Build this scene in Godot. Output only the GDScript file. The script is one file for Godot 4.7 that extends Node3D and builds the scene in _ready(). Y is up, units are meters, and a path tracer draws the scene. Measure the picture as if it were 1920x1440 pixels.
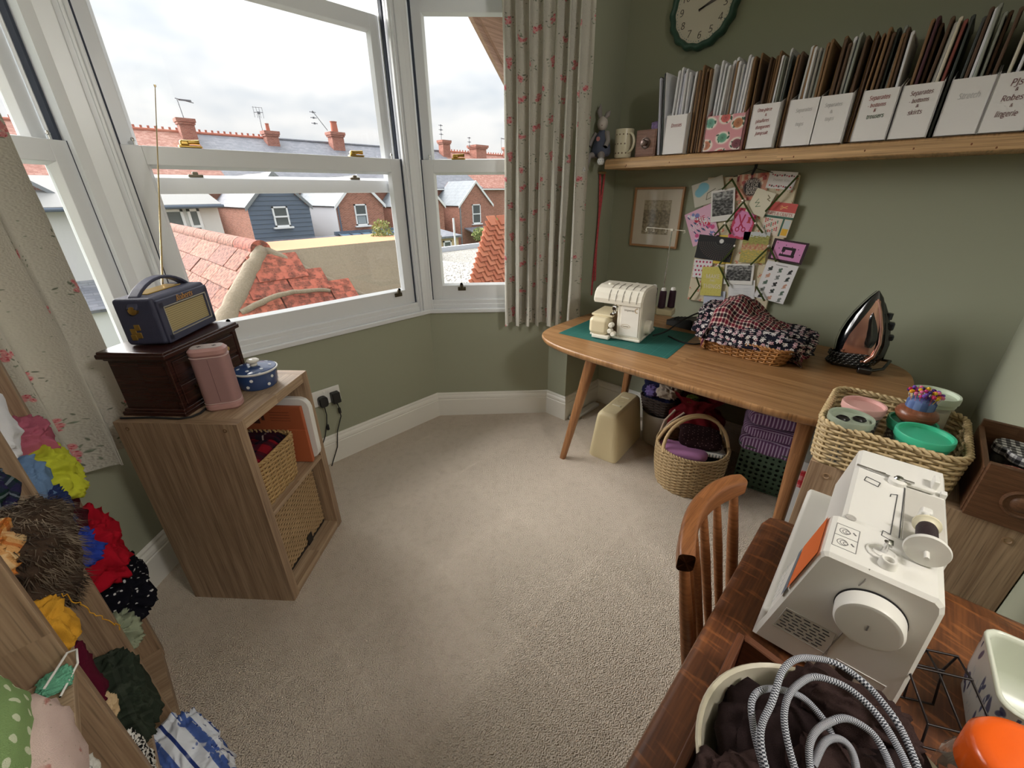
extends Node3D
# Sewing room with a bay window. x runs along the window wall, y up, -z out of the window; metres.

class G:                                   # collects shapes into one mesh; q is the frame that shapes are placed in
	var v := PackedVector3Array()
	var n := PackedVector3Array()
	var u := PackedVector2Array()
	var c := PackedColorArray()
	var ix := PackedInt32Array()
	var q := Transform3D()
	var col := Color.WHITE
	func at(p: Vector3, b := Basis()) -> G:
		q = Transform3D(b, p)
		return self
	func pt(p: Vector3, nn: Vector3, uv := Vector2.ZERO) -> int:
		v.append(q * p); n.append((q.basis * nn).normalized()); u.append(uv); c.append(col)
		return v.size() - 1
	func tri(a: int, b: int, d: int):       # counter-clockwise from the front
		ix.append(a); ix.append(d); ix.append(b)
	func quad(a: Vector3, b: Vector3, d: Vector3, e: Vector3, uv := Rect2(0, 0, 1, 1)):
		var nn := (b - a).cross(d - a).normalized()
		var i := pt(a, nn, Vector2(uv.position.x, uv.end.y))
		pt(b, nn, uv.end); pt(d, nn, Vector2(uv.end.x, uv.position.y)); pt(e, nn, uv.position)
		tri(i, i + 1, i + 2); tri(i, i + 2, i + 3)
	func grid(rows: Array, shut := false, su := 1.0, sv := 1.0):
		var h := rows.size()
		var w: int = rows[0].size()
		var i0 := v.size()
		for i in h:
			var r: PackedVector3Array = rows[i]
			var ra: PackedVector3Array = rows[maxi(i - 1, 0)]
			var rb: PackedVector3Array = rows[mini(i + 1, h - 1)]
			for j in w:
				var ja := j - 1 if j > 0 else (w - 2 if shut else 0)
				var jb := j + 1 if j < w - 1 else (1 if shut else w - 1)
				var nn := (rb[j] - ra[j]).cross(r[jb] - r[ja])
				if nn.length_squared() < 1e-18:
					nn = (rb[j] - ra[j]).cross(rb[jb] - rb[ja] + ra[jb] - ra[ja])
				pt(r[j], nn if nn.length_squared() > 1e-20 else Vector3.UP, Vector2(su * j / (w - 1), sv * (1.0 - float(i) / (h - 1))))
		for i in h - 1:
			for j in w - 1:
				var a := i0 + i * w + j
				tri(a, a + w, a + w + 1); tri(a, a + w + 1, a + 1)
	func box(ctr: Vector3, s: Vector3):
		var h := s / 2
		for k in 3:
			for sg in [-1.0, 1.0]:
				var a := Vector3.ZERO; a[k] = h[k] * sg
				var b := Vector3.ZERO; b[(k + 1) % 3] = h[(k + 1) % 3]
				var d := Vector3.ZERO; d[(k + 2) % 3] = h[(k + 2) % 3] * sg
				quad(ctr + a - b - d, ctr + a + b - d, ctr + a + b + d, ctr + a - b + d)
	func rbox(ctr: Vector3, s: Vector3, r := 0.004, seg := 2):
		r = minf(r, minf(s.x, minf(s.y, s.z)) / 2.0 - 0.0001)
		var h := s / 2 - Vector3(r, r, r)
		var w := 4 * (seg + 1) + 1
		var i0 := v.size()
		var rows := 2 * (seg + 1)
		for i in rows:
			var top := i > seg
			var la := (-PI / 2 + PI / 2 * i / seg) if not top else PI / 2 * (i - seg - 1) / seg
			for j in w:
				var qd := (j / (seg + 1)) % 4
				var th := PI / 2 * qd + PI / 2 * (j % (seg + 1)) / seg
				var d := Vector3(cos(la) * cos(th), sin(la), cos(la) * sin(th))
				var sx := 1.0 if qd == 0 or qd == 3 else -1.0
				var sz := 1.0 if qd < 2 else -1.0
				pt(ctr + Vector3(h.x * sx, h.y * (1.0 if top else -1.0), h.z * sz) + d * r, d, Vector2(float(j) / (w - 1), 1.0 - float(i) / (rows - 1)))
		for i in rows - 1:
			for j in w - 1:
				var a := i0 + i * w + j
				tri(a, a + w, a + w + 1); tri(a, a + w + 1, a + 1)
		for sg in [-1.0, 1.0]:
			var y: float = (s.y / 2) * sg
			var k := i0 + (rows - 1 if sg > 0 else 0) * w
			if sg > 0:
				quad(ctr + Vector3(-h.x, y, h.z), ctr + Vector3(h.x, y, h.z), ctr + Vector3(h.x, y, -h.z), ctr + Vector3(-h.x, y, -h.z))
			else:
				quad(ctr + Vector3(-h.x, y, -h.z), ctr + Vector3(h.x, y, -h.z), ctr + Vector3(h.x, y, h.z), ctr + Vector3(-h.x, y, h.z))
	func lathe(prof: Array, seg := 24, ctr := Vector3.ZERO, sx := 1.0, sz := 1.0):   # Vector2(radius, height), upwards on the outside
		var run := [prof[0]]
		for k in range(1, prof.size()):
			run.append(prof[k])
			var sharp := k == prof.size() - 1
			if not sharp:
				sharp = absf((prof[k] - prof[k - 1]).angle_to(prof[k + 1] - prof[k])) > 0.75
			if sharp:
				var rows := []
				for p: Vector2 in run:
					var r := PackedVector3Array()
					for j in seg + 1:
						var t := TAU * j / seg
						r.append(ctr + Vector3(p.x * cos(t) * sx, p.y, p.x * sin(t) * sz))
					rows.append(r)
				grid(rows, true)
				run = [prof[k]]
	func tube(pts: Array, rad, seg := 8, shut := false, caps := true):
		var m := pts.size()
		var rows := []
		var up := Vector3.UP
		var t0: Vector3 = (pts[1] - pts[0]).normalized()
		if absf(t0.dot(up)) > 0.9: up = Vector3.RIGHT
		var s := t0.cross(up).normalized()
		var ends := []
		for i in m + (1 if shut else 0):
			var k := i % m
			var a: Vector3 = pts[(k - 1 + m) % m] if (shut or k > 0) else pts[0]
			var b: Vector3 = pts[(k + 1) % m] if (shut or k < m - 1) else pts[m - 1]
			var t := (b - a).normalized()
			s = (s - t * s.dot(t)).normalized()
			var w := t.cross(s)
			var rr: float = rad[k] if rad is Array else rad
			var r := PackedVector3Array()
			for j in seg + 1:
				var an := -TAU * j / seg
				r.append(pts[k] + (s * cos(an) + w * sin(an)) * rr)
			rows.append(r)
			if not shut and (i == 0 or i == m - 1): ends.append([pts[k], t * (-1.0 if i == 0 else 1.0), r])
		grid(rows, true)
		if caps and not shut:
			for e in ends:
				var i0 := pt(e[0], e[1])
				for j in seg + 1: pt(e[2][j], e[1])
				for j in seg: tri(i0, i0 + 1 + j, i0 + 2 + j)
	func prism(poly: PackedVector2Array, z0: float, z1: float, bev := 0.0, smooth := false):   # outline in x, y; drawn out along z
		if Geometry2D.is_polygon_clockwise(poly) : poly = rev(poly)
		var m := poly.size()
		var inn := poly
		if bev > 0.0:
			inn = PackedVector2Array()
			for k in m:
				var a := (poly[k] - poly[(k - 1 + m) % m]).normalized()
				var b := (poly[(k + 1) % m] - poly[k]).normalized()
				var nm := (Vector2(-a.y, a.x) + Vector2(-b.y, b.x))
				var f := maxf(0.35, nm.normalized().dot(Vector2(-a.y, a.x)))
				inn.append(poly[k] + nm.normalized() * bev / f)
		var lo := Vector2(INF, INF)
		var hi := -lo
		for p in poly: lo = lo.min(p); hi = hi.max(p)
		var tris := Geometry2D.triangulate_polygon(inn)
		for sg in [0, 1]:
			var nn := Vector3(0, 0, 1 if sg else -1)
			var z: float = z1 if sg else z0
			var i0 := v.size()
			for p in inn: pt(Vector3(p.x, p.y, z), nn, Vector2((p.x - lo.x) / (hi.x - lo.x), 1.0 - (p.y - lo.y) / (hi.y - lo.y)))
			for k in range(0, tris.size(), 3):
				var a := inn[tris[k]]; var b := inn[tris[k + 1]]; var d := inn[tris[k + 2]]
				if ((b - a).cross(d - a) > 0.0) == (sg == 1): tri(i0 + tris[k], i0 + tris[k + 1], i0 + tris[k + 2])
				else: tri(i0 + tris[k], i0 + tris[k + 2], i0 + tris[k + 1])
		var rings := [[inn, z0], [poly, z0 + bev], [poly, z1 - bev], [inn, z1]] if bev > 0.0 else [[poly, z0], [poly, z1]]
		if smooth:
			var rows := []
			for r in rings:
				var a := PackedVector3Array()
				for k in m + 1: a.append(Vector3(r[0][m - 1 - k % m if k < m else m - 1].x, r[0][m - 1 - k % m if k < m else m - 1].y, r[1]))
				rows.append(a)
			for k in rows.size() - 1: grid([rows[k], rows[k + 1]], true)
		else:
			for k in rings.size() - 1:
				for j in m:
					var a: Vector2 = rings[k][0][j]; var b: Vector2 = rings[k][0][(j + 1) % m]
					var d: Vector2 = rings[k + 1][0][(j + 1) % m]; var e: Vector2 = rings[k + 1][0][j]
					quad(Vector3(a.x, a.y, rings[k][1]), Vector3(b.x, b.y, rings[k][1]), Vector3(d.x, d.y, rings[k + 1][1]), Vector3(e.x, e.y, rings[k + 1][1]))
	func rev(p: PackedVector2Array) -> PackedVector2Array:
		var r := p.duplicate(); r.reverse(); return r
	func add(g: G, t: Transform3D):
		var i0 := v.size()
		for k in g.v.size():
			v.append(t * g.v[k]); n.append((t.basis * g.n[k]).normalized()); u.append(g.u[k]); c.append(g.c[k])
		for k in g.ix: ix.append(i0 + k)
	func mesh() -> ArrayMesh:
		var a := []
		a.resize(Mesh.ARRAY_MAX)
		a[Mesh.ARRAY_VERTEX] = v; a[Mesh.ARRAY_NORMAL] = n; a[Mesh.ARRAY_TEX_UV] = u; a[Mesh.ARRAY_COLOR] = c; a[Mesh.ARRAY_INDEX] = ix
		var m := ArrayMesh.new()
		m.add_surface_from_arrays(Mesh.PRIMITIVE_TRIANGLES, a)
		return m

var M := {}
var used := {}
var rng := RandomNumberGenerator.new()

func numbered(s: String) -> String:
	if not used.has(s):
		used[s] = 0
		return s
	used[s] += 1
	return "%s_%03d" % [s, used[s]]

func thing(called: String, label: String, category: String, at := Vector3.ZERO, turn := 0.0, group := "") -> Node3D:
	var o := Node3D.new()
	o.name = numbered(called)
	add_child(o)
	o.position = at; o.rotation.y = turn
	return tag(o, label, category, group)

func tag(o: Node3D, label: String, category: String, group := "") -> Node3D:
	o.set_meta("label", label); o.set_meta("category", category)
	if group: o.set_meta("group", group)
	return o

func put(called: String, g, m: Material, parent: Node = null, at := Vector3.ZERO, b := Basis()) -> MeshInstance3D:
	var o := MeshInstance3D.new()
	o.mesh = g.mesh() if g is G else g
	o.material_override = m
	o.name = called if parent else numbered(called)
	(parent if parent else self).add_child(o, true)
	o.transform = Transform3D(b, at)
	return o

func single(called: String, g, m: Material, label: String, category: String, at := Vector3.ZERO, b := Basis(), group := "") -> MeshInstance3D:
	var o := put(called, g, m, null, at, b)
	tag(o, label, category, group)
	return o

func struct(called: String, g, m: Material, parent: Node = null) -> MeshInstance3D:
	var o := put(called, g, m, parent)
	if not parent: o.set_meta("kind", "structure")
	return o

func copy(o: Node3D, label := "", group := "") -> Node3D:
	var r: Node3D = o.duplicate()
	var re := RegEx.create_from_string("_\\d\\d\\d$")
	r.name = numbered(re.sub(o.name, ""))
	add_child(r)
	if label: r.set_meta("label", label)
	if group: r.set_meta("group", group)
	return r

func mat(color: Color, rough := 0.8, metal := 0.0, spec := 0.5) -> StandardMaterial3D:
	var m := StandardMaterial3D.new()
	m.albedo_color = color; m.roughness = rough; m.metallic = metal; m.metallic_specular = spec
	return m

func rgb(r: int, g: int, b: int) -> Color:
	return Color8(r, g, b)

func tex(w: int, h: int, f: Callable) -> ImageTexture:      # f(x, y) -> Color
	var im := Image.create(w, h, false, Image.FORMAT_RGB8)
	for y in h:
		for x in w: im.set_pixel(x, y, f.call(x, y))
	return ImageTexture.create_from_image(im)

func textured(t: Texture2D, rough := 0.8, scale := Vector3.ONE, tri := true, world := false) -> StandardMaterial3D:
	var m := mat(Color.WHITE, rough)
	m.albedo_texture = t
	m.uv1_scale = scale
	m.uv1_triplanar = tri
	m.uv1_world_triplanar = world
	m.uv1_triplanar_sharpness = 8.0
	return m

func fnl(freq: float, sd := 1, oct := 3, type := FastNoiseLite.TYPE_SIMPLEX_SMOOTH) -> FastNoiseLite:
	var f := FastNoiseLite.new()
	f.noise_type = type; f.frequency = freq; f.seed = sd; f.fractal_octaves = oct
	return f

var bumps := {}
func seamless(freq: float, _sd: int, _size := 256, _oct := 3, _normal := true, _bump := 4.0) -> NoiseTexture2D:   # shared relief maps: coarse, middling, fine
	var k := 0 if freq < 0.07 else (1 if freq < 0.2 else 2)
	if not bumps.has(k):
		var t := NoiseTexture2D.new()
		t.width = 256; t.height = 256; t.seamless = true; t.noise = fnl([0.03, 0.12, 0.35][k], 3 + k, [3, 2, 1][k])
		t.as_normal_map = true; t.bump_strength = [3.0, 6.0, 5.0][k]
		bumps[k] = t
	return bumps[k]

var plain_wood := {}
func tinted_wood(c: Color, along_u: bool) -> StandardMaterial3D:   # one pale grain picture, tinted
	if not plain_wood.has(along_u): plain_wood[along_u] = wood(Color8(250, 250, 250), Color8(196, 190, 184), along_u, 31)
	var m := textured(plain_wood[along_u], 0.55)
	m.albedo_color = c
	return m

func bumpy(m: StandardMaterial3D, t: Texture2D, amount: float) -> StandardMaterial3D:
	m.normal_enabled = true; m.normal_texture = t; m.normal_scale = amount
	return m

# wood: grain along v of the picture (upright boards) or along u (lying ones)
func wood(a: Color, b: Color, along_u := false, sd := 1, fine := 1.0) -> ImageTexture:
	var n1 := fnl(0.012, sd, 4)
	var n2 := fnl(0.09, sd + 7, 2)
	return tex(384, 384, func(x, y):
		var s: float = (y if along_u else x) * fine
		var l: float = x if along_u else y
		var k := n1.get_noise_2d(s * 2.6, l * 0.16) * 0.75 + n2.get_noise_2d(s * 2.2, l * 0.09) * 0.5
		var pore := n2.get_noise_2d(s * 6.0 + 900, l * 0.12)
		var c := a.lerp(b, clampf(0.5 + k, 0, 1))
		return c.darkened(clampf((pore - 0.25) * 0.5, 0, 0.3)))

func grained(c: Color, along_u: bool, rough: float, scale := Vector3.ONE) -> StandardMaterial3D:
	var m := tinted_wood(c, along_u)
	m.roughness = rough; m.uv1_scale = scale
	return m

func basis_y(deg: float) -> Basis:
	return Basis(Vector3.UP, deg_to_rad(deg))

func euler(x: float, y: float, z: float) -> Basis:
	return Basis.from_euler(Vector3(deg_to_rad(x), deg_to_rad(y), deg_to_rad(z)))

func _ready():
	rng.seed = 5
	camera_and_light()
	materials()
	shell()
	windows()
	exterior()
	left_side()
	right_wall()
	pin_board()
	work_table()
	under_table()
	right_corner()
	sewing_desk()
	left_shelves()

func camera_and_light():
	var cam := Camera3D.new()
	cam.name = "camera"
	add_child(cam)
	cam.fov = 85.76
	cam.near = 0.02; cam.far = 300.0
	cam.position = Vector3(0, 1.396, 0)
	cam.basis = Basis(Vector3.UP, deg_to_rad(-46.043)) * Basis(Vector3.RIGHT, deg_to_rad(-24.869)) * Basis(Vector3.BACK, deg_to_rad(ROLL))
	cam.current = true
	var e := Environment.new()
	e.background_mode = Environment.BG_SKY
	var sky := Sky.new()
	var pm := PanoramaSkyMaterial.new()
	pm.panorama = cloud_sky()
	sky.sky_material = pm
	e.sky = sky
	e.tonemap_mode = Environment.TONE_MAPPER_LINEAR
	e.tonemap_exposure = 1.12
	e.sdfgi_enabled = true; e.ssao_enabled = true; e.ssil_enabled = true
	var we := WorldEnvironment.new()
	we.name = "environment"
	we.environment = e
	add_child(we)
	var sun := DirectionalLight3D.new()                    # the sun's glow through thin cloud
	sun.name = "hazy_sun"
	sun.light_energy = SUN
	sun.light_color = Color(1.0, 0.985, 0.97)
	sun.light_angular_distance = 60.0
	sun.shadow_enabled = true
	add_child(sun)
	sun.look_at_from_position(Vector3.ZERO, Vector3(0.40, -0.54, 0.84))
	lamp()

func lamp():                                               # unseen paper pendant, out of view behind the camera, placed to light the room
	var at := Vector3(0.55, 2.12, 0.95)
	var t := thing("unseen_pendant_lamp", "unseen round white paper pendant lamp behind the camera, placed to light the room", "lamp", at)
	var paper := mat(rgb(245, 238, 225), 0.9)
	paper.emission_enabled = true
	paper.emission = rgb(255, 236, 208)
	paper.emission_energy_multiplier = 1.2
	var g := G.new()
	g.lathe([Vector2(0.03, -0.16), Vector2(0.08, -0.135), Vector2(0.13, -0.09), Vector2(0.155, 0), Vector2(0.13, 0.09), Vector2(0.08, 0.135), Vector2(0.03, 0.16)], 24)
	put("lamp_shade", g, paper, t)
	g = G.new()
	g.tube([Vector3(0, 0.16, 0), Vector3(0, 0.36, 0)], 0.004, 6)
	g.lathe([Vector2(0.045, 0.345), Vector2(0.045, 0.365), Vector2(0.03, 0.38)], 16)
	put("cord", g, mat(rgb(230, 228, 222), 0.6), t)
	var l := OmniLight3D.new()
	l.name = "unseen_lamp_light"
	l.light_energy = UNSEEN_LAMP
	l.light_color = Color(1.0, 0.98, 0.97)
	l.light_size = 0.15
	l.omni_range = 8.0; l.omni_attenuation = 2.0
	l.shadow_enabled = true
	t.add_child(l)

func cloud_sky() -> ImageTexture:          # an overcast sky: brighter towards the zenith, with soft grey-blue gaps
	var w := 1024
	var h := 512
	var n1 := fnl(1.5, 11, 5)
	var n2 := fnl(4.2, 23, 4)
	var im := Image.create(w, h, false, Image.FORMAT_RGBF)
	for y in h:
		var el := (0.5 - (y + 0.5) / h) * PI
		for x in w:
			var az := TAU * (x + 0.5) / w
			var d := Vector3(cos(el) * cos(az), sin(el), cos(el) * sin(az))
			var s := d / maxf(0.12, absf(d.y) + 0.18)
			var k := n1.get_noise_3d(s.x, d.y * 2.0, s.z) * 0.9 + n2.get_noise_3d(s.x, d.y * 3.0, s.z) * 0.35
			var c := Color(0.66, 0.72, 0.78).lerp(Color(0.97, 0.97, 0.96), clampf(0.72 + k * 1.15, 0, 1))
			var b := SKYLOW * (1.0 + SKYUP * maxf(0.0, sin(el)))
			if el < 0: c = Color(0.35, 0.34, 0.31)
			im.set_pixel(x, y, Color(c.r * b, c.g * b, c.b * b))
	return ImageTexture.create_from_image(im)

const ROLL := -0.494
const SKYLOW := 0.74
const SKYUP := 2.4
const SUN := 3.6
const UNSEEN_LAMP := 1.1

func materials():
	M.wall = bumpy(mat(rgb(157, 160, 140), 0.75, 0, 0.35), seamless(0.02, 3, 256, 3, true, 2.0), 0.08)
	M.wall.uv1_triplanar = true; M.wall.uv1_scale = Vector3(3, 3, 3)
	M.ceiling = mat(rgb(226, 224, 218), 0.9)
	M.gloss = mat(rgb(222, 225, 228), 0.32)          # painted woodwork
	M.gloss2 = mat(rgb(230, 228, 220), 0.4)
	M.seal = mat(rgb(52, 58, 72), 0.7)
	M.brass = mat(rgb(205, 170, 95), 0.3, 0.9)
	M.dark_brass = mat(rgb(84, 76, 58), 0.45, 0.6)
	M.chrome = mat(rgb(215, 215, 215), 0.15, 1.0)
	M.black = mat(rgb(22, 22, 24), 0.45)
	M.black_rubber = mat(rgb(28, 28, 30), 0.8)
	M.white = mat(rgb(235, 234, 230), 0.5)
	M.paper = mat(rgb(232, 231, 229), 0.85)
	M.glass = mat(Color(1, 1, 1, 0.04), 0.02)
	M.glass.transparency = BaseMaterial3D.TRANSPARENCY_ALPHA
	# carpet: short beige pile
	var n1 := fnl(0.22, 5, 2)
	var n2 := fnl(0.015, 8, 3)
	var n3 := fnl(0.45, 9, 1)
	var carpet := textured(tex(512, 512, func(x, y):
		var k := n1.get_noise_2d(x, y * 0.7) * 0.55 + n3.get_noise_2d(x, y) * 0.35
		var w := n2.get_noise_2d(x, y)
		var c := Color8(206, 192, 175).lerp(Color8(222, 210, 195), clampf(0.5 + k, 0, 1))
		return c.lerp(Color8(184, 169, 151), clampf(w * 0.35 + (-k) * 0.30, 0, 0.6))), 1.0, Vector3(2.3, 2.3, 2.3), true, true)
	carpet.metallic_specular = 0.1
	M.carpet = bumpy(carpet, seamless(0.35, 4), 0.9)
	# light oak veneer of the cube shelves
	M.veneer = textured(wood(rgb(178, 152, 124), rgb(140, 114, 90), false, 3), 0.5, Vector3(2.2, 1.2, 2.2))
	M.veneer_u = textured(wood(rgb(188, 163, 134), rgb(152, 126, 100), true, 3), 0.5, Vector3(1.2, 2.2, 2.2))
	M.pine = grained(rgb(226, 186, 138), true, 0.5, Vector3(1.0, 3.0, 1.0))
	M.elm = textured(wood(rgb(178, 136, 92), rgb(140, 100, 62), false, 14), 0.38, Vector3(2.4, 0.9, 0.9))
	M.elm_leg = grained(rgb(176, 124, 80), false, 0.4, Vector3(6, 2, 6))
	M.mahogany = grained(rgb(66, 38, 32), true, 0.25, Vector3(2, 3, 2))
	# wicker: pale cane
	M.cane = bumpy(grained(rgb(206, 172, 118), true, 0.55, Vector3(8, 30, 8)), seamless(0.05, 6, 128, 2, true, 3.0), 0.3)
	M.cane_dark = grained(rgb(176, 122, 66), true, 0.5, Vector3(8, 30, 8))
	M.cane_straw = grained(rgb(204, 178, 134), true, 0.65, Vector3(8, 30, 8))

# ---------------------------------------------------------------- the room
const CL := Vector2(0.15, -2.12)
const CR := Vector2(1.465, -2.12)
const FR := Vector2(2.01, -1.60)
const RR := Vector2(2.01, -1.45)
const FL := Vector2(-0.395, -1.60)
const RL := Vector2(-0.395, -1.50)
const TOP := 2.5

func wall(called: String, a: Vector2, b: Vector2, y0: float, y1: float, th := 0.2, grow_a := 0.0, grow_b := 0.0):   # a to b with the room on the right hand
	var d := (b - a).normalized()
	var o := Vector2(d.y, -d.x)
	var g := G.new()
	var p := [a, b, b + o * th + d * grow_b, a + o * th - d * grow_a]
	var k := []
	for y in [y0, y1]:
		for e: Vector2 in p: k.append(Vector3(e.x, y, e.y))
	g.quad(k[0], k[4], k[5], k[1]) ; g.quad(k[2], k[6], k[7], k[3])
	g.quad(k[4], k[7], k[6], k[5]); g.quad(k[0], k[1], k[2], k[3])
	g.quad(k[1], k[5], k[6], k[2]); g.quad(k[3], k[7], k[4], k[0])
	struct(called, g, M.wall)

func skirting(called: String, pts: Array):                # moulded board along a line of corners, room on the right hand
	var prof := [Vector2(0.022, 0), Vector2(0.022, 0.118), Vector2(0.018, 0.122), Vector2(0.020, 0.128), Vector2(0.017, 0.140), Vector2(0.010, 0.150), Vector2(0.010, 0.157), Vector2(0.006, 0.163), Vector2(0, 0.165)]
	var g := G.new()
	var m := pts.size()
	var offs := []
	for i in m:
		var da: Vector2 = (pts[i] - pts[maxi(i - 1, 0)]).normalized() if i > 0 else (pts[1] - pts[0]).normalized()
		var db: Vector2 = (pts[mini(i + 1, m - 1)] - pts[i]).normalized() if i < m - 1 else da
		var na := Vector2(-da.y, da.x)
		var nb := Vector2(-db.y, db.x)
		var s := (na + nb).normalized()
		offs.append(s / maxf(0.3, s.dot(na)))
	for i in m - 1:
		for k in prof.size() - 1:
			var a: Vector2 = pts[i] + offs[i] * prof[k].x; var b: Vector2 = pts[i + 1] + offs[i + 1] * prof[k].x
			var d: Vector2 = pts[i + 1] + offs[i + 1] * prof[k + 1].x; var e: Vector2 = pts[i] + offs[i] * prof[k + 1].x
			g.quad(Vector3(b.x, prof[k].y, b.y), Vector3(a.x, prof[k].y, a.y), Vector3(e.x, prof[k + 1].y, e.y), Vector3(d.x, prof[k + 1].y, d.y))
	struct(called, g, M.gloss2)

func shell():
	var sill := 0.722
	wall("wall_bay_front", CL, CR, -0.2, sill, 0.22, 0.09, 0.09)
	wall("wall_bay_right", CR, FR, -0.2, sill, 0.22, 0.09, 0.09)
	wall("wall_bay_left", FL, CL, -0.2, sill, 0.22, 0.09, 0.09)
	wall("wall_bay_front_head", CL, CR, 2.29, TOP, 0.22, 0.09, 0.09)
	wall("wall_bay_right_head", CR, FR, 2.29, TOP, 0.22, 0.09, 0.09)
	wall("wall_bay_left_head", FL, CL, 2.29, TOP, 0.22, 0.09, 0.09)
	wall("wall_bay_return_right", FR, RR, -0.2, TOP, 0.04, 0.0, 0.0)
	wall("wall_bay_return_left", RL, FL, -0.2, TOP, 0.04, 0.0, 0.0)
	wall("wall_front_right", Vector2(2.05, -1.45), Vector2(2.40, -1.45), -0.2, TOP, 0.3, 0.0, 0.2)
	wall("wall_front_left", Vector2(-0.66, -1.50), Vector2(-0.435, -1.50), -0.2, TOP, 0.3, 0.2, 0.0)
	wall("wall_right", Vector2(2.40, -1.45), Vector2(2.40, 0.335), -0.2, TOP, 0.2, 0.2, 0.2)
	wall("wall_chimney", Vector2(2.40, 0.335), Vector2(1.2, 0.335), -0.2, TOP, 0.3, 0.0, 0.0)
	wall("wall_chimney_side", Vector2(1.02, 0.335), Vector2(1.02, 1.75), -0.2, TOP, 0.18, 0.0, 0.2)
	wall("wall_back", Vector2(1.02, 1.75), Vector2(-0.66, 1.75), -0.2, TOP, 0.2, 0.2, 0.2)
	wall("wall_left", Vector2(-0.66, 1.75), Vector2(-0.66, -1.50), -0.2, TOP, 0.2, 0.2, 0.2)
	var out := PackedVector2Array([CL, CR, FR, RR, Vector2(2.40, -1.45), Vector2(2.40, 0.335), Vector2(1.02, 0.335), Vector2(1.02, 1.75), Vector2(-0.66, 1.75), Vector2(-0.66, -1.50), RL, FL])
	var flat := PackedVector2Array()
	for p in out: flat.append(Vector2(p.x, -p.y))
	var g := G.new()
	g.at(Vector3.ZERO, Basis(Vector3.RIGHT, -PI / 2)).prism(flat, -0.2, 0.0)
	struct("floor", g, M.carpet)
	var big := Geometry2D.offset_polygon(flat, 0.2)[0]
	g = G.new()
	g.at(Vector3.ZERO, Basis(Vector3.RIGHT, -PI / 2)).prism(big, TOP, TOP + 0.2)
	struct("ceiling", g, M.ceiling)
	skirting("baseboard_bay", [Vector2(-0.66, 1.75), Vector2(-0.66, -1.50), RL, FL, CL, CR, FR, RR, Vector2(2.40, -1.45)])
	skirting("baseboard_right", [Vector2(2.40, -1.45), Vector2(2.40, 0.335), Vector2(1.02, 0.335)])
	var p := G.new()                                       # white cable cover lying along the foot of the wall under the table
	p.rbox(Vector3(2.17, 0.012, -1.395), Vector3(0.30, 0.024, 0.05), 0.006)
	single("cable_cover", p, M.gloss, "low white plastic cable cover on the carpet against the skirting behind the table leg", "cable cover")

# ---------------------------------------------------------------- sash windows
func ring(g: G, x0: float, y0: float, x1: float, y1: float, wl: float, wr: float, wb: float, wt: float, z0: float, z1: float):
	var zc := (z0 + z1) / 2
	var t := absf(z1 - z0)
	g.rbox(Vector3(x0 + wl / 2, (y0 + y1) / 2, zc), Vector3(wl, y1 - y0, t), 0.003)
	g.rbox(Vector3(x1 - wr / 2, (y0 + y1) / 2, zc), Vector3(wr, y1 - y0, t), 0.003)
	g.rbox(Vector3((x0 + x1) / 2, y0 + wb / 2, zc), Vector3(x1 - x0 - wl - wr + 0.004, wb, t - 0.0006), 0.003)
	g.rbox(Vector3((x0 + x1) / 2, y1 - wt / 2, zc), Vector3(x1 - x0 - wl - wr + 0.004, wt, t - 0.0006), 0.003)
	# sloping glazing bead on the room side
	var a := Vector3(x0 + wl, y0 + wb, z1 - 0.002); var b := Vector3(x1 - wr, y1 - wt, z1 - 0.002)
	var m := 0.011
	var o := [Vector3(a.x, a.y, a.z), Vector3(b.x, a.y, a.z), Vector3(b.x, b.y, a.z), Vector3(a.x, b.y, a.z)]
	var i := [Vector3(a.x + m, a.y + m, zc), Vector3(b.x - m, a.y + m, zc), Vector3(b.x - m, b.y - m, zc), Vector3(a.x + m, b.y - m, zc)]
	for k in 4: g.quad(o[k], o[(k + 1) % 4], i[(k + 1) % 4], i[k])

func pane(x0: float, y0: float, x1: float, y1: float, z: float) -> G:
	var g := G.new()
	g.quad(Vector3(x0, y0, z), Vector3(x1, y0, z), Vector3(x1, y1, z), Vector3(x0, y1, z))
	return g

func fastener(parent: Node, at: Vector3):               # brass sash fastener on the meeting rail
	var g := G.new()
	g.rbox(at + Vector3(0, 0.004, 0), Vector3(0.075, 0.008, 0.026), 0.003)
	g.rbox(at + Vector3(-0.016, 0.016, 0), Vector3(0.03, 0.02, 0.02), 0.007, 3)
	g.tube([at + Vector3(-0.02, 0.018, 0), at + Vector3(0.01, 0.02, 0.002), at + Vector3(0.032, 0.02, 0.006)], [0.009, 0.007, 0.009], 8)
	put("sash_fastener", g, M.brass, parent)

func lift(parent: Node, at: Vector3):                   # hooked brass sash lift
	var g := G.new()
	g.rbox(at + Vector3(0, -0.012, 0.002), Vector3(0.048, 0.022, 0.005), 0.002)
	g.tube([at + Vector3(0, -0.006, 0.004), at + Vector3(0, 0.004, 0.012), at + Vector3(0, 0.016, 0.013), at + Vector3(0, 0.022, 0.02)], [0.012, 0.010, 0.010, 0.008], 8)
	put("sash_lift", g, M.dark_brass, parent)

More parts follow.
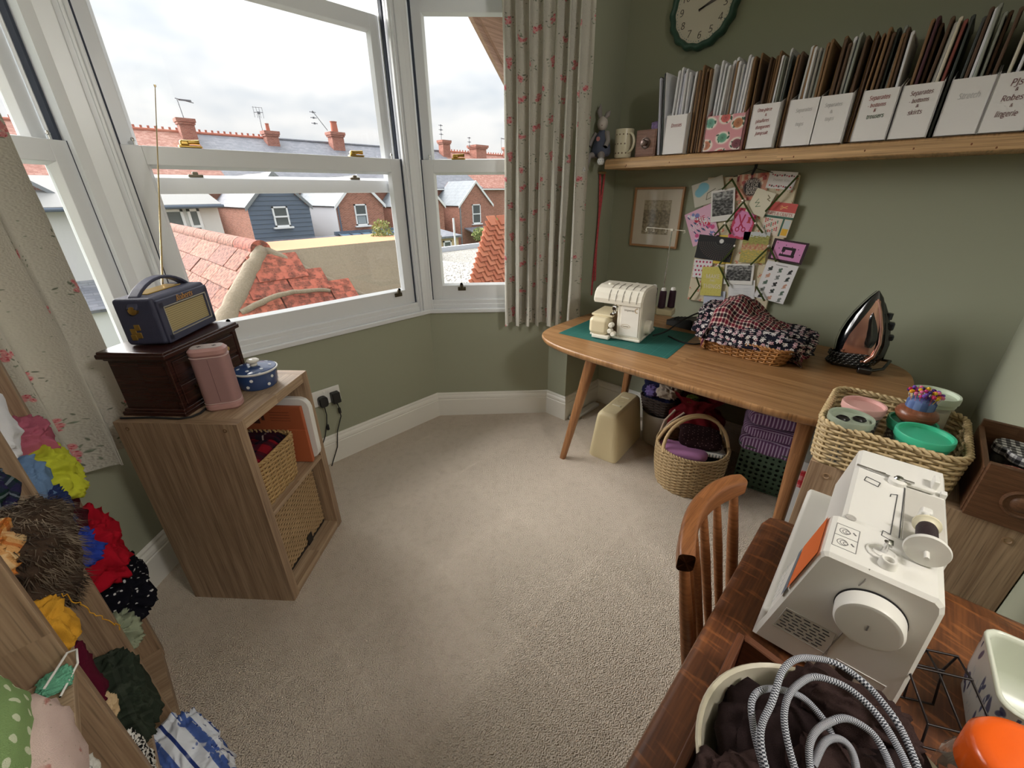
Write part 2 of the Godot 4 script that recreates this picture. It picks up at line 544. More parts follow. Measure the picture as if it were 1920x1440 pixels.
func sash_window(called: String, a: Vector2, b: Vector2, jl: float, jr: float, drop: float, fasten: Array, lifts: Array):
	var w := a.distance_to(b)
	var d := (b - a).normalized()
	var root := Node3D.new()
	root.name = called
	add_child(root)
	root.transform = Transform3D(Basis(Vector3(d.x, 0, d.y), Vector3.UP, Vector3(-d.y, 0, d.x)), Vector3(a.x, 0, a.y))
	root.set_meta("kind", "structure")
	var g := G.new()
	for s in 2:                                            # jambs with a staff bead, a parting bead and the sash channels
		var j: float = jr if s else jl
		var f := -1.0 if s else 1.0
		var e: float = w if s else 0.0
		g.rbox(Vector3(e + f * (j * 0.5 - 0.012), 1.51, -0.075), Vector3(j - 0.014, 1.58, 0.15), 0.003)
		g.rbox(Vector3(e + f * (j * 0.32), 1.51, 0.003), Vector3(j * 0.56, 1.58, 0.014), 0.004)
		g.rbox(Vector3(e + f * (j * 0.80), 1.51, 0.0), Vector3(0.011, 1.58, 0.016), 0.004)
		g.rbox(Vector3(e + f * (j - 0.008), 1.51, -0.012), Vector3(0.016, 1.58, 0.022), 0.005)
		g.rbox(Vector3(e + f * (j + 0.001), 1.51, -0.073), Vector3(0.016, 1.58, 0.012), 0.003)
	g.rbox(Vector3(w / 2, 2.285, -0.07), Vector3(w, 0.05, 0.15), 0.004)
	g.rbox(Vector3(w / 2, 2.262, -0.01), Vector3(w - jl - jr, 0.02, 0.022), 0.004)
	put("frame", g, M.gloss, root)
	g = G.new()                                            # bottom bead, sloping sill and its nosing
	g.rbox(Vector3((w + jl - jr) / 2, 0.771, -0.02), Vector3(w - jl - jr + 0.02, 0.052, 0.03), 0.006)
	g.rbox(Vector3((w + jl - jr) / 2, 0.757, -0.004), Vector3(w - jl - jr + 0.02, 0.03, 0.012), 0.005)
	g.rbox(Vector3(w / 2, 0.731, -0.06), Vector3(w + 0.012, 0.026, 0.16), 0.006)
	put("sill", g, M.gloss, root)
	var x0 := jl; var x1 := w - jr
	g = G.new()
	for x in [x0 + 0.002, x1 - 0.002]:                     # brush seals
		g.box(Vector3(x, 1.17, -0.022), Vector3(0.006, 0.78, 0.010))
		g.box(Vector3(x + (0.003 if x < w / 2 else -0.003), 1.90, -0.052), Vector3(0.010, 0.70, 0.020))
	put("brush_seal", g, M.seal, root)
	var up := Node3D.new(); up.name = "upper_sash"; root.add_child(up, true)
	g = G.new()
	ring(g, x0 + 0.004, 1.50 - drop, x1 - 0.004, 2.265 - drop, 0.052, 0.052, 0.058, 0.062, -0.125, -0.083)
	put("sash_frame", g, M.gloss, up)
	put("glass_pane", pane(x0 + 0.055, 1.557 - drop, x1 - 0.055, 2.20 - drop, -0.106), M.glass, up)
	if drop > 0.01:
		g = G.new()                                        # keeps on the lowered top sash
		for f in fasten:
			g.rbox(Vector3(x0 + (x1 - x0) * f, 1.566 - drop, -0.095), Vector3(0.05, 0.010, 0.02), 0.003)
			g.rbox(Vector3(x0 + (x1 - x0) * f, 1.574 - drop, -0.095), Vector3(0.02, 0.014, 0.016), 0.004)
		put("fastener_keep", g, M.dark_brass, up)
	var low := Node3D.new(); low.name = "lower_sash"; root.add_child(low, true)
	g = G.new()
	ring(g, x0, 0.792, x1, 1.56, 0.065, 0.065, 0.088, 0.063, -0.07, -0.026)
	put("sash_frame", g, M.gloss, low)
	put("glass_pane", pane(x0 + 0.066, 0.882, x1 - 0.066, 1.496, -0.05), M.glass, low)
	for f in fasten: fastener(low, Vector3(x0 + (x1 - x0) * f, 1.561, -0.045))
	for f in lifts: lift(low, Vector3(x0 + (x1 - x0) * f, 0.872, -0.024))
	g = G.new()
	for x in [x0 + 0.047, x1 - 0.047]:
		g.tube([Vector3(x, 1.56, -0.035), Vector3(x, 1.574, -0.035)], 0.003, 6)
		g.lathe([Vector2(0, 1.571), Vector2(0.006, 1.573), Vector2(0.007, 1.578), Vector2(0.004, 1.584), Vector2(0, 1.585)], 8, Vector3(x, 0, -0.035))
	put("travel_stop", g, M.chrome, low)

func windows():
	sash_window("window_1", CL, CR, 0.10, 0.075, 0.10, [0.19, 0.79], [0.14, 0.90])
	sash_window("window_2", CR, FR, 0.024, 0.05, 0.0, [0.30], [0.27])
	sash_window("window_3", FL, CL, 0.05, 0.012, 0.0, [0.6], [0.6])
	var g := G.new()                                        # mullion posts that fill the two corners of the bay
	for s in 2:
		var c := CR if s else CL
		var sg := 1.0 if s else -1.0
		g.at(Vector3(c.x, 0.745, c.y), Basis(Vector3.RIGHT, -PI / 2))
		g.prism(PackedVector2Array([Vector2(-0.02 * sg, -0.008), Vector2(0.018 * sg, -0.020), Vector2(0.09 * sg, 0.16), Vector2(-0.02 * sg, 0.16)]), 0, 1.55)
	struct("trim_1", g, M.gloss)

# ---------------------------------------------------------------- outside
func plank(g: G, o: Vector3, a: Vector3, b: Vector3, t: float):      # a board spanned by a and b, t thick below that face
	var nn := a.cross(b).normalized() * t
	var k := [o, o + a, o + a + b, o + b]
	g.quad(k[0], k[1], k[2], k[3])
	g.quad(k[1] - nn, k[0] - nn, k[3] - nn, k[2] - nn)
	for j in 4:
		var p: Vector3 = k[j]; var r: Vector3 = k[(j + 1) % 4]
		g.quad(p - nn, r - nn, r, p)

func brick_tex(a: Color, b: Color, mortar: Color, sd: int) -> ImageTexture:
	var nz := fnl(0.02, sd, 3)
	var cell := fnl(0.9, sd + 3, 1, FastNoiseLite.TYPE_VALUE)
	return tex(320, 256, func(x, y):
		var row := int(y / 16.0)
		var xx := (int(x) + (20 if row % 2 else 0)) % 320
		if y % 16 < 3 or xx % 40 < 3: return mortar
		var k := cell.get_noise_2d(int(xx / 40.0) * 7.3, row * 5.1)
		return a.lerp(b, clampf(0.5 + k * 0.9 + nz.get_noise_2d(x, y) * 0.4, 0, 1)))

func tile_tex(a: Color, b: Color, line: Color, sd: int, blot: float) -> ImageTexture:
	var nz := fnl(0.03, sd, 4)
	var cell := fnl(0.9, sd + 3, 1, FastNoiseLite.TYPE_VALUE)
	return tex(256, 256, func(x, y):
		var row := int(y / 16.0)
		var xx := (int(x) + (10 if row % 2 else 0)) % 256
		if y % 16 < 2: return line
		if xx % 21 < 1: return line.lerp(a, 0.4)
		var k := cell.get_noise_2d(int(xx / 21.0) * 7.3, row * 5.1)
		return a.lerp(b, clampf(0.5 + k * 0.6 + nz.get_noise_2d(x, y) * blot, 0, 1)))

func gable(root: Node, x0: float, x1: float, zf: float, zb: float, ye: float, yb: float, rise: float, wallm: Material, roofm: Material, trim: Material, front: Material = null):
	var xm := (x0 + x1) / 2
	var g := G.new()
	g.prism(PackedVector2Array([Vector2(x0, yb), Vector2(x1, yb), Vector2(x1, ye), Vector2(xm, ye + rise), Vector2(x0, ye)]), zb, zf)
	put("wall", g, wallm, root)
	if front:                                             # lapped cladding boards, each a part
		var n := 15
		for k in n:
			var y0: float = yb + (ye + rise - yb) * k / n
			var y1: float = yb + (ye + rise - yb) * (k + 1) / n
			var f: float = clampf((y1 - ye) / rise, 0, 0.97)
			var b := G.new()
			plank(b, Vector3(lerpf(x0, xm, f), y0, zf + 0.05), Vector3((x1 - x0) * (1 - f), 0, 0), Vector3(0, y1 - y0 + 0.02, -0.035), 0.03)
			put("cladding_board", b, front, root)
	for s in 2:
		var e := x1 if s else x0
		var o := 0.15 * (1.0 if s else -1.0)
		var dn := rise / (x1 - xm) * 0.15
		g = G.new()
		var a := Vector3(e + o, ye - dn + 0.06, zf + 0.12); var p := Vector3(xm, ye + rise + 0.06, zf + 0.12)
		if s: plank(g, a, Vector3(0, 0, zb - zf), p - a, 0.08)
		else: plank(g, a, p - a, Vector3(0, 0, zb - zf), 0.08)
		put("roof_slope", g, roofm, root)
		g = G.new()
		if s: plank(g, a + Vector3(0, 0.03, 0.05), p - a, Vector3(0, -0.24, 0), 0.05)
		else: plank(g, a + Vector3(0, 0.03, 0.05), Vector3(0, -0.24, 0), p - a, 0.05)
		put("bargeboard", g, trim, root)

func far_window(root: Node, x0: float, x1: float, y0: float, y1: float, z: float, sash := true, net := false):
	var w := Node3D.new(); w.name = "window"; root.add_child(w, true)
	var g := G.new()
	var t := 0.09
	g.box(Vector3(x0 + t / 2, (y0 + y1) / 2, z + 0.03), Vector3(t, y1 - y0, 0.08)); g.box(Vector3(x1 - t / 2, (y0 + y1) / 2, z + 0.03), Vector3(t, y1 - y0, 0.08))
	g.box(Vector3((x0 + x1) / 2, y0 + t / 2, z + 0.03), Vector3(x1 - x0, t, 0.08)); g.box(Vector3((x0 + x1) / 2, y1 - t / 2, z + 0.03), Vector3(x1 - x0, t, 0.08))
	if sash: g.box(Vector3((x0 + x1) / 2, (y0 + y1) / 2, z + 0.04), Vector3(x1 - x0, t, 0.09))
	g.box(Vector3((x0 + x1) / 2, y0 - 0.05, z + 0.08), Vector3(x1 - x0 + 0.25, 0.10, 0.2))
	put("frame", g, M.upvc, w)
	g = G.new()
	g.box(Vector3((x0 + x1) / 2, (y0 + y1) / 2, z + 0.01), Vector3(x1 - x0 - t, y1 - y0 - t, 0.03))
	put("pane", g, M.far_pane, w)
	if net:
		g = G.new()
		for k in 8: g.box(Vector3(lerpf(x0 + 0.15, x1 - 0.15, (k + 0.5) / 8), lerpf(y0, y1, 0.26), z + 0.028), Vector3((x1 - x0) / 11, (y1 - y0) * 0.36, 0.012))
		put("net_curtain", g, mat(rgb(150, 160, 165), 0.9), w)

func chimney(root: Node, x: float, y0: float, y1: float, z: float, w: float, pots: Array):
	var c := Node3D.new(); c.name = "chimney"; root.add_child(c, true)
	var g := G.new()
	g.box(Vector3(x, (y0 + y1) / 2, z), Vector3(w, y1 - y0, w * 0.8))
	g.box(Vector3(x, y1 - 0.30, z), Vector3(w * 1.16, 0.16, w * 0.95)); g.box(Vector3(x, y1 - 0.12, z), Vector3(w * 1.28, 0.24, w * 1.05))
	put("stack", g, M.chimney_brick, c)
	for p in pots:
		g = G.new()
		g.lathe([Vector2(0.0, y1), Vector2(p[2], y1), Vector2(p[2] * 0.85, y1 + p[1] - 0.06), Vector2(p[2] * 0.98, y1 + p[1] - 0.05), Vector2(p[2] * 0.98, y1 + p[1]), Vector2(p[2] * 0.6, y1 + p[1])], 10, Vector3(x + p[0], 0, z))
		put("chimney_pot", g, M.terracotta, c)

func aerial(house: Node3D, base: Vector3, top: Vector3, kind: int):
	var t := Node3D.new(); t.name = "television_aerial"; house.add_child(t, true)
	t.position = base - house.position
	var d := top - base
	var g := G.new()
	g.tube([Vector3.ZERO, d], 0.028, 6)
	put("mast", g, M.aerial, t)
	g = G.new()
	if kind == 0:
		g.tube([d + Vector3(-0.15, 0.05, 0.1), d + Vector3(1.0, -0.10, -0.1)], 0.03, 5)
		for k in 7: g.tube([d + Vector3(0.1 + k * 0.12, 0.02 - k * 0.015, -0.25), d + Vector3(0.1 + k * 0.12, 0.02 - k * 0.015, 0.25)], 0.012, 4)
		g.box(d + Vector3(0.45, 0.0, 0), Vector3(0.8, 0.1, 0.08))
	elif kind == 1:
		g.tube([d + Vector3(-0.35, 0, 0), d + Vector3(0.35, 0.05, 0)], 0.025, 5)
		for k in 4:
			var x := -0.33 + k * 0.22
			g.tube([d + Vector3(x, -0.35, 0), d + Vector3(x, 0.4, 0)], 0.016, 4)
		g.tube([d + Vector3(-0.4, 0.35, 0), d + Vector3(0.35, 0.38, 0)], 0.014, 4)
		g.box(d, Vector3(0.25, 0.16, 0.1))
	else:
		for k in 3:
			var y := -0.1 - k * 0.42
			g.tube([d + Vector3(-0.28, y, 0), d + Vector3(0.28, y, 0)], 0.03, 5)
			g.box(d + Vector3(0, y, 0), Vector3(0.16, 0.14, 0.1))
	put("antenna", g, M.aerial, t)

func terrace(label: String, x0: float, x1: float, roofm: Material, crest: Material) -> Node3D:
	var t := thing("terraced_house", label, "house", Vector3((x0 + x1) / 2, -4.5, -40), 0, "")
	var h := (x1 - x0) / 2
	var g := G.new()
	g.prism(PackedVector2Array([Vector2(-3.9, 0), Vector2(9.5, 0), Vector2(9.5, 6.4), Vector2(3.0, 10.15), Vector2(-3.9, 6.4)]), -h, h)
	var o := put("wall", g, M.brick, t)
	o.basis = Basis(Vector3.UP, PI / 2)
	g = G.new()
	plank(g, Vector3(-h, 6.33, 4.2), Vector3(h * 2, 0, 0), Vector3(0, 3.85, -7.2), 0.08)
	put("roof_slope", g, roofm, t)
	g = G.new()
	g.tube([Vector3(-h, 10.2, -3.0), Vector3(h, 10.2, -3.0)], 0.12, 8)
	var k := -h + 0.15
	while k < h and crest == M.terracotta:
		g.box(Vector3(k, 10.36, -3.0), Vector3(0.14, 0.22, 0.06))
		k += 0.42
	put("ridge", g, crest, t)
	g = G.new()
	g.tube([Vector3(-h, 6.2, 4.25), Vector3(h, 6.2, 4.25)], 0.07, 6)
	put("gutter", g, M.upvc, t)
	return t

func leaves(g: G, ctr: Vector3, r: Vector3, n: int, size: float):
	for k in n:
		var d := Vector3(rng.randfn(), rng.randfn(), rng.randfn()).normalized() * pow(rng.randf(), 0.33)
		var p := ctr + d * r
		var a := Vector3(rng.randfn(), rng.randfn(), rng.randfn()).normalized() * size
		var b := a.cross(Vector3(rng.randfn(), rng.randfn(), rng.randfn())).normalized() * size * 0.4
		g.col = Color(0.16, 0.22, 0.06).lerp(Color(0.34, 0.36, 0.14), rng.randf())
		g.quad(p - a, p + b, p + a, p - b)

func exterior():
	M.brick = textured(brick_tex(rgb(140, 82, 64), rgb(166, 104, 84), rgb(168, 148, 134), 2), 0.9, Vector3(0.55, 0.82, 0.55))
	M.brick_dark = textured(brick_tex(rgb(122, 66, 52), rgb(146, 84, 68), rgb(140, 118, 106), 4), 0.9, Vector3(0.55, 0.82, 0.55))
	M.chimney_brick = textured(brick_tex(rgb(142, 80, 66), rgb(166, 102, 86), rgb(160, 132, 118), 6), 0.9, Vector3(0.5, 0.75, 0.5))
	M.slate = textured(tile_tex(rgb(104, 108, 118), rgb(126, 128, 136), rgb(84, 88, 96), 3, 0.7), 0.6, Vector3(0.22, 0.30, 0.30))
	M.slate_pale = textured(tile_tex(rgb(98, 107, 114), rgb(116, 124, 130), rgb(78, 86, 94), 5, 0.5), 0.6, Vector3(0.2, 0.24, 0.24))
	M.red_tile = textured(tile_tex(rgb(146, 94, 80), rgb(176, 132, 118), rgb(120, 80, 70), 7, 1.1), 0.85, Vector3(0.28, 0.36, 0.36))
	M.render_white = bumpy(mat(rgb(206, 206, 204), 0.9), seamless(0.02, 31, 256, 3, true, 3), 0.2)
	M.render_white.uv1_triplanar = true
	M.render_grey = mat(rgb(186, 190, 196), 0.9)
	M.upvc = mat(rgb(225, 227, 228), 0.5)
	M.far_pane = mat(rgb(74, 82, 84), 0.12, 0, 0.8)
	M.aerial = mat(rgb(120, 122, 128), 0.5, 0.5)
	M.clad = mat(rgb(84, 98, 116), 0.7)
	M.terracotta = mat(rgb(176, 104, 84), 0.9)
	M.lead = mat(rgb(120, 126, 130), 0.6)
	M.grass = mat(rgb(84, 98, 62), 1.0)
	var g := G.new()
	g.box(Vector3(20, -4.6, -45), Vector3(160, 0.2, 90))
	struct("ground", g, M.grass)
	# the terrace across the gardens
	var t := terrace("long red tiled roof with crested ridge at the far left of the terrace", -12.0, 9.6, M.red_tile, M.terracotta)
	chimney(t, 10.4, 7.9, 11.0, -2.2, 0.95, [])
	t = terrace("grey slate roof with terracotta crested ridge behind the blue clad gable", 9.6, 15.3, M.slate, M.terracotta)
	chimney(t, 2.55, 7.8, 10.65, -2.2, 0.95, [[-0.1, 0.55, 0.16]])
	t = terrace("dark slate roof with plain ridge between two brick chimneys", 15.3, 20.8, M.slate, M.slate)
	chimney(t, 2.6, 8.0, 11.0, -2.2, 1.1, [[0.0, 0.85, 0.32]])
	terrace("slate roof right of the tall chimney pot, cut off by the window post", 20.8, 33.0, M.slate, M.slate)
	t = terrace("red tiled roof of the terrace seen through the narrow right window", 33.0, 56.0, M.red_tile, M.terracotta)
	chimney(t, -11.3, 8.5, 11.2, -2.2, 1.0, [])
	chimney(t, -6.3, 8.5, 11.0, -2.2, 1.6, [])
	chimney(t, -0.9, 8.5, 11.1, -2.2, 1.2, [])
	g = G.new()
	plank(g, Vector3(-3.5, 8.0, 1.2), Vector3(0.9, 0, 0), Vector3(0, 1.0, -1.87), 0.05)
	put("roof_window", g, M.upvc, t)
	var hs := find_children("terraced_house*", "Node3D", false, false)
	aerial(hs[0], Vector3(9.25, 6.0, -42.2), Vector3(9.15, 7.7, -42.3), 0)
	aerial(hs[1], Vector3(14.45, 5.9, -42.2), Vector3(14.45, 7.4, -42.2), 1)
	aerial(hs[1], Vector3(20.0, 6.6, -42.2), Vector3(18.9, 8.0, -42.2), 2)
	aerial(hs[4], Vector3(32.85, 6.6, -42.2), Vector3(32.85, 8.2, -42.2), 2)
	aerial(hs[4], Vector3(36.9, 6.3, -42.2), Vector3(36.9, 7.3, -42.2), 2)
	aerial(hs[4], Vector3(42.2, 5.9, -42.2), Vector3(42.2, 7.5, -42.2), 0)
	# rear wings with gables
	t = thing("house_wing", "rear house wing clad in blue grey boards with one white sash window", "house", Vector3(9.85, -4.5, -28.8))
	gable(t, -1.75, 1.75, 0.0, -7, 5.31, 3.30, 1.75, M.brick, M.slate, M.lead, M.clad)
	far_window(t, -0.48, 0.40, 4.10, 5.24, 0.05)
	g = G.new()
	g.box(Vector3(0.1, 1.4, -1.0), Vector3(4.4, 3.0, 3.4))
	put("wall", g, M.render_white, t)
	g = G.new()
	plank(g, Vector3(-2.6, 2.45, 3.0), Vector3(6.4, 0, 0), Vector3(0, 0.95, -2.9), 0.1)
	put("roof_slope", g, M.slate, t)
	for k in 2:
		g = G.new()
		plank(g, Vector3(-0.75 + k * 0.85, 2.72, 2.25), Vector3(0.7, 0, 0), Vector3(0, 0.30, -0.92), 0.06)
		put("roof_window_frame", g, M.upvc, t)
		g = G.new()
		plank(g, Vector3(-0.66 + k * 0.85, 2.76, 2.16), Vector3(0.52, 0, 0), Vector3(0, 0.23, -0.70), 0.01)
		put("roof_window_pane", g, M.far_pane, t, Vector3(0, 0.025, 0.01))
	t = thing("house_wing", "brick rear wing with white side wall and net-curtained window above a glass lean-to", "house", Vector3(15.05, -4.5, -28.8))
	gable(t, -1.72, 1.72, 0.0, -7, 5.25, 0.0, 1.72, M.brick, M.slate_pale, M.upvc)
	g = G.new()
	g.box(Vector3(-1.735, 2.6, -3.5), Vector3(0.03, 5.2, 7.0))
	put("side_wall", g, M.render_grey, t)
	far_window(t, -0.47, 0.42, 3.90, 5.25, 0.0, true, true)
	g = G.new()
	g.tube([Vector3(-1.62, 0.2, 0.1), Vector3(-1.62, 5.2, 0.1)], 0.05, 6)
	put("drainpipe", g, M.clad, t)
	g = G.new()
	plank(g, Vector3(-1.9, 2.6, 3.3), Vector3(4.6, 0, 0), Vector3(0, 0.86, -3.2), 0.03)
	put("glass_roof", g, mat(rgb(120, 150, 172), 0.1), t)
	for k in 7:
		g = G.new()
		g.tube([Vector3(-1.9 + k * 0.76, 2.6, 3.3), Vector3(-1.9 + k * 0.76, 3.5, 0.1)], 0.05, 6)
		put("glazing_bar", g, M.clad, t)
	g = G.new()
	g.box(Vector3(0.3, 3.5, 0.1), Vector3(4.9, 0.22, 0.2)); g.box(Vector3(-1.95, 1.4, 1.7), Vector3(0.12, 2.6, 3.2)); g.box(Vector3(0.4, 1.35, 3.3), Vector3(4.6, 2.6, 0.1))
	put("lean_to_frame", g, M.clad, t)
	t = thing("house_wing", "brick rear wing half hidden behind the window post with a pale slate roof", "house", Vector3(22.6, -4.5, -32.0))
	gable(t, -2.0, 2.0, 0.0, -4, 4.95, 0.0, 2.0, M.brick, M.slate_pale, M.upvc)
	t = thing("house_wing", "brick gabled rear wing with a tall white sash window in the narrow right window", "house", Vector3(28.45, -4.5, -32.0))
	gable(t, -2.05, 2.05, 0.0, -4, 4.9, 0.0, 1.95, M.brick, M.slate_pale, M.upvc)
	far_window(t, -0.5, 0.55, 3.2, 4.9, 0.0)
	g = G.new()
	g.tube([Vector3(-2.0, 0.2, 0.1), Vector3(-2.0, 4.9, 0.1)], 0.06, 6)
	put("drainpipe", g, M.lead, t)
	g = G.new()
	plank(g, Vector3(-1.6, 1.7, 5.0), Vector3(4.6, 0, 0), Vector3(0, 1.2, -4.9), 0.1)
	put("low_roof", g, M.slate, t)
	# rendered house and brick house on the left
	t = thing("white_house", "white rendered house with a bay window at the left of the view", "house", Vector3(2.2, -4.5, -20.8))
	g = G.new()
	g.box(Vector3(0, 2.75, -3), Vector3(5.2, 5.5, 6))
	put("wall", g, M.render_white, t)
	g = G.new()
	plank(g, Vector3(-2.9, 5.58, 0.3), Vector3(5.6, 0, 0), Vector3(-0.3, 1.0, -3.0), 0.1)
	put("roof_slope", g, mat(rgb(142, 142, 140), 0.8), t)
	g = G.new()
	g.tube([Vector3(-2.9, 5.5, 0.34), Vector3(2.75, 5.5, 0.34)], 0.07, 6)
	g.tube([Vector3(2.65, 5.5, 0.34), Vector3(2.65, 5.8, -3)], 0.07, 6)
	put("gutter", g, M.clad, t)
	far_window(t, 0.35, 1.42, 4.15, 5.42, 0.0)
	far_window(t, 1.55, 1.95, 4.15, 5.42, 0.0)
	t = thing("brick_house", "brick house end with a slate roof seen through the left side window", "house", Vector3(-0.3, -4.5, -30))
	g = G.new()
	g.prism(PackedVector2Array([Vector2(-3, 0), Vector2(1.3, 0), Vector2(1.3, 5.45), Vector2(-1.4, 7.6), Vector2(-3, 7.0)]), -6, 8)
	put("wall", g, M.brick, t)
	g = G.new()
	plank(g, Vector3(1.45, 5.45, 8.2), Vector3(0, 0, -14.2), Vector3(-2.9, 2.3, 0), 0.08)
	plank(g, Vector3(-3.0, 5.45, -6.0), Vector3(4.6, 0, 0), Vector3(0, 3.0, -5.0), 0.08)
	put("roof_slope", g, M.slate, t)
	g = G.new()
	plank(g, Vector3(1.5, 5.40, 8.26), Vector3(-2.95, 2.34, 0), Vector3(0, -0.14, 0), 0.06)
	put("bargeboard", g, M.lead, t)
	g = G.new()
	plank(g, Vector3(-0.8, 2.6, 11.5), Vector3(2.6, 0, 0), Vector3(0, 0.9, -3.3), 0.1)
	put("low_roof", g, M.slate, t)
	g = G.new()
	g.box(Vector3(0.4, 3.5, 8.2), Vector3(2.6, 0.14, 0.2)); g.box(Vector3(0.4, 1.3, 10), Vector3(2.4, 2.6, 2.6))
	put("eaves_board", g, M.upvc, t)
	near_roofs()

func dirty(c: Color, sc: float) -> StandardMaterial3D:
	var m := textured(M.grunge, 0.9, Vector3.ONE * sc)
	m.albedo_color = c
	return bumpy(m, seamless(0.03, 1), 0.3)

func near_roofs():
	var gn := fnl(0.03, 40, 4)
	# hipped tile roof right under the window
	M.grunge = tex(192, 192, func(x, y):
		var k := gn.get_noise_2d(x, y)
		var h := sin(floorf(x / 3.0) * 12.9 + floorf(y / 3.0) * 78.2) * 4375.5
		h -= floorf(h)
		var c := Color8(250, 244, 240).lerp(Color8(150, 146, 140), clampf(0.35 + k * 1.2, 0, 1))
		return c.lerp(Color8(96, 96, 88), 0.55 if h > 0.86 and k > -0.1 else 0.0))
	var tile_a := [rgb(150, 98, 82), rgb(164, 112, 94), rgb(156, 106, 90), rgb(140, 92, 80)]
	var mats := []
	for k in 4:
		var b: Color = tile_a[k]
		mats.append(dirty(b, 3.1 + k * 0.4))
	var bl := [dirty(rgb(168, 92, 74), 2.3), dirty(rgb(178, 102, 82), 2.7), dirty(rgb(158, 86, 70), 3.1)]
	var mort := bumpy(textured(tex(128, 128, func(x, y):
		var k := sin(x * 12.9898 + y * 78.233) * 43758.5453
		return Color8(150, 138, 118).lerp(Color8(104, 94, 80), k - floor(k))), 1.0, Vector3(5, 5, 5)), seamless(0.06, 41, 128, 3, true, 6), 0.8)
	var t := thing("hipped_tile_roof", "old red tiled hipped roof with mortared hips close below the window", "roof", Vector3(0.965, 1.055, -3.39))
	var s2 := sqrt(0.5)
	# left slope: courses run along the ridge (z), downwards towards -x
	var gauge := [0.0, 0.235, 0.372, 0.510, 0.648, 0.79, 0.93]
	var sh := []
	for k in 6:
		var g := G.new()
		g.rbox(Vector3(0, 0, 0), Vector3(0.235, 0.022, [0.30, 0.42, 0.50, 0.26, 0.36, 0.46][k] - 0.012), 0.004, 1)
		sh.append(g.mesh())
	for c in 6:
		var z := 0.02 - (0.12 if c % 2 else 0.0)
		var low: float = gauge[c + 1]
		var zmax: float = low * s2 * 0.95 - 0.14
		z = zmax
		var i := c * 3
		while z > -3.4:
			var k: int = [0, 1, 2, 4, 3, 5][(i * 5 + c * 2) % 6]
			var wd: float = [0.30, 0.42, 0.50, 0.26, 0.36, 0.46][k]
			z -= wd / 2
			var o := MeshInstance3D.new()
			o.name = "roof_tile"
			o.mesh = sh[k]; o.material_override = mats[(i * 7 + c) % 4]
			t.add_child(o, true)
			var mid := low - 0.117
			o.transform = Transform3D(Basis(Vector3.UP, rng.randf_range(-0.02, 0.02)) * Basis(Vector3.BACK, PI / 4 - 0.055), Vector3(-mid * s2 - 0.008, -mid * s2 + 0.020 + rng.randf_range(-0.002, 0.002), z))
			z -= wd / 2
			i += 1
	# hip end: faces the window, downwards towards +z
	var rows := [[0.14, 0.30, -0.02], [0.30, 0.425, 0.0], [0.425, 0.60, 0.0], [0.60, 0.78, 0.0]]
	for r in rows.size():
		var a: float = rows[r][0]; var b: float = rows[r][1]
		var x0 := -b * s2 * 1.02 + 0.10; var x1 := b * s2 * 1.28 - 0.05
		var x := x0
		var i := 0
		while x < x1 - 0.03:
			var wd: float = minf([0.34, 0.27, 0.30][(i + r) % 3] * (1.5 if r == 0 else 1.0), x1 - x)
			var g := G.new()
			g.rbox(Vector3(0, 0, 0), Vector3(wd - 0.008, 0.02, b - a + 0.07), 0.004, 1)
			var m := (a + b) / 2 - 0.03
			put("roof_tile", g, bl[(i + r * 2) % 3], t, Vector3(x + wd / 2, -m * s2 + 0.01, m * s2 - 0.0), Basis(Vector3.RIGHT, PI / 4 - 0.05))
			x += wd; i += 1
	var g := G.new()                                          # underlay
	plank(g, Vector3(0, -0.03, 0), Vector3(0, 0, -3.5), Vector3(-0.78, -0.78, 0), 0.05)
	plank(g, Vector3(0, -0.03, 0), Vector3(-0.70, -0.68, 0.62), Vector3(1.6, 0, 0.0), 0.03)
	g.quad(Vector3(0, -0.035, -0.02), Vector3(-0.75, -0.72, 0.70), Vector3(0.95, -0.72, 0.62), Vector3(0.02, -0.035, -0.02))
	put("roof_deck", g, mort, t)
	var nz := fnl(3.0, 4, 3)
	for hp in [[Vector3(0.01, -0.01, 0.01), Vector3(-0.52, -0.50, 0.46), 0.045, 0.075, "mortared_hip"], [Vector3(0.01, 0.0, 0.0), Vector3(1.0, -0.72, 0.55), 0.03, 0.045, "mortared_hip"], [Vector3(-0.30, -0.34, 0.36), Vector3(0.30, -0.30, 0.33), 0.02, 0.012, "mortar_fillet"]]:
		var pts := []
		var rad := []
		for k in 15:
			var f := k / 14.0
			pts.append(hp[0].lerp(hp[1], f) + Vector3(0, nz.get_noise_2d(k * 0.7, hp[2] * 100) * 0.012 + (sin(f * PI) * 0.05 if hp[4] == "mortar_fillet" else 0.0), 0))
			rad.append(lerpf(hp[2], hp[3], f) * (1.0 + 0.25 * nz.get_noise_2d(k * 1.3, 50)))
		g = G.new(); g.tube(pts, rad, 9)
		put(hp[4], g, mort, t)
	for k in 8:                                                # ridge tiles, half round, the last with a closed end
		g = G.new()
		var z := 0.02 - k * 0.42
		var rr := 0.062
		var ring0 := []
		for zz in [z, z - 0.41]:
			var row := PackedVector3Array()
			for j in 15: row.append(Vector3(rr * sin(-1.9 + 3.8 * j / 14.0), rr * cos(-1.9 + 3.8 * j / 14.0) - 0.012, zz))
			ring0.append(row)
		g.grid(ring0)
		if k == 0: g.lathe([Vector2(0.064, -0.012), Vector2(0.064, 0.012), Vector2(0.02, 0.016), Vector2(0, 0.022)], 18)
		var o := put("ridge_tile", g, mats[2], t)
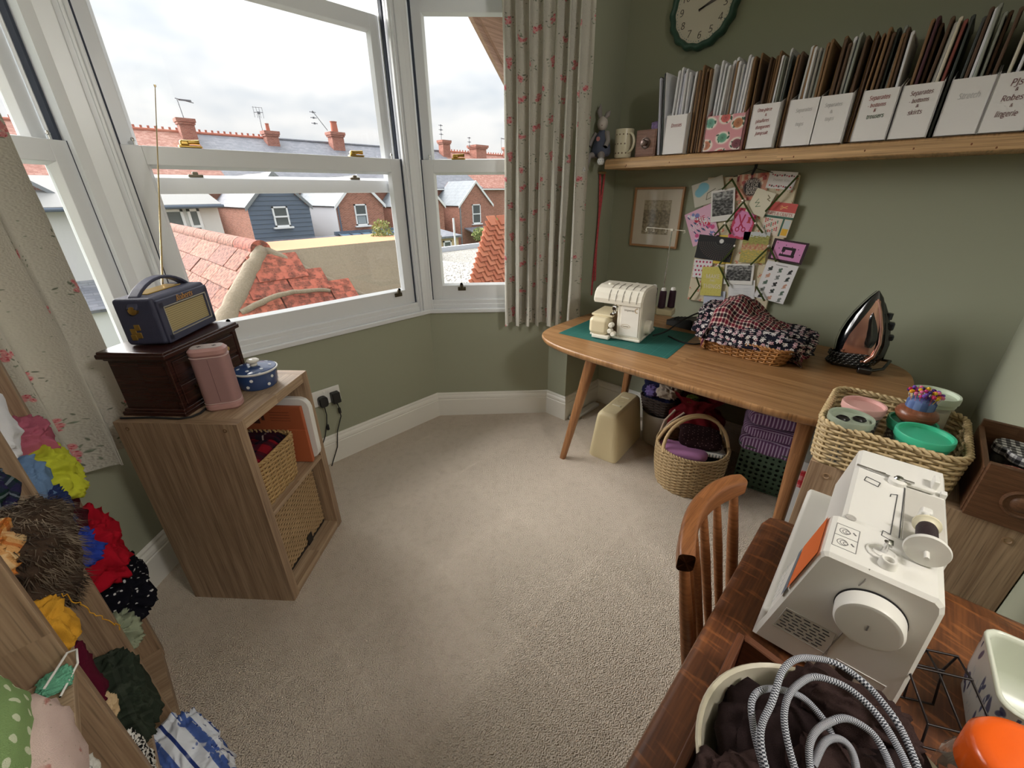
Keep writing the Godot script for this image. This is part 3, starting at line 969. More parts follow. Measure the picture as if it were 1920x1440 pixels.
		if k == 0:
			o.queue_free()
			t.remove_child(o)
			g = G.new()
			g.grid(ring0)
			g.at(Vector3(0, -0.012, 0.02), Basis(Vector3.RIGHT, PI / 2)).lathe([Vector2(0.066, -0.01), Vector2(0.066, 0.010), Vector2(0.03, 0.012), Vector2(0.028, 0.02), Vector2(0, 0.022)], 18)
			put("ridge_tile", g, bl[2], t)
	# corrugated cement roof
	var cem := bumpy(textured(tex(256, 256, func(x, y):
		var k := sin(x * 12.9898 + y * 78.233) * 43758.5453
		k -= floor(k)
		var q := sin(floor(x / 5.0) * 4.1 + floor(y / 5.0) * 9.7) * 4375.85
		q -= floor(q)
		return Color8(168, 166, 158).lerp(Color8(84, 82, 78), clampf(k * 0.35 + (0.75 if q > 0.72 else 0.0), 0, 1))), 0.95, Vector3(0.55, 0.55, 0.55)), seamless(0.05, 44, 128, 3, true, 5), 0.4)
	t = thing("corrugated_roof", "grey lichen-speckled corrugated roof behind the tiled hip", "roof", Vector3(5.4, -0.55, -9.7))
	for row in 3:
		for k in 6:
			g = G.new()
			var rws := []
			for e in 2:
				var r := PackedVector3Array()
				for j in 41: r.append(Vector3(-0.5 + j / 40.0, sin(j / 40.0 * TAU * 7) * 0.025, (0.5 if e == 0 else -0.5) * 2.35))
				rws.append(r)
			g.grid(rws)
			put("corrugated_sheet", g, cem, t, Vector3(-2.1 + k * 0.98, 0.24 - row * 0.24 + (k % 2) * 0.01, 2.3 - row * 2.25), euler(-5.5, 0, 0))
	g = G.new()
	g.box(Vector3(0.4, -2.1, -0.2), Vector3(5.4, 3.4, 6.2))
	put("wall", g, M.brick_dark, t)
	t = thing("flat_roof_shed", "flat roofed outbuilding with grey fascia, white wall and brown boards", "outbuilding", Vector3(8.0, -4.5, -18.0))
	g = G.new()
	g.prism(PackedVector2Array([Vector2(-2.6, 0.8), Vector2(-1.55, 1.9), Vector2(3.6, 1.6), Vector2(3.6, -3), Vector2(-2.4, -3)]), 4.0 - 0.16, 4.0)
	var o := put("roof", g, mat(rgb(188, 132, 96), 0.9), t)
	o.basis = Basis(Vector3.RIGHT, -PI / 2) * Basis(Vector3(1, 0, 0), Vector3(0, -1, 0), Vector3(0, 0, 1)).inverse() if false else Basis(Vector3(1, 0, 0), Vector3(0, 0, 1), Vector3(0, 1, 0))
	g = G.new()
	plank(g, Vector3(-2.62, 3.78, 0.82), Vector3(1.08, 0, 1.12), Vector3(0, 0.22, 0), 0.05)
	plank(g, Vector3(-1.55, 3.78, 1.94), Vector3(5.2, 0, -0.3), Vector3(0, 0.22, 0), 0.05)
	put("fascia", g, M.lead, t)
	g = G.new()
	plank(g, Vector3(-2.5, 2.0, 0.7), Vector3(1.05, 0, 1.08), Vector3(0, 1.8, 0), 0.1)
	plank(g, Vector3(-1.5, 2.0, 1.80), Vector3(1.55, 0, -0.09), Vector3(0, 1.8, 0), 0.1)
	put("wall", g, M.render_white, t)
	for k in 16:
		g = G.new()
		g.box(Vector3(0.2 + k * 0.22, 2.8, 1.68 - k * 0.0128), Vector3(0.205, 2.0, 0.06))
		put("wall_board", g, mat(rgb(96, 84, 88).lightened(0.04 * (k % 3)), 0.9), t)
	g = G.new()
	leaves(g, Vector3.ZERO, Vector3(0.55, 0.85, 0.5), 700, 0.09)
	leaves(g, Vector3(0.1, -1.2, 0), Vector3(0.75, 0.9, 0.6), 700, 0.09)
	var lm := mat(Color.WHITE, 0.9); lm.vertex_color_use_as_albedo = true
	var bush := thing("garden_bush", "yellow green bush in front of the brick wing beside the window post", "bush", Vector3(11.2, -0.55, -19.6))
	put("foliage", g, lm, bush)
	g = G.new()
	g.tube([Vector3(0, -4, 0), Vector3(0.05, -1, 0.02), Vector3(0, 0.2, 0)], [0.08, 0.05, 0.02], 6)
	put("stem", g, mat(rgb(90, 74, 58), 0.9), bush)
	g = G.new()
	leaves(g, Vector3.ZERO, Vector3(0.9, 0.5, 0.6), 350, 0.16)
	leaves(g, Vector3(1.2, 0.4, 0), Vector3(0.6, 0.8, 0.5), 350, 0.16)
	single("garden_plant", g, lm, "spiky green plant on the low slate roof beside the orange tiles", "plant", Vector3(23.2, -1.55, -25.5))
	# right of the bay: felt roofs, fence, beige shed
	t = thing("felt_roof", "grey felt roof with a raised kerb seen low in the narrow right window", "roof", Vector3(12.0, -1.3, -14.2))
	g = G.new()
	plank(g, Vector3(-4.6, 0, 3.8), Vector3(9.5, 0, 0), Vector3(0, 0.0, -7.2), 0.2)
	put("roof_felt", g, cem, t)
	g = G.new()
	g.box(Vector3(0, 0.1, -3.4), Vector3(9.5, 0.24, 0.2)); g.box(Vector3(-1.2, 0.06, 0.2), Vector3(0.16, 0.12, 6.0))
	plank(g, Vector3(-4.8, 0.05, 3.2), Vector3(5.5, 0, 0.6), Vector3(0, 0.05, -0.8), 0.1)
	put("kerb", g, M.render_grey, t)
	for k in 9:
		g = G.new()
		g.box(Vector3(-4.6 + k * 0.48, -0.55, 4.0 + k * 0.05), Vector3(0.2, 0.9, 0.08))
		put("fence_slat", g, M.render_grey, t)
	g = G.new()
	g.box(Vector3(-2.6, -1.5, 3.9), Vector3(4.6, 0.9, 0.06))
	put("fence_panel", g, mat(rgb(120, 116, 108), 0.9), t)
	t = thing("garden_shed", "beige garden room with a grey roof behind the felt roof", "shed", Vector3(17.3, -3.4, -22.6))
	g = G.new()
	g.box(Vector3(-0.4, 1.1, -1), Vector3(2.9, 2.3, 2.2))
	put("wall", g, mat(rgb(196, 172, 132), 0.9), t)
	g = G.new()
	plank(g, Vector3(-2.1, 2.28, 0.35), Vector3(3.3, 0, 0), Vector3(0, 0.3, -2.6), 0.12)
	put("roof", g, M.slate, t)
	far_window(t, -1.5, -0.65, 1.2, 1.85, 0.12, false)
	far_window(t, -0.25, 0.4, 1.2, 2.0, 0.12, false)
	g = G.new()
	g.tube([Vector3(-0.1, 1.2, 1.2), Vector3(-0.15, 3.4, 1.2)], 0.06, 6)
	put("post", g, M.upvc, t)
	# orange tiled hip next to the bay
	t = thing("orange_tile_roof", "bright orange tiled roof slope rising beside the right curtain", "roof", Vector3(3.0, 0.35, -3.5))
	var ot := [mat(rgb(176, 102, 72), 0.85), mat(rgb(168, 94, 66), 0.85), mat(rgb(184, 112, 82), 0.85)]
	for r in 15:
		var f := r / 14.0
		var xs := lerpf(-0.16, 0.47, f) if true else 0.0
		var x := xs
		var i := 0
		while x < 1.5:
			g = G.new()
			g.rbox(Vector3.ZERO, Vector3(0.16, 0.014, 0.12), 0.003, 1)
			put("roof_tile", g, ot[(i * 2 + r) % 3], t, Vector3(x + 0.08, 0.045 + r * 0.0505, 0.10 - r * 0.022 - (x - xs) * 0.02), euler(55, 12, 0))
			x += 0.165; i += 1
	g = G.new()
	plank(g, Vector3(-0.2, -0.03, 0.12), Vector3(1.9, 0, -0.05), Vector3(0.63, 0.73, -0.32), 0.03)
	put("roof_deck", g, mat(rgb(150, 84, 60), 0.9), t)
	# bargeboard and soffit of the gable over the bay
	t = thing("gable_bargeboard", "pinkish wooden soffit and sloping bargeboard of the gable above the right window", "bargeboard", Vector3(2.55, 2.6, -2.62))
	var soff := grained(rgb(196, 158, 140), true, 0.8, Vector3(1, 4, 4))
	g = G.new()
	plank(g, Vector3(-0.5, 0.08, 0.2), Vector3(1.5, 0.0, 0), Vector3(0.12, 0.08, -0.55), 0.03)
	put("soffit", g, soff, t)
	g = G.new()
	plank(g, Vector3(-0.06, 0.10, -0.28), Vector3(0.52, -0.50, -0.02), Vector3(0.04, 0.06, -0.02), 0.03)
	plank(g, Vector3(-0.02, 0.14, -0.30), Vector3(0.9, 0, 0), Vector3(0.5, -0.46, -0.02), 0.03)
	put("bargeboard", g, soff, t)

# ---------------------------------------------------------------- cloth, cane and other makers
func lump(s: Vector3, sd: int, rough := 0.12, boxy := 0.6, freq := 2.2, nu := 40, nv := 24) -> G:   # a crumpled or folded bundle of cloth, resting on y = 0
	var nz := fnl(freq, sd, 3)
	nz.fractal_type = FastNoiseLite.FRACTAL_RIDGED
	var nf := fnl(freq * 0.6, sd + 9, 2)
	var g := G.new()
	var rows := []
	for i in nv + 1:
		var la := -PI / 2 + PI * i / nv
		var r := PackedVector3Array()
		for j in nu + 1:
			var th := TAU * j / nu
			var d := Vector3(cos(la) * cos(th), sin(la), cos(la) * sin(th))
			var p := Vector3(signf(d.x) * pow(absf(d.x), boxy), signf(d.y) * pow(absf(d.y), boxy), signf(d.z) * pow(absf(d.z), boxy))
			var k := nz.get_noise_3dv(d * 1.0) * rough + nf.get_noise_3dv(d * 1.3) * rough * 0.8
			p *= 1.0 + k
			r.append(Vector3(p.x * s.x / 2, maxf(0.0, (p.y + 1) * s.y / 2), p.z * s.z / 2))
		rows.append(r)
	g.grid(rows, true, 2.0, 1.0)
	return g

func folded(s: Vector3, sd: int, wav := 0.10) -> G:          # one folded layer: a flat pad with a rounded edge and slow waves
	var nf := fnl(1.1, sd, 2)
	var g := G.new()
	var rows := []
	for i in 15:
		var la := -PI / 2 + PI * i / 14
		var r := PackedVector3Array()
		for j in 41:
			var th := TAU * j / 40
			var c := pow(maxf(cos(la), 0.0), 0.35)
			var p := Vector3(signf(cos(th)) * pow(absf(cos(th)), 0.35) * c, signf(sin(la)) * pow(absf(sin(la)), 0.8), signf(sin(th)) * pow(absf(sin(th)), 0.35) * c)
			var k := nf.get_noise_2d(p.x * 1.5 + sd, p.z * 1.5) * wav * 2.5
			r.append(Vector3(p.x * s.x / 2 * (1 + nf.get_noise_2d(p.z * 2, p.x + 9) * wav), maxf(0.0, (p.y + 1 + k * (0.4 + 0.6 * absf(p.x * p.z))) * s.y / 2), p.z * s.z / 2 * (1 + nf.get_noise_2d(p.x * 2, p.z + 5) * wav)))
		rows.append(r)
	g.grid(rows, true, 2.0, 1.0)
	return g

func round_rect(w: float, d: float, rad: float, n: int) -> PackedVector2Array:    # n points evenly round a rounded rectangle
	var raw := PackedVector2Array()
	for q in 4:
		var c := Vector2((w / 2 - rad) * (1 if q == 0 or q == 3 else -1), (d / 2 - rad) * (1 if q < 2 else -1))
		for k in 9: raw.append(c + Vector2.from_angle(PI / 2 * (q + k / 8.0)) * rad)
	var total := 0.0
	for k in raw.size(): total += raw[k].distance_to(raw[(k + 1) % raw.size()])
	var out := PackedVector2Array()
	var step := total / n
	var acc := 0.0
	var want := 0.0
	for k in raw.size():
		var a := raw[k]; var b := raw[(k + 1) % raw.size()]
		var l := a.distance_to(b)
		while want < acc + l - 1e-7 and out.size() < n:
			out.append(a.lerp(b, (want - acc) / l)); want += step
		acc += l
	while out.size() < n: out.append(raw[0])
	return out

func wicker(root: Node3D, o: PackedVector2Array, h: float, rows: int, small: float, r: float, m: Material, rim: float, bulge := 0.0):
	var n := o.size()                                        # n must be a multiple of 4: four points to each stake
	var g := G.new()
	var put_at := func(k: int, f: float, off: float) -> Vector3:
		var a := o[(k - 1 + n) % n]; var b := o[(k + 1) % n]
		var nm := Vector2((b - a).y, -(b - a).x).normalized()
		var sc: float = lerpf(small, 1.0, f) + bulge * sin(f * PI)
		var p := o[k] * sc + nm * off
		return Vector3(p.x, f * h, p.y)
	for row in rows:
		var pts := []
		for k in n: pts.append(put_at.call(k, (row + 0.5) / rows, cos(PI * (k / 4.0 * 2.0) / 2.0 + PI * row) * r * 0.9))
		g.tube(pts, r, 5, true)
	put("weave", g, m, root).set_meta("kind", "stuff")
	g = G.new()
	for k in range(0, n, 4): g.tube([put_at.call(k, 0.0, 0), put_at.call(k, 0.34, 0), put_at.call(k, 0.67, 0), put_at.call(k, 1.0, 0)], r * 0.9, 5)
	put("stakes", g, m, root).set_meta("kind", "stuff")
	g = G.new()
	for s in 2:                                              # plaited rim
		var pts := []
		for k in n:
			var ph := PI * k / 2.0 + PI * s
			pts.append(put_at.call(k, 1.0, cos(ph) * rim * 0.7) + Vector3(0, sin(ph) * rim * 0.7 + rim * 0.4, 0))
		g.tube(pts, rim * 0.75, 6, true)
	put("plaited_rim", g, m, root)
	g = G.new()
	var base := PackedVector2Array()
	for p in o: base.append(Vector2(p.x, -p.y) * small * 0.98)
	g.at(Vector3(0, 0.002, 0), Basis(Vector3.RIGHT, -PI / 2)).prism(base, 0, 0.006)
	put("base", g, m, root)

func words(parent: Node, s: String, h: float, m: Material, at: Vector3, b := Basis(), font := "Droid Sans", called := "lettering", slant := 0.0, wide := 1.0) -> MeshInstance3D:
	var t := TextMesh.new()
	var f := SystemFont.new()
	f.font_names = PackedStringArray([font])
	t.font = f
	t.text = s
	t.font_size = 32
	t.pixel_size = h / 24.0
	t.depth = 0.0008
	t.curve_step = 2.0
	var o := put(called, t, m, parent)
	o.transform = Transform3D(b * Basis(Vector3(wide, 0, 0), Vector3(slant, 1, 0), Vector3(0, 0, 1)), at)
	return o

func dab(im: Image, cx: float, cy: float, r: float, c: Color, sq := 1.0, turn := 0.0):    # a soft-edged blot that wraps round the picture
	var w := im.get_width()
	var h := im.get_height()
	var ca := cos(turn)
	var sa := sin(turn)
	for y in range(int(cy - r) - 1, int(cy + r) + 2):
		for x in range(int(cx - r) - 1, int(cx + r) + 2):
			var dx := x - cx; var dy := y - cy
			var e := Vector2(dx * ca + dy * sa, (dy * ca - dx * sa) / sq).length() / r
			if e < 1.0:
				var px := posmod(x, w); var py := posmod(y, h)
				im.set_pixel(px, py, im.get_pixel(px, py).lerp(c, clampf((1.0 - e) * 4.0, 0, 1) * c.a))

func floral(base: Color, petals: Array, leaf: Color, n: int, size: int, scale: float, sd: int) -> ImageTexture:
	var im := Image.create(size, size, false, Image.FORMAT_RGB8)
	im.fill(base)
	var rg := RandomNumberGenerator.new()
	rg.seed = sd
	for k in n:
		var c := Vector2((k % 3 + 0.25 + rg.randf() * 0.5) / 3.0, (k / 3 + 0.2 + rg.randf() * 0.5 + (0.3 if k % 3 == 1 else 0.0)) / ceilf(n / 3.0)) * size
		for j in 16:
			var a := rg.randf() * TAU
			var d := rg.randf_range(0.5, 1.7) * scale
			dab(im, c.x + cos(a) * d * 1.2, c.y + sin(a) * d, scale * rg.randf_range(0.16, 0.34), Color(leaf.lerp(leaf.darkened(0.35), rg.randf()), 0.7), 0.4, rg.randf() * PI)
		for j in 4:
			var a := rg.randf() * TAU
			var q := c + Vector2(cos(a), sin(a)) * scale * (0.0 if j == 0 else rg.randf_range(0.6, 1.0))
			var r := scale * (0.62 if j == 0 else rg.randf_range(0.28, 0.5))
			dab(im, q.x, q.y, r, petals[0], 0.85, rg.randf())
			for l in 6: dab(im, q.x + rg.randf_range(-0.5, 0.5) * r, q.y + rg.randf_range(-0.5, 0.5) * r, r * rg.randf_range(0.2, 0.42), Color(petals[rg.randi_range(0, petals.size() - 1)], 0.85), 0.45, rg.randf() * PI)
	for k in n * 5: dab(im, rg.randf() * size, rg.randf() * size, scale * 0.10, Color(leaf, 0.6))
	return ImageTexture.create_from_image(im)

func plaid(a: Color, b: Color, c: Color, n: int) -> ImageTexture:
	return tex(192, 192, func(x, y):
		var u := int(x) * n / 192.0
		var w := int(y) * n / 192.0
		var su := fposmod(u, 1.0); var sw := fposmod(w, 1.0)
		var k := (0.5 if su < 0.5 else 0.0) + (0.5 if sw < 0.5 else 0.0)
		var r := a.lerp(b, k)
		if absf(su - 0.72) < 0.07: r = r.lerp(c, 0.6)
		if absf(sw - 0.72) < 0.07: r = r.lerp(c, 0.6)
		return r)

func dots(base: Color, dot: Color, n: int, rad: float, jit := 0.0) -> ImageTexture:
	return tex(256, 256, func(x, y):
		var s := 256.0 / n
		var ry := int(y / s)
		var xx := fposmod(x + (s / 2 if ry % 2 else 0.0), s)
		var yy := fposmod(y, s)
		var j := sin(ry * 7.7 + int((x + (s / 2 if ry % 2 else 0.0)) / s) * 3.3) * jit * s
		return dot if Vector2(xx - s / 2 + j, yy - s / 2 - j).length() < rad * s else base)

func stripes(cols: Array, widths: Array, size := 128) -> ImageTexture:
	var tot := 0.0
	for w in widths: tot += w
	return tex(size, size, func(x, _y):
		var p: float = x * tot / size
		for k in widths.size():
			if p < widths[k]: return cols[k]
			p -= widths[k]
		return cols[0])

func cloth_mat(t: Texture2D, scale: float, rough := 0.95) -> StandardMaterial3D:
	var m := textured(t, rough, Vector3.ONE * scale)
	m.metallic_specular = 0.2
	m.normal_enabled = true; m.normal_texture = M.weave_n; m.normal_scale = 0.35
	return m

func plain_cloth(c: Color) -> StandardMaterial3D:
	var m := mat(c, 0.95, 0, 0.2)
	m.uv1_triplanar = true; m.uv1_scale = Vector3.ONE * 9
	m.normal_enabled = true; m.normal_texture = M.weave_n; m.normal_scale = 0.35
	return m

# ---------------------------------------------------------------- curtains
func curtain(called: String, label: String, path: Array, y0: float, y1: float, folds: int, m: Material, sd: int, amp: float, uv0: float):
	var len := 0.0
	for k in path.size() - 1: len += path[k].distance_to(path[k + 1])
	var n := folds * 14
	var rows := []
	var nz := fnl(1.0, sd, 2)
	for i in 33:
		var f := i / 32.0
		var y := lerpf(y0, y1, f)
		var r := PackedVector3Array()
		for j in n + 1:
			var t := float(j) / n
			var s := t * len
			var k := 0
			while k < path.size() - 2 and s > path[k].distance_to(path[k + 1]):
				s -= path[k].distance_to(path[k + 1]); k += 1
			var a: Vector2 = path[k]; var b: Vector2 = path[k + 1]
			var d := (b - a).normalized()
			var nm := Vector2(-d.y, d.x)
			var ph := t * folds * TAU + nz.get_noise_2d(t * 6.0, f * 0.7) * 1.6
			var amp2 := amp * (0.75 + 0.5 * (1 - f)) * (1.0 + 0.5 * nz.get_noise_2d(t * 9 + 40, f * 0.5))
			var o := sin(ph) * amp2 + sin(ph * 2.0 + 1.0) * amp2 * 0.22 + nz.get_noise_2d(t * 30 + 9, f * 9.0) * 0.004
			var al := cos(ph) * amp2 * 0.55
			var p := a + d * (s + al) + nm * o
			r.append(Vector3(p.x, y + (nz.get_noise_2d(t * 11, 77) * 0.012 if i == 0 else 0.0), p.y))
		rows.append(r)
	var root := thing(called, label, "curtain", Vector3.ZERO)
	var g := G.new()
	g.grid(rows, false, uv0, (y1 - y0) / 0.40)
	put("curtain_cloth", g, m, root)
	g = G.new()                                              # turned-up hem: a second layer just outside
	var hem := []
	for i in 3: 
		var r := PackedVector3Array()
		for j in n + 1:
			var p: Vector3 = rows[0][j].lerp(rows[3][j], i / 2.0 * 0.9)
			var q: Vector3 = rows[0][mini(j + 1, n)] - rows[0][maxi(j - 1, 0)]
			r.append(p + Vector3(-q.z, 0, q.x).normalized() * 0.003)
		hem.append(r)
	g.grid(hem, false, uv0, 0.25)
	put("hem", g, m, root)

func left_side():
	M.weave_n = seamless(0.35, 70, 128, 1, true, 4.0)
	var fl := textured(floral(rgb(194, 191, 180), [rgb(208, 140, 142), rgb(188, 84, 96), rgb(226, 180, 172), rgb(170, 58, 72)], rgb(120, 132, 112), 9, 512, 24.0, 12), 0.95, Vector3.ONE, false)
	fl.metallic_specular = 0.15
	fl.backlight_enabled = true
	fl.backlight = Color(0.22, 0.21, 0.19)
	fl.normal_enabled = true; fl.normal_texture = M.weave_n; fl.normal_scale = 0.2
	curtain("curtain", "floral rose print curtain hanging right of the bay beside the narrow window", [Vector2(1.735, -1.735), Vector2(1.93, -1.54), Vector2(1.985, -1.45), Vector2(2.01, -1.40)], 0.66, 2.42, 7, fl, 3, 0.034, 2.2)
	curtain("curtain", "floral rose print curtain hanging at the left of the bay behind the cube cabinet", [Vector2(-0.66, -1.40), Vector2(-0.42, -1.45), Vector2(-0.03, -1.80)], 0.595, 2.42, 6, fl, 8, 0.036, 2.8)
	# cube cabinet
	var cab := thing("cube_cabinet", "light oak veneer two-cube cabinet standing under the bay window", "cabinet", Vector3(0.2305, 0, -1.628), deg_to_rad(40.75))
	var w := 0.418; var d := 0.392; var h := 0.77; var t := 0.036
	for s in [-1.0, 1.0]:
		var g := G.new()
		g.rbox(Vector3(s * (w / 2 - t / 2), h / 2, 0), Vector3(t, h, d), 0.0012, 1)
		put("side_panel", g, M.veneer, cab)
	for a in [[h - t / 2, t, "top_panel"], [t / 2 + 0.002, t, "bottom_panel"], [0.392, 0.018, "shelf_board"]]:
		var g := G.new()
		g.rbox(Vector3(0, a[0], -0.0005), Vector3(w - 2 * t, a[1] - 0.0005, d - 0.001), 0.001, 1)
		put(a[2], g, M.veneer_u, cab)
	var g := G.new()
	g.box(Vector3(0, h / 2, -0.14), Vector3(w - 2 * t, h - 2 * t, 0.006))
	put("back_panel", g, M.veneer, cab)
	for q in [[-1, 0.155], [-1, -0.155]]:
		g = G.new()
		g.at(Vector3(q[0] * w / 2, h - t / 2 - 0.004, q[1]), Basis(Vector3.BACK, PI / 2)).lathe([Vector2(0.0065, -0.001), Vector2(0.0065, 0.0015), Vector2(0.004, 0.0018), Vector2(0.003, -0.001), Vector2(0, -0.001)], 12)
		put("screw_cap", g, mat(rgb(120, 92, 66), 0.5), cab)
	var F := Transform3D(basis_y(40.75), Vector3(0.2305, 0, -1.628))
	# basket of plaid cloth, orange folder and white tray in the upper cube
	var bk := thing("wicker_basket", "small rectangular wicker basket with wavy rim in the upper cube", "basket", F * Vector3(-0.052, 0.402, 0.045), F.basis.get_euler().y)
	wicker(bk, round_rect(0.228, 0.27, 0.03, 104), 0.175, 20, 0.90, 0.0042, M.cane, 0.006)
	var red_plaid := cloth_mat(plaid(rgb(30, 26, 38), rgb(140, 30, 40), rgb(60, 40, 50), 3), 5.0)
	single("folded_plaid", folded(Vector3(0.20, 0.15, 0.23), 5, 0.12), red_plaid, "dark red and black plaid cloth folded in the small wicker basket", "fabric", F * Vector3(-0.058, 0.425, 0.045), F.basis)
	for k in 3:
		single("folded_cloth", folded(Vector3(0.016, 0.15, 0.20), 6 + k, 0.05), cloth_mat(stripes([rgb(60, 24, 36), rgb(180, 160, 150), rgb(40, 30, 40)], [3, 0.5, 2]), 14.0), "narrow dark striped cloth on edge in the small wicker basket, " + ["first", "second", "third"][k] + " from left", "fabric", F * Vector3(0.012 + k * 0.017, 0.435, 0.055), F.basis * Basis(Vector3.BACK, -0.10), "striped cloths in the small basket")
	g = G.new()
	g.at(Vector3(0, 0, 0), Basis(Vector3.UP, PI / 2))
	var rr := round_rect(0.34, 0.272, 0.04, 60)
	g.prism(rr, -0.012, 0.012, 0.004, true)
	single("white_tray", g, M.white, "white plastic tray with rounded corners standing on edge in the upper cube", "tray", F * Vector3(0.158, 0.54, 0.04), F.basis * Basis(Vector3.BACK, -0.03))
	var fo := thing("orange_folder", "orange card folder with printed panel standing against the white tray", "folder", F * Vector3(0.128, 0.404, 0.03), F.basis.get_euler().y)
	g = G.new()
	g.rbox(Vector3(0, 0.125, 0), Vector3(0.016, 0.25, 0.32), 0.003)
	put("cover", g, mat(rgb(172, 92, 56), 0.7), fo)
	g = G.new()
	g.rbox(Vector3(-0.010, 0.075, 0.125), Vector3(0.006, 0.15, 0.075), 0.002)
	put("flap", g, mat(rgb(182, 98, 60), 0.7), fo)
	g = G.new()
	for q in [[0.21, -0.03, 0.024, 0.03], [0.185, -0.03, 0.02, 0.03], [0.205, 0.0, 0.03, 0.012]]: g.box(Vector3(-0.0084, q[0], q[1]), Vector3(0.001, q[2], q[3]))
	put("printed_panel", g, mat(rgb(80, 44, 34), 0.8), fo)
	g = G.new()
	for k in 4: g.box(Vector3(-0.0084, 0.225 - k * 0.012, 0.07), Vector3(0.001, 0.002, 0.08))
	put("printed_lines", g, mat(rgb(124, 66, 44), 0.8), fo)
	# woven basket filling the lower cube
	var wb := thing("woven_basket", "flat woven rush basket with black pull tab filling the lower cube", "basket", F * Vector3(0, 0.042, 0.02), F.basis.get_euler().y)
	g = G.new()
	g.rbox(Vector3(0, 0.165, 0), Vector3(0.325, 0.31, 0.24), 0.006)
	put("body", g, mat(rgb(72, 52, 36), 0.9), wb)
	g = G.new()
	var rush := grained(rgb(196, 166, 124), true, 0.7, Vector3(6, 40, 6))
	for r in 26:
		var pts := []
		for k in 49: pts.append(Vector3(-0.162 + 0.324 * k / 48.0, 0.022 + r * 0.0115, 0.1225 + cos(PI * k / 2.0 + PI * r) * 0.0028))
		g.tube(pts, 0.0046, 5)
	put("weave", g, rush, wb).set_meta("kind", "stuff")
	g = G.new()
	for k in 24: g.tube([Vector3(-0.155 + k * 0.0135, 0.015, 0.1225), Vector3(-0.155 + k * 0.0135, 0.318, 0.1225)], 0.0022, 4)
	put("stakes", g, rush, wb).set_meta("kind", "stuff")
	g = G.new()
	g.rbox(Vector3(0, 0.012, 0.118), Vector3(0.326, 0.020, 0.014), 0.004)
	put("binding", g, M.black, wb)
	g = G.new()
	g.rbox(Vector3(0.03, 0.03, 0.130), Vector3(0.036, 0.046, 0.004), 0.0018)
	put("pull_tab", g, M.black, wb)
	# mahogany chest of little drawers
	var ch := thing("table_chest", "dark mahogany table-top chest with moulded lid standing on the oak cabinet", "chest", F * Vector3(-0.006, 0.7702, -0.094), F.basis.get_euler().y)
	g = G.new()
	g.rbox(Vector3(0, 0.098, 0), Vector3(0.300, 0.168, 0.182), 0.002)
	put("body", g, M.mahogany, ch)
	var steps := [[0.006, 0.012, 0.026], [0.016, 0.010, 0.016], [0.186, 0.008, 0.014], [0.196, 0.012, 0.034], [0.205, 0.008, 0.026]]
	for k in 2:
		g = G.new()
		for s in (steps.slice(0, 2) if k == 0 else steps.slice(2)): g.rbox(Vector3(0, s[0], 0), Vector3(0.30 + s[2], s[1] + 0.003, 0.182 + s[2]), 0.004, 3)
		put("plinth" if k == 0 else "lid", g, M.mahogany, ch)
	for r in 2:
		for c in 2:
			g = G.new()
			g.rbox(Vector3(-0.072 + c * 0.144, 0.062 + r * 0.078, 0.092), Vector3(0.128, 0.066, 0.012), 0.003)
			var dr := put("drawer", g, M.mahogany, ch)
			g = G.new()
			g.at(Vector3(-0.072 + c * 0.144, 0.062 + r * 0.078, 0.098), Basis(Vector3.RIGHT, PI / 2)).lathe([Vector2(0.004, 0), Vector2(0.004, 0.006), Vector2(0.009, 0.012), Vector2(0.007, 0.018), Vector2(0, 0.02)], 14)
			put("knob", g, M.brass, dr)
	for s in [-1.0, 1.0]:
		g = G.new()
		g.rbox(Vector3(s * 0.147, 0.1, 0.091), Vector3(0.016, 0.166, 0.014), 0.003)
		put("corner_strip", g, M.mahogany, ch)
	# blue radio
	var ra := thing("portable_radio", "navy blue leatherette portable radio with strap handle on the mahogany chest", "radio", F * Vector3(0.022, 0.9785, -0.105), F.basis.get_euler().y + deg_to_rad(8))
	var navy := bumpy(mat(rgb(62, 64, 86), 0.55), seamless(0.09, 77, 128, 2, true, 3), 0.25)
	navy.uv1_triplanar = true; navy.uv1_scale = Vector3.ONE * 12
	g = G.new()
	g.rbox(Vector3(0, 0.075, 0), Vector3(0.262, 0.142, 0.115), 0.012, 4)
	put("body", g, navy, ra)
	g = G.new()
	for q in [[0, 0.122, 0.262, 0.028], [0, 0.020, 0.262, 0.028]]: g.rbox(Vector3(q[0], q[1], 0.0595), Vector3(q[2] - 0.014, q[3], 0.010), 0.004)
	for q in [-0.112, 0.112]: g.rbox(Vector3(q, 0.071, 0.0595), Vector3(0.026, 0.12, 0.010), 0.004)
	put("front_surround", g, navy, ra)
	g = G.new()
	g.rbox(Vector3(0, 0.071, 0.058), Vector3(0.204, 0.082, 0.004), 0.0015)
	var cl := textured(stripes([rgb(184, 168, 122), rgb(140, 124, 84)], [2, 1], 96), 0.7, Vector3(1, 60, 1))
	cl.uv1_triplanar = true
	var gr := textured(tex(96, 96, func(_x, y): return rgb(186, 170, 124) if int(y) % 12 < 8 else rgb(146, 128, 88)), 0.7, Vector3(20, 20, 20))
	put("speaker_grille", g, gr, ra)
	g = G.new()
	for q in [[0, 0.113, 0.212, 0.003], [0, 0.029, 0.212, 0.003]]: g.box(Vector3(q[0], q[1], 0.0645), Vector3(q[2], q[3], 0.002))
	for q in [-0.1045, 0.1045]: g.box(Vector3(q, 0.071, 0.0645), Vector3(0.003, 0.086, 0.002))
	put("grille_edging", g, mat(rgb(196, 190, 176), 0.3, 0.8), ra)
	words(ra, "Roberts", 0.017, mat(rgb(226, 166, 92), 0.3, 0.7), Vector3(0.0, 0.1255, 0.0655), Basis(), "Droid Serif", "maker_name", 0.35)
	g = G.new()
	var st := []
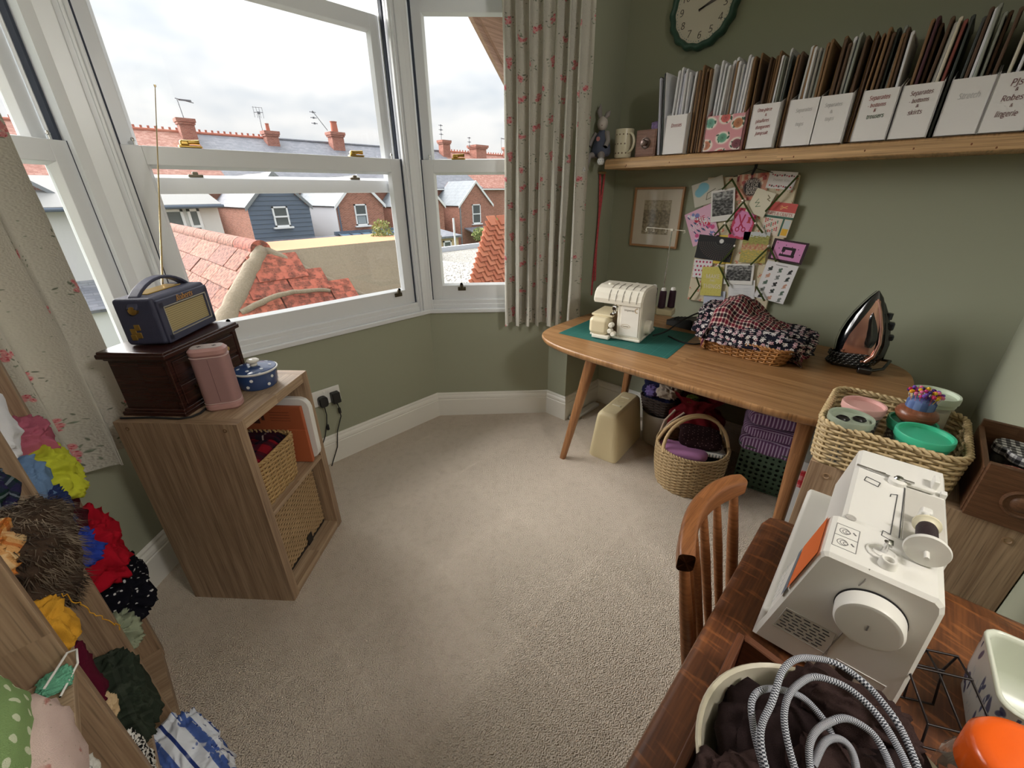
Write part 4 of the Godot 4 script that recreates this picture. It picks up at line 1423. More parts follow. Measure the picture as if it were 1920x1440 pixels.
	for k in 13: st.append(Vector3(-0.137 + 0.274 * k / 12.0, 0.112 + 0.068 * pow(sin(PI * k / 12.0), 0.6) + 0.004, 0.0))
	for k in st.size() - 1:
		var a: Vector3 = st[k]; var b: Vector3 = st[k + 1]
		g.at((a + b) / 2, Basis(Vector3.BACK, (b - a).angle_to(Vector3.RIGHT) * signf((b - a).y))).rbox(Vector3.ZERO, Vector3(a.distance_to(b) + 0.006, 0.010, 0.030), 0.004)
	put("strap_handle", g, navy, ra)
	g = G.new()
	for s in [-1.0, 1.0]:
		g = G.new()
		g.at(Vector3(s * 0.134, 0.112, 0), Basis(Vector3.BACK, PI / 2)).lathe([Vector2(0, -0.006), Vector2(0.012, -0.006), Vector2(0.012, 0.006), Vector2(0.006, 0.008), Vector2(0, 0.008)], 14)
		put("handle_boss", g, M.brass, ra)
	g = G.new()
	for q in [[0.06, 0.03], [0.036, 0.028], [0.048, 0.016], [0.03, 0.012]]: g.rbox(Vector3(-0.132, q[0], -0.02 + q[1] - 0.02), Vector3(0.004, 0.018, 0.016), 0.003)
	put("side_badge", g, M.brass, ra)
	g = G.new()
	g.rbox(Vector3(0, 0.147, -0.012), Vector3(0.16, 0.004, 0.05), 0.0015)
	put("control_plate", g, M.brass, ra)
	g = G.new()
	var b0 := Vector3(0.085, 0.14, -0.05)
	var b1 := Vector3(0.385, 0.755, -0.055)
	for k in 5: g.tube([b0.lerp(b1, k / 5.0), b0.lerp(b1, (k + 1) / 5.0)], 0.0034 - k * 0.0005, 8)
	g.lathe([Vector2(0, -0.004), Vector2(0.0035, -0.003), Vector2(0.0035, 0.003), Vector2(0, 0.004)], 8, b1)
	put("antenna", g, mat(rgb(200, 180, 140), 0.25, 1.0), ra)
	g = G.new()
	g.tube([F * Vector3(-0.19, 0.774, -0.185), F * Vector3(-0.182, 0.7745, -0.09), F * Vector3(-0.187, 0.7745, 0.0), F * Vector3(-0.176, 0.7745, 0.030), F * Vector3(-0.15, 0.7745, 0.040), F * Vector3(-0.11, 0.775, 0.035)], 0.0035, 8)
	single("power_lead", g, M.black_rubber, "thin black power lead lying round the foot of the mahogany chest", "cable")
	# pink speaker
	var sp := thing("bluetooth_speaker", "dusky pink fabric covered portable speaker standing upright before the chest", "speaker", F * Vector3(-0.098, 0.7703, 0.088), F.basis.get_euler().y + deg_to_rad(-67))
	var pk := bumpy(mat(rgb(166, 128, 126), 0.9), seamless(0.3, 78, 128, 1, true, 6), 0.6)
	pk.uv1_triplanar = true; pk.uv1_scale = Vector3.ONE * 14
	g = G.new()
	g.prism(round_rect(0.100, 0.062, 0.024, 48), 0.028, 0.180, 0.0, true)
	var body := put("fabric_sleeve", g, pk, sp)
	body.basis = Basis(Vector3.RIGHT, -PI / 2)
	var pnk := mat(rgb(184, 142, 138), 0.35)
	for e in [[0.0, 0.028, "base_cap"], [0.180, 0.208, "top_cap"]]:
		g = G.new()
		g.prism(round_rect(0.102, 0.064, 0.025, 48), e[0], e[1], 0.008, true)
		put(e[2], g, pnk, sp).basis = Basis(Vector3.RIGHT, -PI / 2)
	g = G.new()
	g.prism(round_rect(0.084, 0.046, 0.017, 40), 0.2082, 0.2088)
	put("top_pad", g, mat(rgb(176, 164, 162), 0.3), sp).basis = Basis(Vector3.RIGHT, -PI / 2)
	g = G.new()
	for q in [-0.02, 0.02]:
		g.box(Vector3(q, 0.2092, 0.0), Vector3(0.012, 0.0008, 0.0022)); g.box(Vector3(q, 0.2092, 0), Vector3(0.0022, 0.0008, 0.012))
	put("button_marks", g, M.black, sp)
	for y in [0.028, 0.180]:
		g = G.new()
		g.prism(round_rect(0.1026, 0.0646, 0.0253, 48), y - 0.0008, y + 0.0008, 0.0, true)
		put("seam", g, mat(rgb(214, 190, 186), 0.4), sp).basis = Basis(Vector3.RIGHT, -PI / 2)
	g = G.new()
	g.box(Vector3(0, 0.104, 0.0312), Vector3(0.0012, 0.14, 0.001))
	put("stitching", g, mat(rgb(120, 88, 88), 0.9), sp)
	# spotted pot with lid
	var po := thing("spotted_pot", "round blue pot with white spots and a lidded knob on the cabinet corner", "pot", F * Vector3(0.072, 0.7703, 0.092), 0.4)
	var blue := mat(rgb(48, 74, 122), 0.12, 0, 0.6)
	g = G.new()
	g.lathe([Vector2(0, 0), Vector2(0.056, 0), Vector2(0.062, 0.006), Vector2(0.066, 0.03), Vector2(0.068, 0.058), Vector2(0.066, 0.060), Vector2(0.0, 0.058)], 40)
	put("body", g, blue, po)
	g = G.new()
	g.lathe([Vector2(0.068, 0.058), Vector2(0.073, 0.062), Vector2(0.073, 0.066), Vector2(0.069, 0.067)], 40)
	put("rim", g, mat(rgb(226, 226, 224), 0.2), po)
	g = G.new()
	g.lathe([Vector2(0.070, 0.064), Vector2(0.068, 0.069), Vector2(0.045, 0.075), Vector2(0.02, 0.077), Vector2(0, 0.0775)], 40)
	var lid := put("lid", g, blue, po)
	g = G.new()
	g.lathe([Vector2(0.013, 0.075), Vector2(0.011, 0.084), Vector2(0.020, 0.090), Vector2(0.021, 0.095), Vector2(0.016, 0.100), Vector2(0, 0.101)], 24)
	put("knob", g, mat(rgb(224, 220, 208), 0.2), lid)
	for k in 12:                                             # spots
		var a := TAU * (k / 2 * 2) / 12.0 + (0.26 if k % 2 else 0.0) + 0.4
		var y := 0.018 if k % 2 else 0.042
		g = G.new()
		g.lathe([Vector2(0.0055, -0.001), Vector2(0.0055, 0.0004), Vector2(0, 0.0008)], 12)
		var dir := Vector3(cos(a), 0, sin(a))
		put("spot", g, mat(rgb(232, 232, 230), 0.2), po, dir * (0.0635 + y * 0.085) + Vector3(0, y, 0), Basis(Vector3.UP.cross(dir).normalized(), PI / 2 - 0.06))
	for k in 7:
		var a := TAU * k / 7.0
		g = G.new()
		g.lathe([Vector2(0.0055, -0.001), Vector2(0.0055, 0.0004), Vector2(0, 0.0008)], 12)
		put("spot", g, mat(rgb(214, 222, 232), 0.2), lid, Vector3(cos(a) * 0.05, 0.0742, sin(a) * 0.05), Basis(Vector3(-sin(a), 0, cos(a)), -0.2))
	# wall socket with two adaptors
	var so := thing("wall_socket", "white double wall socket under the bay window", "socket", Vector3(0.747, 0.405, -2.117))
	g = G.new()
	g.rbox(Vector3(0, 0, 0.004), Vector3(0.147, 0.087, 0.01), 0.003)
	put("face_plate", g, M.white, so)
	for s in [-1, 1]:
		g = G.new()
		g.rbox(Vector3(s * 0.012, 0.025, 0.010), Vector3(0.010, 0.016, 0.005), 0.0015)
		put("switch", g, M.white, so)
	for k in 2:
		var ad := thing("plug_adaptor", ["rounded black plug adaptor in the left half of the wall socket", "square black plug adaptor in the right half of the wall socket"][k], "plug", Vector3(0.715 + k * 0.068, 0.39 + k * 0.002, -2.108))
		g = G.new()
		if k == 0: g.prism(round_rect(0.046, 0.058, 0.016, 40), 0.0, 0.034, 0.004, true)
		else: g.rbox(Vector3(0, 0.0, 0.019), Vector3(0.044, 0.062, 0.038), 0.005)
		put("body", g, M.black, ad)
		g = G.new()
		if k == 0: g.tube([Vector3(0, -0.028, 0.02), Vector3(0.002, -0.08, 0.02), Vector3(-0.004, -0.13, 0.014), Vector3(-0.03, -0.20, 0.02), Vector3(-0.06, -0.22, 0.05)], 0.0028, 6)
		else: g.tube([Vector3(0, -0.03, 0.02), Vector3(0.006, -0.06, 0.02), Vector3(0.008, -0.12, 0.02), Vector3(-0.03, -0.20, 0.024), Vector3(-0.05, -0.29, 0.03), Vector3(-0.11, -0.38, 0.05)], 0.0028, 6)
		put("lead", g, M.black_rubber, ad)
		g = G.new()
		g.rbox(Vector3(-0.005 if k == 0 else 0.008, -0.155 if k == 0 else -0.085, 0.017), Vector3(0.014, 0.034, 0.014), 0.004)
		put("ferrite", g, M.black, ad)

# ---------------------------------------------------------------- the right wall
const FACE := Basis(Vector3(0, 0, 1), Vector3(0, 1, 0), Vector3(-1, 0, 0))     # things that face the room from the right wall

func right_wall():
	var sh := thing("wall_shelf", "long chunky pine shelf with rounded front edge high on the right wall", "shelf", Vector3(2.275, 1.5045, -0.55))
	var g := G.new()
	g.at(Vector3.ZERO, Basis(Vector3(1, 0, 0), Vector3(0, 1, 0), Vector3(0, 0, 1)))
	var pr := PackedVector2Array([Vector2(0.125, 0), Vector2(-0.122, 0), Vector2(-0.125, 0.003), Vector2(-0.125, 0.029), Vector2(-0.122, 0.036), Vector2(-0.116, 0.043), Vector2(-0.108, 0.048), Vector2(-0.100, 0.0495), Vector2(0.125, 0.0495)])
	g.prism(pr, -0.82, 0.872)
	put("board", g, M.pine, sh)
	var kn := mat(rgb(120, 74, 44), 0.6)
	for k in [[-0.69, 0.014], [-0.695, 0.008], [-0.46, 0.016], [-0.12, 0.02], [0.02, 0.006], [0.06, 0.012], [0.285, 0.02], [0.42, 0.018], [0.56, 0.022], [0.62, 0.008]]:
		g = G.new()
		g.lathe([Vector2(0.0045, -0.001), Vector2(0.0035, 0.0004), Vector2(0, 0.0005)], 10, Vector3.ZERO, 1.0, 0.7)
		put("knot", g, kn, sh, Vector3(-0.1248, k[1], k[0]), Basis(Vector3.BACK, PI / 2))
	# clock
	var ck := thing("wall_clock", "round cream wall clock with scalloped dark green frame above the pine shelf", "clock", Vector3(2.398, 2.157, -1.053))
	ck.basis = FACE
	var rows := []
	var prof := [[0.128, 0.020], [0.131, 0.034], [0.139, 0.041], [0.149, 0.038], [0.156, 0.026], [0.157, 0.010], [0.154, 0.0]]
	for q in prof:
		var r := PackedVector3Array()
		for j in 193:
			var a := TAU * j / 192.0
			var k := 1.0 + 0.022 * cos(a * 16.0) * (0.6 if q[0] < 0.135 else 1.0)
			r.append(Vector3(cos(a) * q[0] * k, sin(a) * q[0] * k, q[1]))
		rows.append(r)
	g = G.new(); g.grid(rows, true)
	put("frame", g, mat(rgb(56, 88, 76), 0.35), ck)
	g = G.new()
	g.at(Vector3(0, 0, 0.008), Basis(Vector3.RIGHT, PI / 2)).lathe([Vector2(0.1315, 0), Vector2(0.1315, 0.013), Vector2(0, 0.013)], 64)
	var face := put("face", g, mat(rgb(222, 214, 200), 0.6), ck)
	var ink := mat(rgb(96, 88, 84), 0.7)
	for k in 12:
		var a := PI / 2 - TAU * (k + 1) / 12.0
		words(face, str(k + 1), 0.027, ink, Vector3(cos(a) * 0.100, sin(a) * 0.100, 0.0215), Basis(), "Droid Sans", "numeral", 0.1)
	for k in 60:
		var a := TAU * k / 60.0
		g = G.new()
		g.at(Vector3(cos(a) * 0.121, sin(a) * 0.121, 0.0213), Basis(Vector3.RIGHT, PI / 2)).lathe([Vector2(0.0016 if k % 5 else 0.0026, 0), Vector2(0, 0.0004)], 6)
		put("minute_dot", g, mat(rgb(90, 118, 128), 0.7), face)
	for k in [[66.0, 0.072, 0.0042], [75.0, 0.098, 0.003]]:
		var a := deg_to_rad(90 - k[0])
		g = G.new()
		g.prism(PackedVector2Array([Vector2(-0.02, -k[2]), Vector2(k[1] * 0.8, -k[2] * 0.8), Vector2(k[1], 0), Vector2(k[1] * 0.8, k[2] * 0.8), Vector2(-0.02, k[2])]), 0, 0.0015)
		put("hand", g, mat(rgb(122, 112, 112), 0.4, 0.5), ck, Vector3(0, 0, 0.024), Basis(Vector3.BACK, a))
	# framed print
	var fr := thing("framed_print", "framed engraving in a thin oak frame on the right wall below the shelf", "picture", Vector3(2.398, 1.258, -1.158))
	fr.basis = FACE
	g = G.new()
	for s in [-1.0, 1.0]:
		g.rbox(Vector3(s * 0.1405, 0, 0.008), Vector3(0.011, 0.316, 0.016), 0.002); g.rbox(Vector3(0, s * 0.1525, 0.008), Vector3(0.27, 0.011, 0.0158), 0.002)
	put("frame", g, mat(rgb(172, 128, 88), 0.45), fr)
	g = G.new(); g.box(Vector3(0, 0, 0.004), Vector3(0.272, 0.296, 0.004))
	put("mount", g, mat(rgb(216, 206, 188), 0.9), fr)
	var n1 := fnl(0.05, 90, 4)
	var n2 := fnl(0.3, 91, 2)
	var eng := textured(tex(160, 176, func(x, y):
		var k := n1.get_noise_2d(x, y) + n2.get_noise_2d(x, y) * 0.8 + (0.5 if y < 50 else (-0.15 if y < 120 else 0.2))
		return Color8(104, 92, 70).lerp(Color8(186, 172, 142), clampf(0.5 + k * 0.8, 0, 1))), 0.9, Vector3.ONE, false)
	g = G.new(); g.quad(Vector3(-0.08, -0.088, 0.0065), Vector3(0.08, -0.088, 0.0065), Vector3(0.08, 0.092, 0.0065), Vector3(-0.08, 0.092, 0.0065))
	put("engraving", g, eng, fr)
	g = G.new(); g.quad(Vector3(-0.136, -0.148, 0.011), Vector3(0.136, -0.148, 0.011), Vector3(0.136, 0.148, 0.011), Vector3(-0.136, 0.148, 0.011))
	put("glass_pane", g, M.glass, fr)
	# tape measure over the end of the shelf
	g = G.new()
	for s in 2:
		var x := 2.222 + s * 0.03
		var pts := []
		for k in 13:
			var f := k / 12.0
			pts.append(Vector3(x + sin(f * 3.0 + s) * 0.004 + f * (0.012 - s * 0.018), lerpf(1.485, 0.80 + s * 0.09, f), -1.44 + 0.008 * sin(f * 5.0 + s * 2)))
		for k in 12:
			var a: Vector3 = pts[k]; var b: Vector3 = pts[k + 1]
			g.quad(b + Vector3(-0.009, 0, 0), b + Vector3(0.009, 0, 0), a + Vector3(0.009, 0, 0), a + Vector3(-0.009, 0, 0))
			g.quad(b + Vector3(0.009, 0, -0.0006), b + Vector3(-0.009, 0, -0.0006), a + Vector3(-0.009, 0, -0.0006), a + Vector3(0.009, 0, -0.0006))
	var tp := textured(tex(16, 128, func(x, y): return rgb(60, 30, 34) if (int(y) % 16 < 2 and x > 8) or (int(y) % 64 > 50 and x > 3 and x < 8 and int(y) % 3) else rgb(206, 84, 92)), 0.6, Vector3.ONE, false)
	single("tape_measure", g, tp, "pink red tape measure draped in two strands beside the right curtain", "tape measure")
	g = G.new()
	g.rbox(Vector3(2.237, 1.492, -1.437), Vector3(0.05, 0.012, 0.024), 0.004)
	single("tape_hook", g, M.pine, "small peg that the pink tape measure hangs from at the shelf end", "hook")
	toy_rabbit()
	# mug
	var mu := thing("spotted_mug", "cream mug with brown spots standing at the left end of the shelf", "mug", Vector3(2.200, 1.5545, -1.296))
	var cream := mat(rgb(214, 206, 180), 0.25)
	g = G.new()
	g.lathe([Vector2(0, 0), Vector2(0.040, 0), Vector2(0.044, 0.006), Vector2(0.0455, 0.06), Vector2(0.047, 0.128), Vector2(0.046, 0.131), Vector2(0.044, 0.129), Vector2(0.042, 0.06), Vector2(0.040, 0.010), Vector2(0, 0.008)], 36)
	put("body", g, cream, mu)
	g = G.new()
	var hp := []
	for k in 13:
		var a := -PI * 0.5 + PI * k / 12.0
		hp.append(Vector3(-0.020 - 0.01 * cos(a), 0.068 + sin(a) * 0.043, 0.038 + cos(a) * 0.038))
	g.tube(hp, 0.0058, 8)
	put("handle", g, cream, mu)
	for k in 14:
		var a := PI + (k % 5 - 2) * 0.42 + (0.2 if (k / 5) % 2 else 0.0)
		var y := 0.022 + (k / 5) * 0.042
		g = G.new()
		g.lathe([Vector2(0.0042, -0.001), Vector2(0.0036, 0.0007), Vector2(0, 0.0009)], 8)
		var dir := Vector3(cos(a), 0, sin(a))
		put("spot", g, mat(rgb(108, 86, 66), 0.4), mu, dir * (0.0445 + y * 0.015) + Vector3(0, y, 0), Basis(Vector3.UP.cross(dir).normalized(), PI / 2))
	# little wooden box with a round knob
	var bx := thing("small_wood_box", "small brown wooden drawer box with round metal knob beside the mug", "box", Vector3(2.225, 1.5545, -1.157))
	var bw := grained(rgb(150, 112, 96), true, 0.6, Vector3(4, 8, 8))
	g = G.new(); g.rbox(Vector3(0, 0.058, 0), Vector3(0.105, 0.116, 0.108), 0.002)
	put("body", g, bw, bx)
	g = G.new(); g.rbox(Vector3(-0.053, 0.058, 0), Vector3(0.005, 0.104, 0.096), 0.002)
	put("drawer_front", g, bw, bx)
	g = G.new()
	g.at(Vector3(-0.055, 0.058, 0), Basis(Vector3.BACK, PI / 2)).lathe([Vector2(0.026, 0), Vector2(0.025, 0.004), Vector2(0.021, 0.005), Vector2(0.019, 0.002), Vector2(0.013, 0.002), Vector2(0.012, 0.012), Vector2(0.015, 0.020), Vector2(0.011, 0.027), Vector2(0, 0.029)], 28)
	put("knob", g, mat(rgb(120, 104, 98), 0.35, 0.8), bx)
	single("ribbon_bundle", lump(Vector3(0.06, 0.035, 0.05), 72, 0.3), plain_cloth(rgb(160, 140, 186)), "small lilac ribbon bundle lying on top of the small wooden box", "ribbon", Vector3(2.245, 1.671, -1.135))
	files()

func toy_rabbit():
	var t := thing("toy_rabbit", "soft toy rabbit in a blue grey dress sitting at the shelf end, legs dangling", "soft toy", Vector3(2.14, 1.555, -1.395))
	var fur := plain_cloth(rgb(148, 142, 140))
	var pale := plain_cloth(rgb(196, 188, 180))
	var dress := plain_cloth(rgb(88, 94, 112))
	var g := G.new()
	var rows := []
	for i in 13:                                            # one lathe-like body with a waist and sloping shoulders
		var f := i / 12.0
		var r: float = [0.0, 0.042, 0.050, 0.052, 0.050, 0.047, 0.044, 0.041, 0.038, 0.035, 0.028, 0.018, 0.012][i]
		var row := PackedVector3Array()
		for j in 25:
			var a := TAU * j / 24.0
			row.append(Vector3(cos(a) * r * 0.85 * (1 + 0.06 * sin(a * 7) * (1 - f)), f * 0.135, sin(a) * r * (1 + 0.05 * cos(a * 6) * (1 - f))))
		rows.append(row)
	g.grid(rows, true)
	put("body", g, dress, t)
	g = G.new()
	rows = []
	for i in 17:
		var la := -PI / 2 + PI * i / 16.0
		var row := PackedVector3Array()
		for j in 25:
			var a := TAU * j / 24.0
			var d := Vector3(cos(la) * cos(a), sin(la), cos(la) * sin(a))
			var snout := pow(maxf(0.0, Vector3(-0.80, -0.25, 0.45).normalized().dot(d)), 4.0)
			row.append(Vector3(0, 0.160, 0) + d * Vector3(0.027, 0.033, 0.027) * (1.0 + 0.55 * snout))
		rows.append(row)
	g.grid(rows, true)
	var hd := put("head", g, pale, t)
	for e in [[Vector3(0.0, 0.186, -0.014), Vector3(0.0, 0.215, -0.024), Vector3(0.01, 0.250, -0.026)], [Vector3(0.0, 0.185, 0.014), Vector3(0.005, 0.200, 0.026), Vector3(0.01, 0.214, 0.036)]]:
		g = G.new()
		g.tube(e, [0.008, 0.0135, 0.002], 10)
		put("ear", g, fur, hd)
	for e in [[-0.023, 0.168, 0.002], [-0.012, 0.170, 0.023]]:
		g = G.new()
		g.lathe([Vector2(0, -0.003), Vector2(0.003, 0), Vector2(0, 0.003)], 8, Vector3(e[0], e[1], e[2]))
		put("eye", g, M.black, hd)
	g = G.new()
	g.lathe([Vector2(0, -0.003), Vector2(0.0035, 0), Vector2(0, 0.003)], 8, Vector3(-0.034, 0.148, 0.019))
	put("nose", g, mat(rgb(120, 80, 84), 0.7), hd)
	for e in [[Vector3(0, 0.118, -0.03), Vector3(-0.012, 0.085, -0.052), Vector3(-0.03, 0.06, -0.056)], [Vector3(0, 0.118, 0.03), Vector3(-0.016, 0.08, 0.05), Vector3(-0.035, 0.05, 0.05)]]:
		g = G.new(); g.tube(e, [0.013, 0.012, 0.011], 10)
		put("arm", g, fur, t)
	for e in [[Vector3(-0.01, 0.02, -0.025), Vector3(-0.06, 0.012, -0.03), Vector3(-0.078, -0.045, -0.035)], [Vector3(-0.01, 0.02, 0.02), Vector3(-0.05, 0.014, 0.032), Vector3(-0.062, -0.01, 0.05)]]:
		g = G.new(); g.tube(e, [0.018, 0.015, 0.013], 10)
		var leg := put("leg", g, fur, t)
		g = G.new()
		var fo: Vector3 = e[2]
		g.at(fo + Vector3(-0.014, -0.006, 0.004), euler(0, 30, 0)).lathe([Vector2(0, -0.02), Vector2(0.013, -0.016), Vector2(0.019, -0.004), Vector2(0.016, 0.010), Vector2(0, 0.016)], 14)
		put("foot", g, cloth_mat(dots(rgb(206, 206, 204), rgb(120, 130, 140), 6, 0.2), 16.0), leg)
	g = G.new()
	g.at(Vector3(-0.042, 0.088, 0.008), Basis(Vector3.BACK, PI / 2)).lathe([Vector2(0.0105, 0), Vector2(0.0105, 0.004), Vector2(0.007, 0.005), Vector2(0, 0.003)], 16)
	put("button", g, mat(rgb(196, 136, 134), 0.4), t)

const ORD := ["first", "second", "third", "fourth", "fifth", "sixth", "seventh", "eighth", "ninth", "tenth", "eleventh", "twelfth", "thirteenth"]

func files():
	var card := mat(rgb(232, 229, 228), 0.75)
	var inks := {"r": mat(rgb(150, 70, 78), 0.9), "g": mat(rgb(196, 194, 196), 0.9), "d": mat(rgb(50, 84, 70), 0.9), "m": mat(rgb(116, 76, 84), 0.9)}
	var list := [
		[-1.052, "white magazine file labelled Dresses, first from the left on the shelf", [["Dresses", "r", 0.118, 0.020]], "wwlwww"],
		[-0.679, "white magazine file with a four-line label in red: One-piece, pinafores, dungarees, jumpsuit", [["One-piece", "r", 0.138, 0.016], ["&", "r", 0.120, 0.012], ["pinafores", "r", 0.100, 0.016], ["dungarees", "r", 0.078, 0.016], ["jumpsuit", "r", 0.056, 0.016]], "DddbbwwgwN"],
		[-0.547, "white magazine file with faint label, left one of the touching pair", [["Separates", "g", 0.122, 0.017], ["-", "g", 0.1, 0.014], ["tops", "g", 0.076, 0.017]], "wbwwgbb"],
		[-0.447, "white magazine file with faint label, right one of the touching pair", [["Separates", "g", 0.128, 0.017], ["&", "g", 0.106, 0.014], ["tops", "g", 0.084, 0.017]], "bddwgbd"],
		[-0.318, "white magazine file labelled Separates, bottoms and trousers", [["Separates", "r", 0.134, 0.018], ["- bottoms", "r", 0.112, 0.016], ["&", "r", 0.096, 0.012], ["trousers", "d", 0.078, 0.018]], "bdNgbdw"],
		[-0.211, "white magazine file labelled Separates, bottoms and skirts", [["Separates", "m", 0.134, 0.018], ["- bottoms", "m", 0.112, 0.016], ["&", "m", 0.096, 0.012], ["skirts", "m", 0.078, 0.018]], "bPddwcr"],
		[-0.092, "white magazine file labelled Stretch in faint pencil", [["Stretch", "g", 0.110, 0.022]], "Ndwggdd"],
		[0.011, "white magazine file labelled PJs, robes and lingerie at the right of the shelf", [["PJs", "m", 0.132, 0.024], ["&", "m", 0.114, 0.012], ["Robes", "m", 0.092, 0.020], ["&", "m", 0.072, 0.012], ["lingerie", "m", 0.050, 0.020]], "cwDdd"]]
	var env := {}
	var cols := {"w": [rgb(226, 226, 230), "white paper"], "l": [rgb(206, 206, 220), "pale lilac paper"], "b": [rgb(134, 104, 74), "brown paper"], "d": [rgb(96, 74, 58), "dark brown paper"], "D": [rgb(66, 52, 46), "very dark brown paper"], "P": [rgb(84, 52, 58), "maroon paper"], "N": [rgb(58, 64, 62), "dark green-grey plastic"], "g": [rgb(150, 154, 146), "grey plastic"], "c": [rgb(216, 208, 190), "cream paper"], "r": [rgb(150, 86, 78), "brick red paper"]}
	for k in cols:
		var g := G.new()
		g.rbox(Vector3(0, 0.15, 0), Vector3(0.205, 0.30, 0.007), 0.0022, 1)
		g.rbox(Vector3(0.0, 0.296, 0.0015), Vector3(0.204, 0.012, 0.0068), 0.002, 1)
		var m := mat(cols[k][0], 0.35 if k in "Ng" else 0.85)
		var o := MeshInstance3D.new()
		o.mesh = g.mesh(); o.material_override = m
		env[k] = o
	var fill := func(seq: String, z0: float, z1: float, y: float, lean: float, where: String):
		for i in seq.length():
			var k := seq[i]
			var o: MeshInstance3D = env[k].duplicate()
			o.name = numbered("pattern_envelope")
			add_child(o)
			var f := (i + 0.5) / seq.length()
			o.position = Vector3(2.275 + rng.randf_range(-0.012, 0.012), y, lerpf(z0, z1, f))
			o.basis = Basis(Vector3.RIGHT, deg_to_rad(lean + rng.randf_range(-1.2, 1.2))).scaled(Vector3(1, 1.04 + rng.randf_range(-0.02, 0.09), clampf((z1 - z0) / seq.length() / 0.0085, 0.6, 1.25)))
			tag(o, "%s pattern envelope, %s from left %s" % [cols[k][1], ORD[i], where], "envelope", "pattern envelopes " + where)
	for b in list:
		var z: float = b[0]
		var t := thing("magazine_file", b[1], "magazine file", Vector3(2.15, 1.5542, z + 0.05))
		var g := G.new()
		g.box(Vector3(0.0015, 0.0795, 0), Vector3(0.003, 0.159, 0.0995))
		put("front", g, card, t)
		g = G.new()
		for s in [-1.0, 1.0]: g.prism(PackedVector2Array([Vector2(0, 0), Vector2(0.243, 0), Vector2(0.243, 0.20), Vector2(0.12, 0.20), Vector2(0.0, 0.159)]), s * 0.0495 - 0.0012, s * 0.0495 + 0.0012)
		g.box(Vector3(0.12, 0.001, 0), Vector3(0.24, 0.002, 0.098)); g.box(Vector3(0.242, 0.10, 0), Vector3(0.002, 0.20, 0.098))
		put("sides", g, card, t)
		for l in b[2]: words(t, l[0], l[3] * 0.75, inks[l[1]], Vector3(-0.0006, l[2], rng.randf_range(-0.006, 0.004)), FACE * Basis(Vector3.BACK, rng.randf_range(0.0, 0.06)), "Droid Sans", "handwriting", 0.15, 0.72 if l[0].length() > 6 else 0.85)
		var what: String = ["in the Dresses file", "in the One-piece file", "in the left faintly labelled file", "in the right faintly labelled file", "in the trousers file", "in the skirts file", "in the Stretch file", "in the PJs file"][list.find(b)]
		fill.call(b[3], z + 0.008, z + 0.092, 1.558, rng.randf_range(-0.5, 1.5), what)
	# the flowered file
	var t := thing("magazine_file", "pink file covered in green and white flowers between the white files", "magazine file", Vector3(2.15, 1.5542, -0.782))
	var im := Image.create(192, 160, false, Image.FORMAT_RGB8)
	im.fill(rgb(214, 150, 156))
	var rg := RandomNumberGenerator.new()
	rg.seed = 3
	for q in [[95, 100, rgb(98, 160, 132)], [20, 30, rgb(110, 170, 150)], [160, 40, rgb(190, 120, 80)], [15, 130, rgb(196, 120, 90)], [95, 12, rgb(214, 100, 96)], [170, 130, rgb(120, 60, 70)]]:
		dab(im, q[0], q[1], 40, rgb(232, 226, 214), 0.8)
		for k in 10: dab(im, q[0] + rg.randf_range(-32, 32), q[1] + rg.randf_range(-20, 20), 9, rgb(64, 92, 76), 0.45, rg.randf() * 3)
		for k in 5: dab(im, q[0], q[1], 26.0 - k * 5, (q[2] as Color).lightened(0.12 * (k % 2)).darkened(0.05 * k), 0.9, k)
	var g := G.new()
	g.quad(Vector3(0, 0, -0.08), Vector3(0, 0, 0.08), Vector3(0, 0.137, 0.08), Vector3(0, 0.137, -0.08))
	g.quad(Vector3(0.003, 0, 0.08), Vector3(0.003, 0, -0.08), Vector3(0.003, 0.137, -0.08), Vector3(0.003, 0.137, 0.08))
	put("front", g, textured(ImageTexture.create_from_image(im), 0.7, Vector3.ONE, false), t)
	g = G.new()
	for s in [-1.0, 1.0]: g.prism(PackedVector2Array([Vector2(0, 0), Vector2(0.243, 0), Vector2(0.243, 0.2), Vector2(0.10, 0.2), Vector2(0.0, 0.137)]), s * 0.0785 - 0.0012, s * 0.0785 + 0.0012)
	g.box(Vector3(0.12, 0.001, 0), Vector3(0.24, 0.002, 0.156))
	put("sides", g, mat(rgb(206, 150, 152), 0.7), t)
	fill.call("wwgwwwbwwwwwb", -0.858, -0.708, 1.558, 1.0, "in the flowered file")
	# loose envelopes in the gaps
	fill.call("NlgNw", -1.092, -1.058, 1.556, -7.0, "leaning left of the Dresses file")
	fill.call("bdbdbdbw", -0.946, -0.868, 1.556, 0.0, "between the Dresses file and the flowered file")
	fill.call("bd", -0.698, -0.682, 1.556, 0.0, "right of the flowered file")
	fill.call("bd", -0.572, -0.551, 1.556, 1.0, "right of the One-piece file")
	fill.call("bdb", -0.345, -0.322, 1.556, 2.0, "right of the touching pair of files")
	fill.call("N", -0.110, -0.096, 1.556, 0.0, "right of the skirts file")
	fill.call("dDdbd", 0.115, 0.165, 1.556, 0.0, "at the right end of the shelf")
	for k in env: env[k].free()

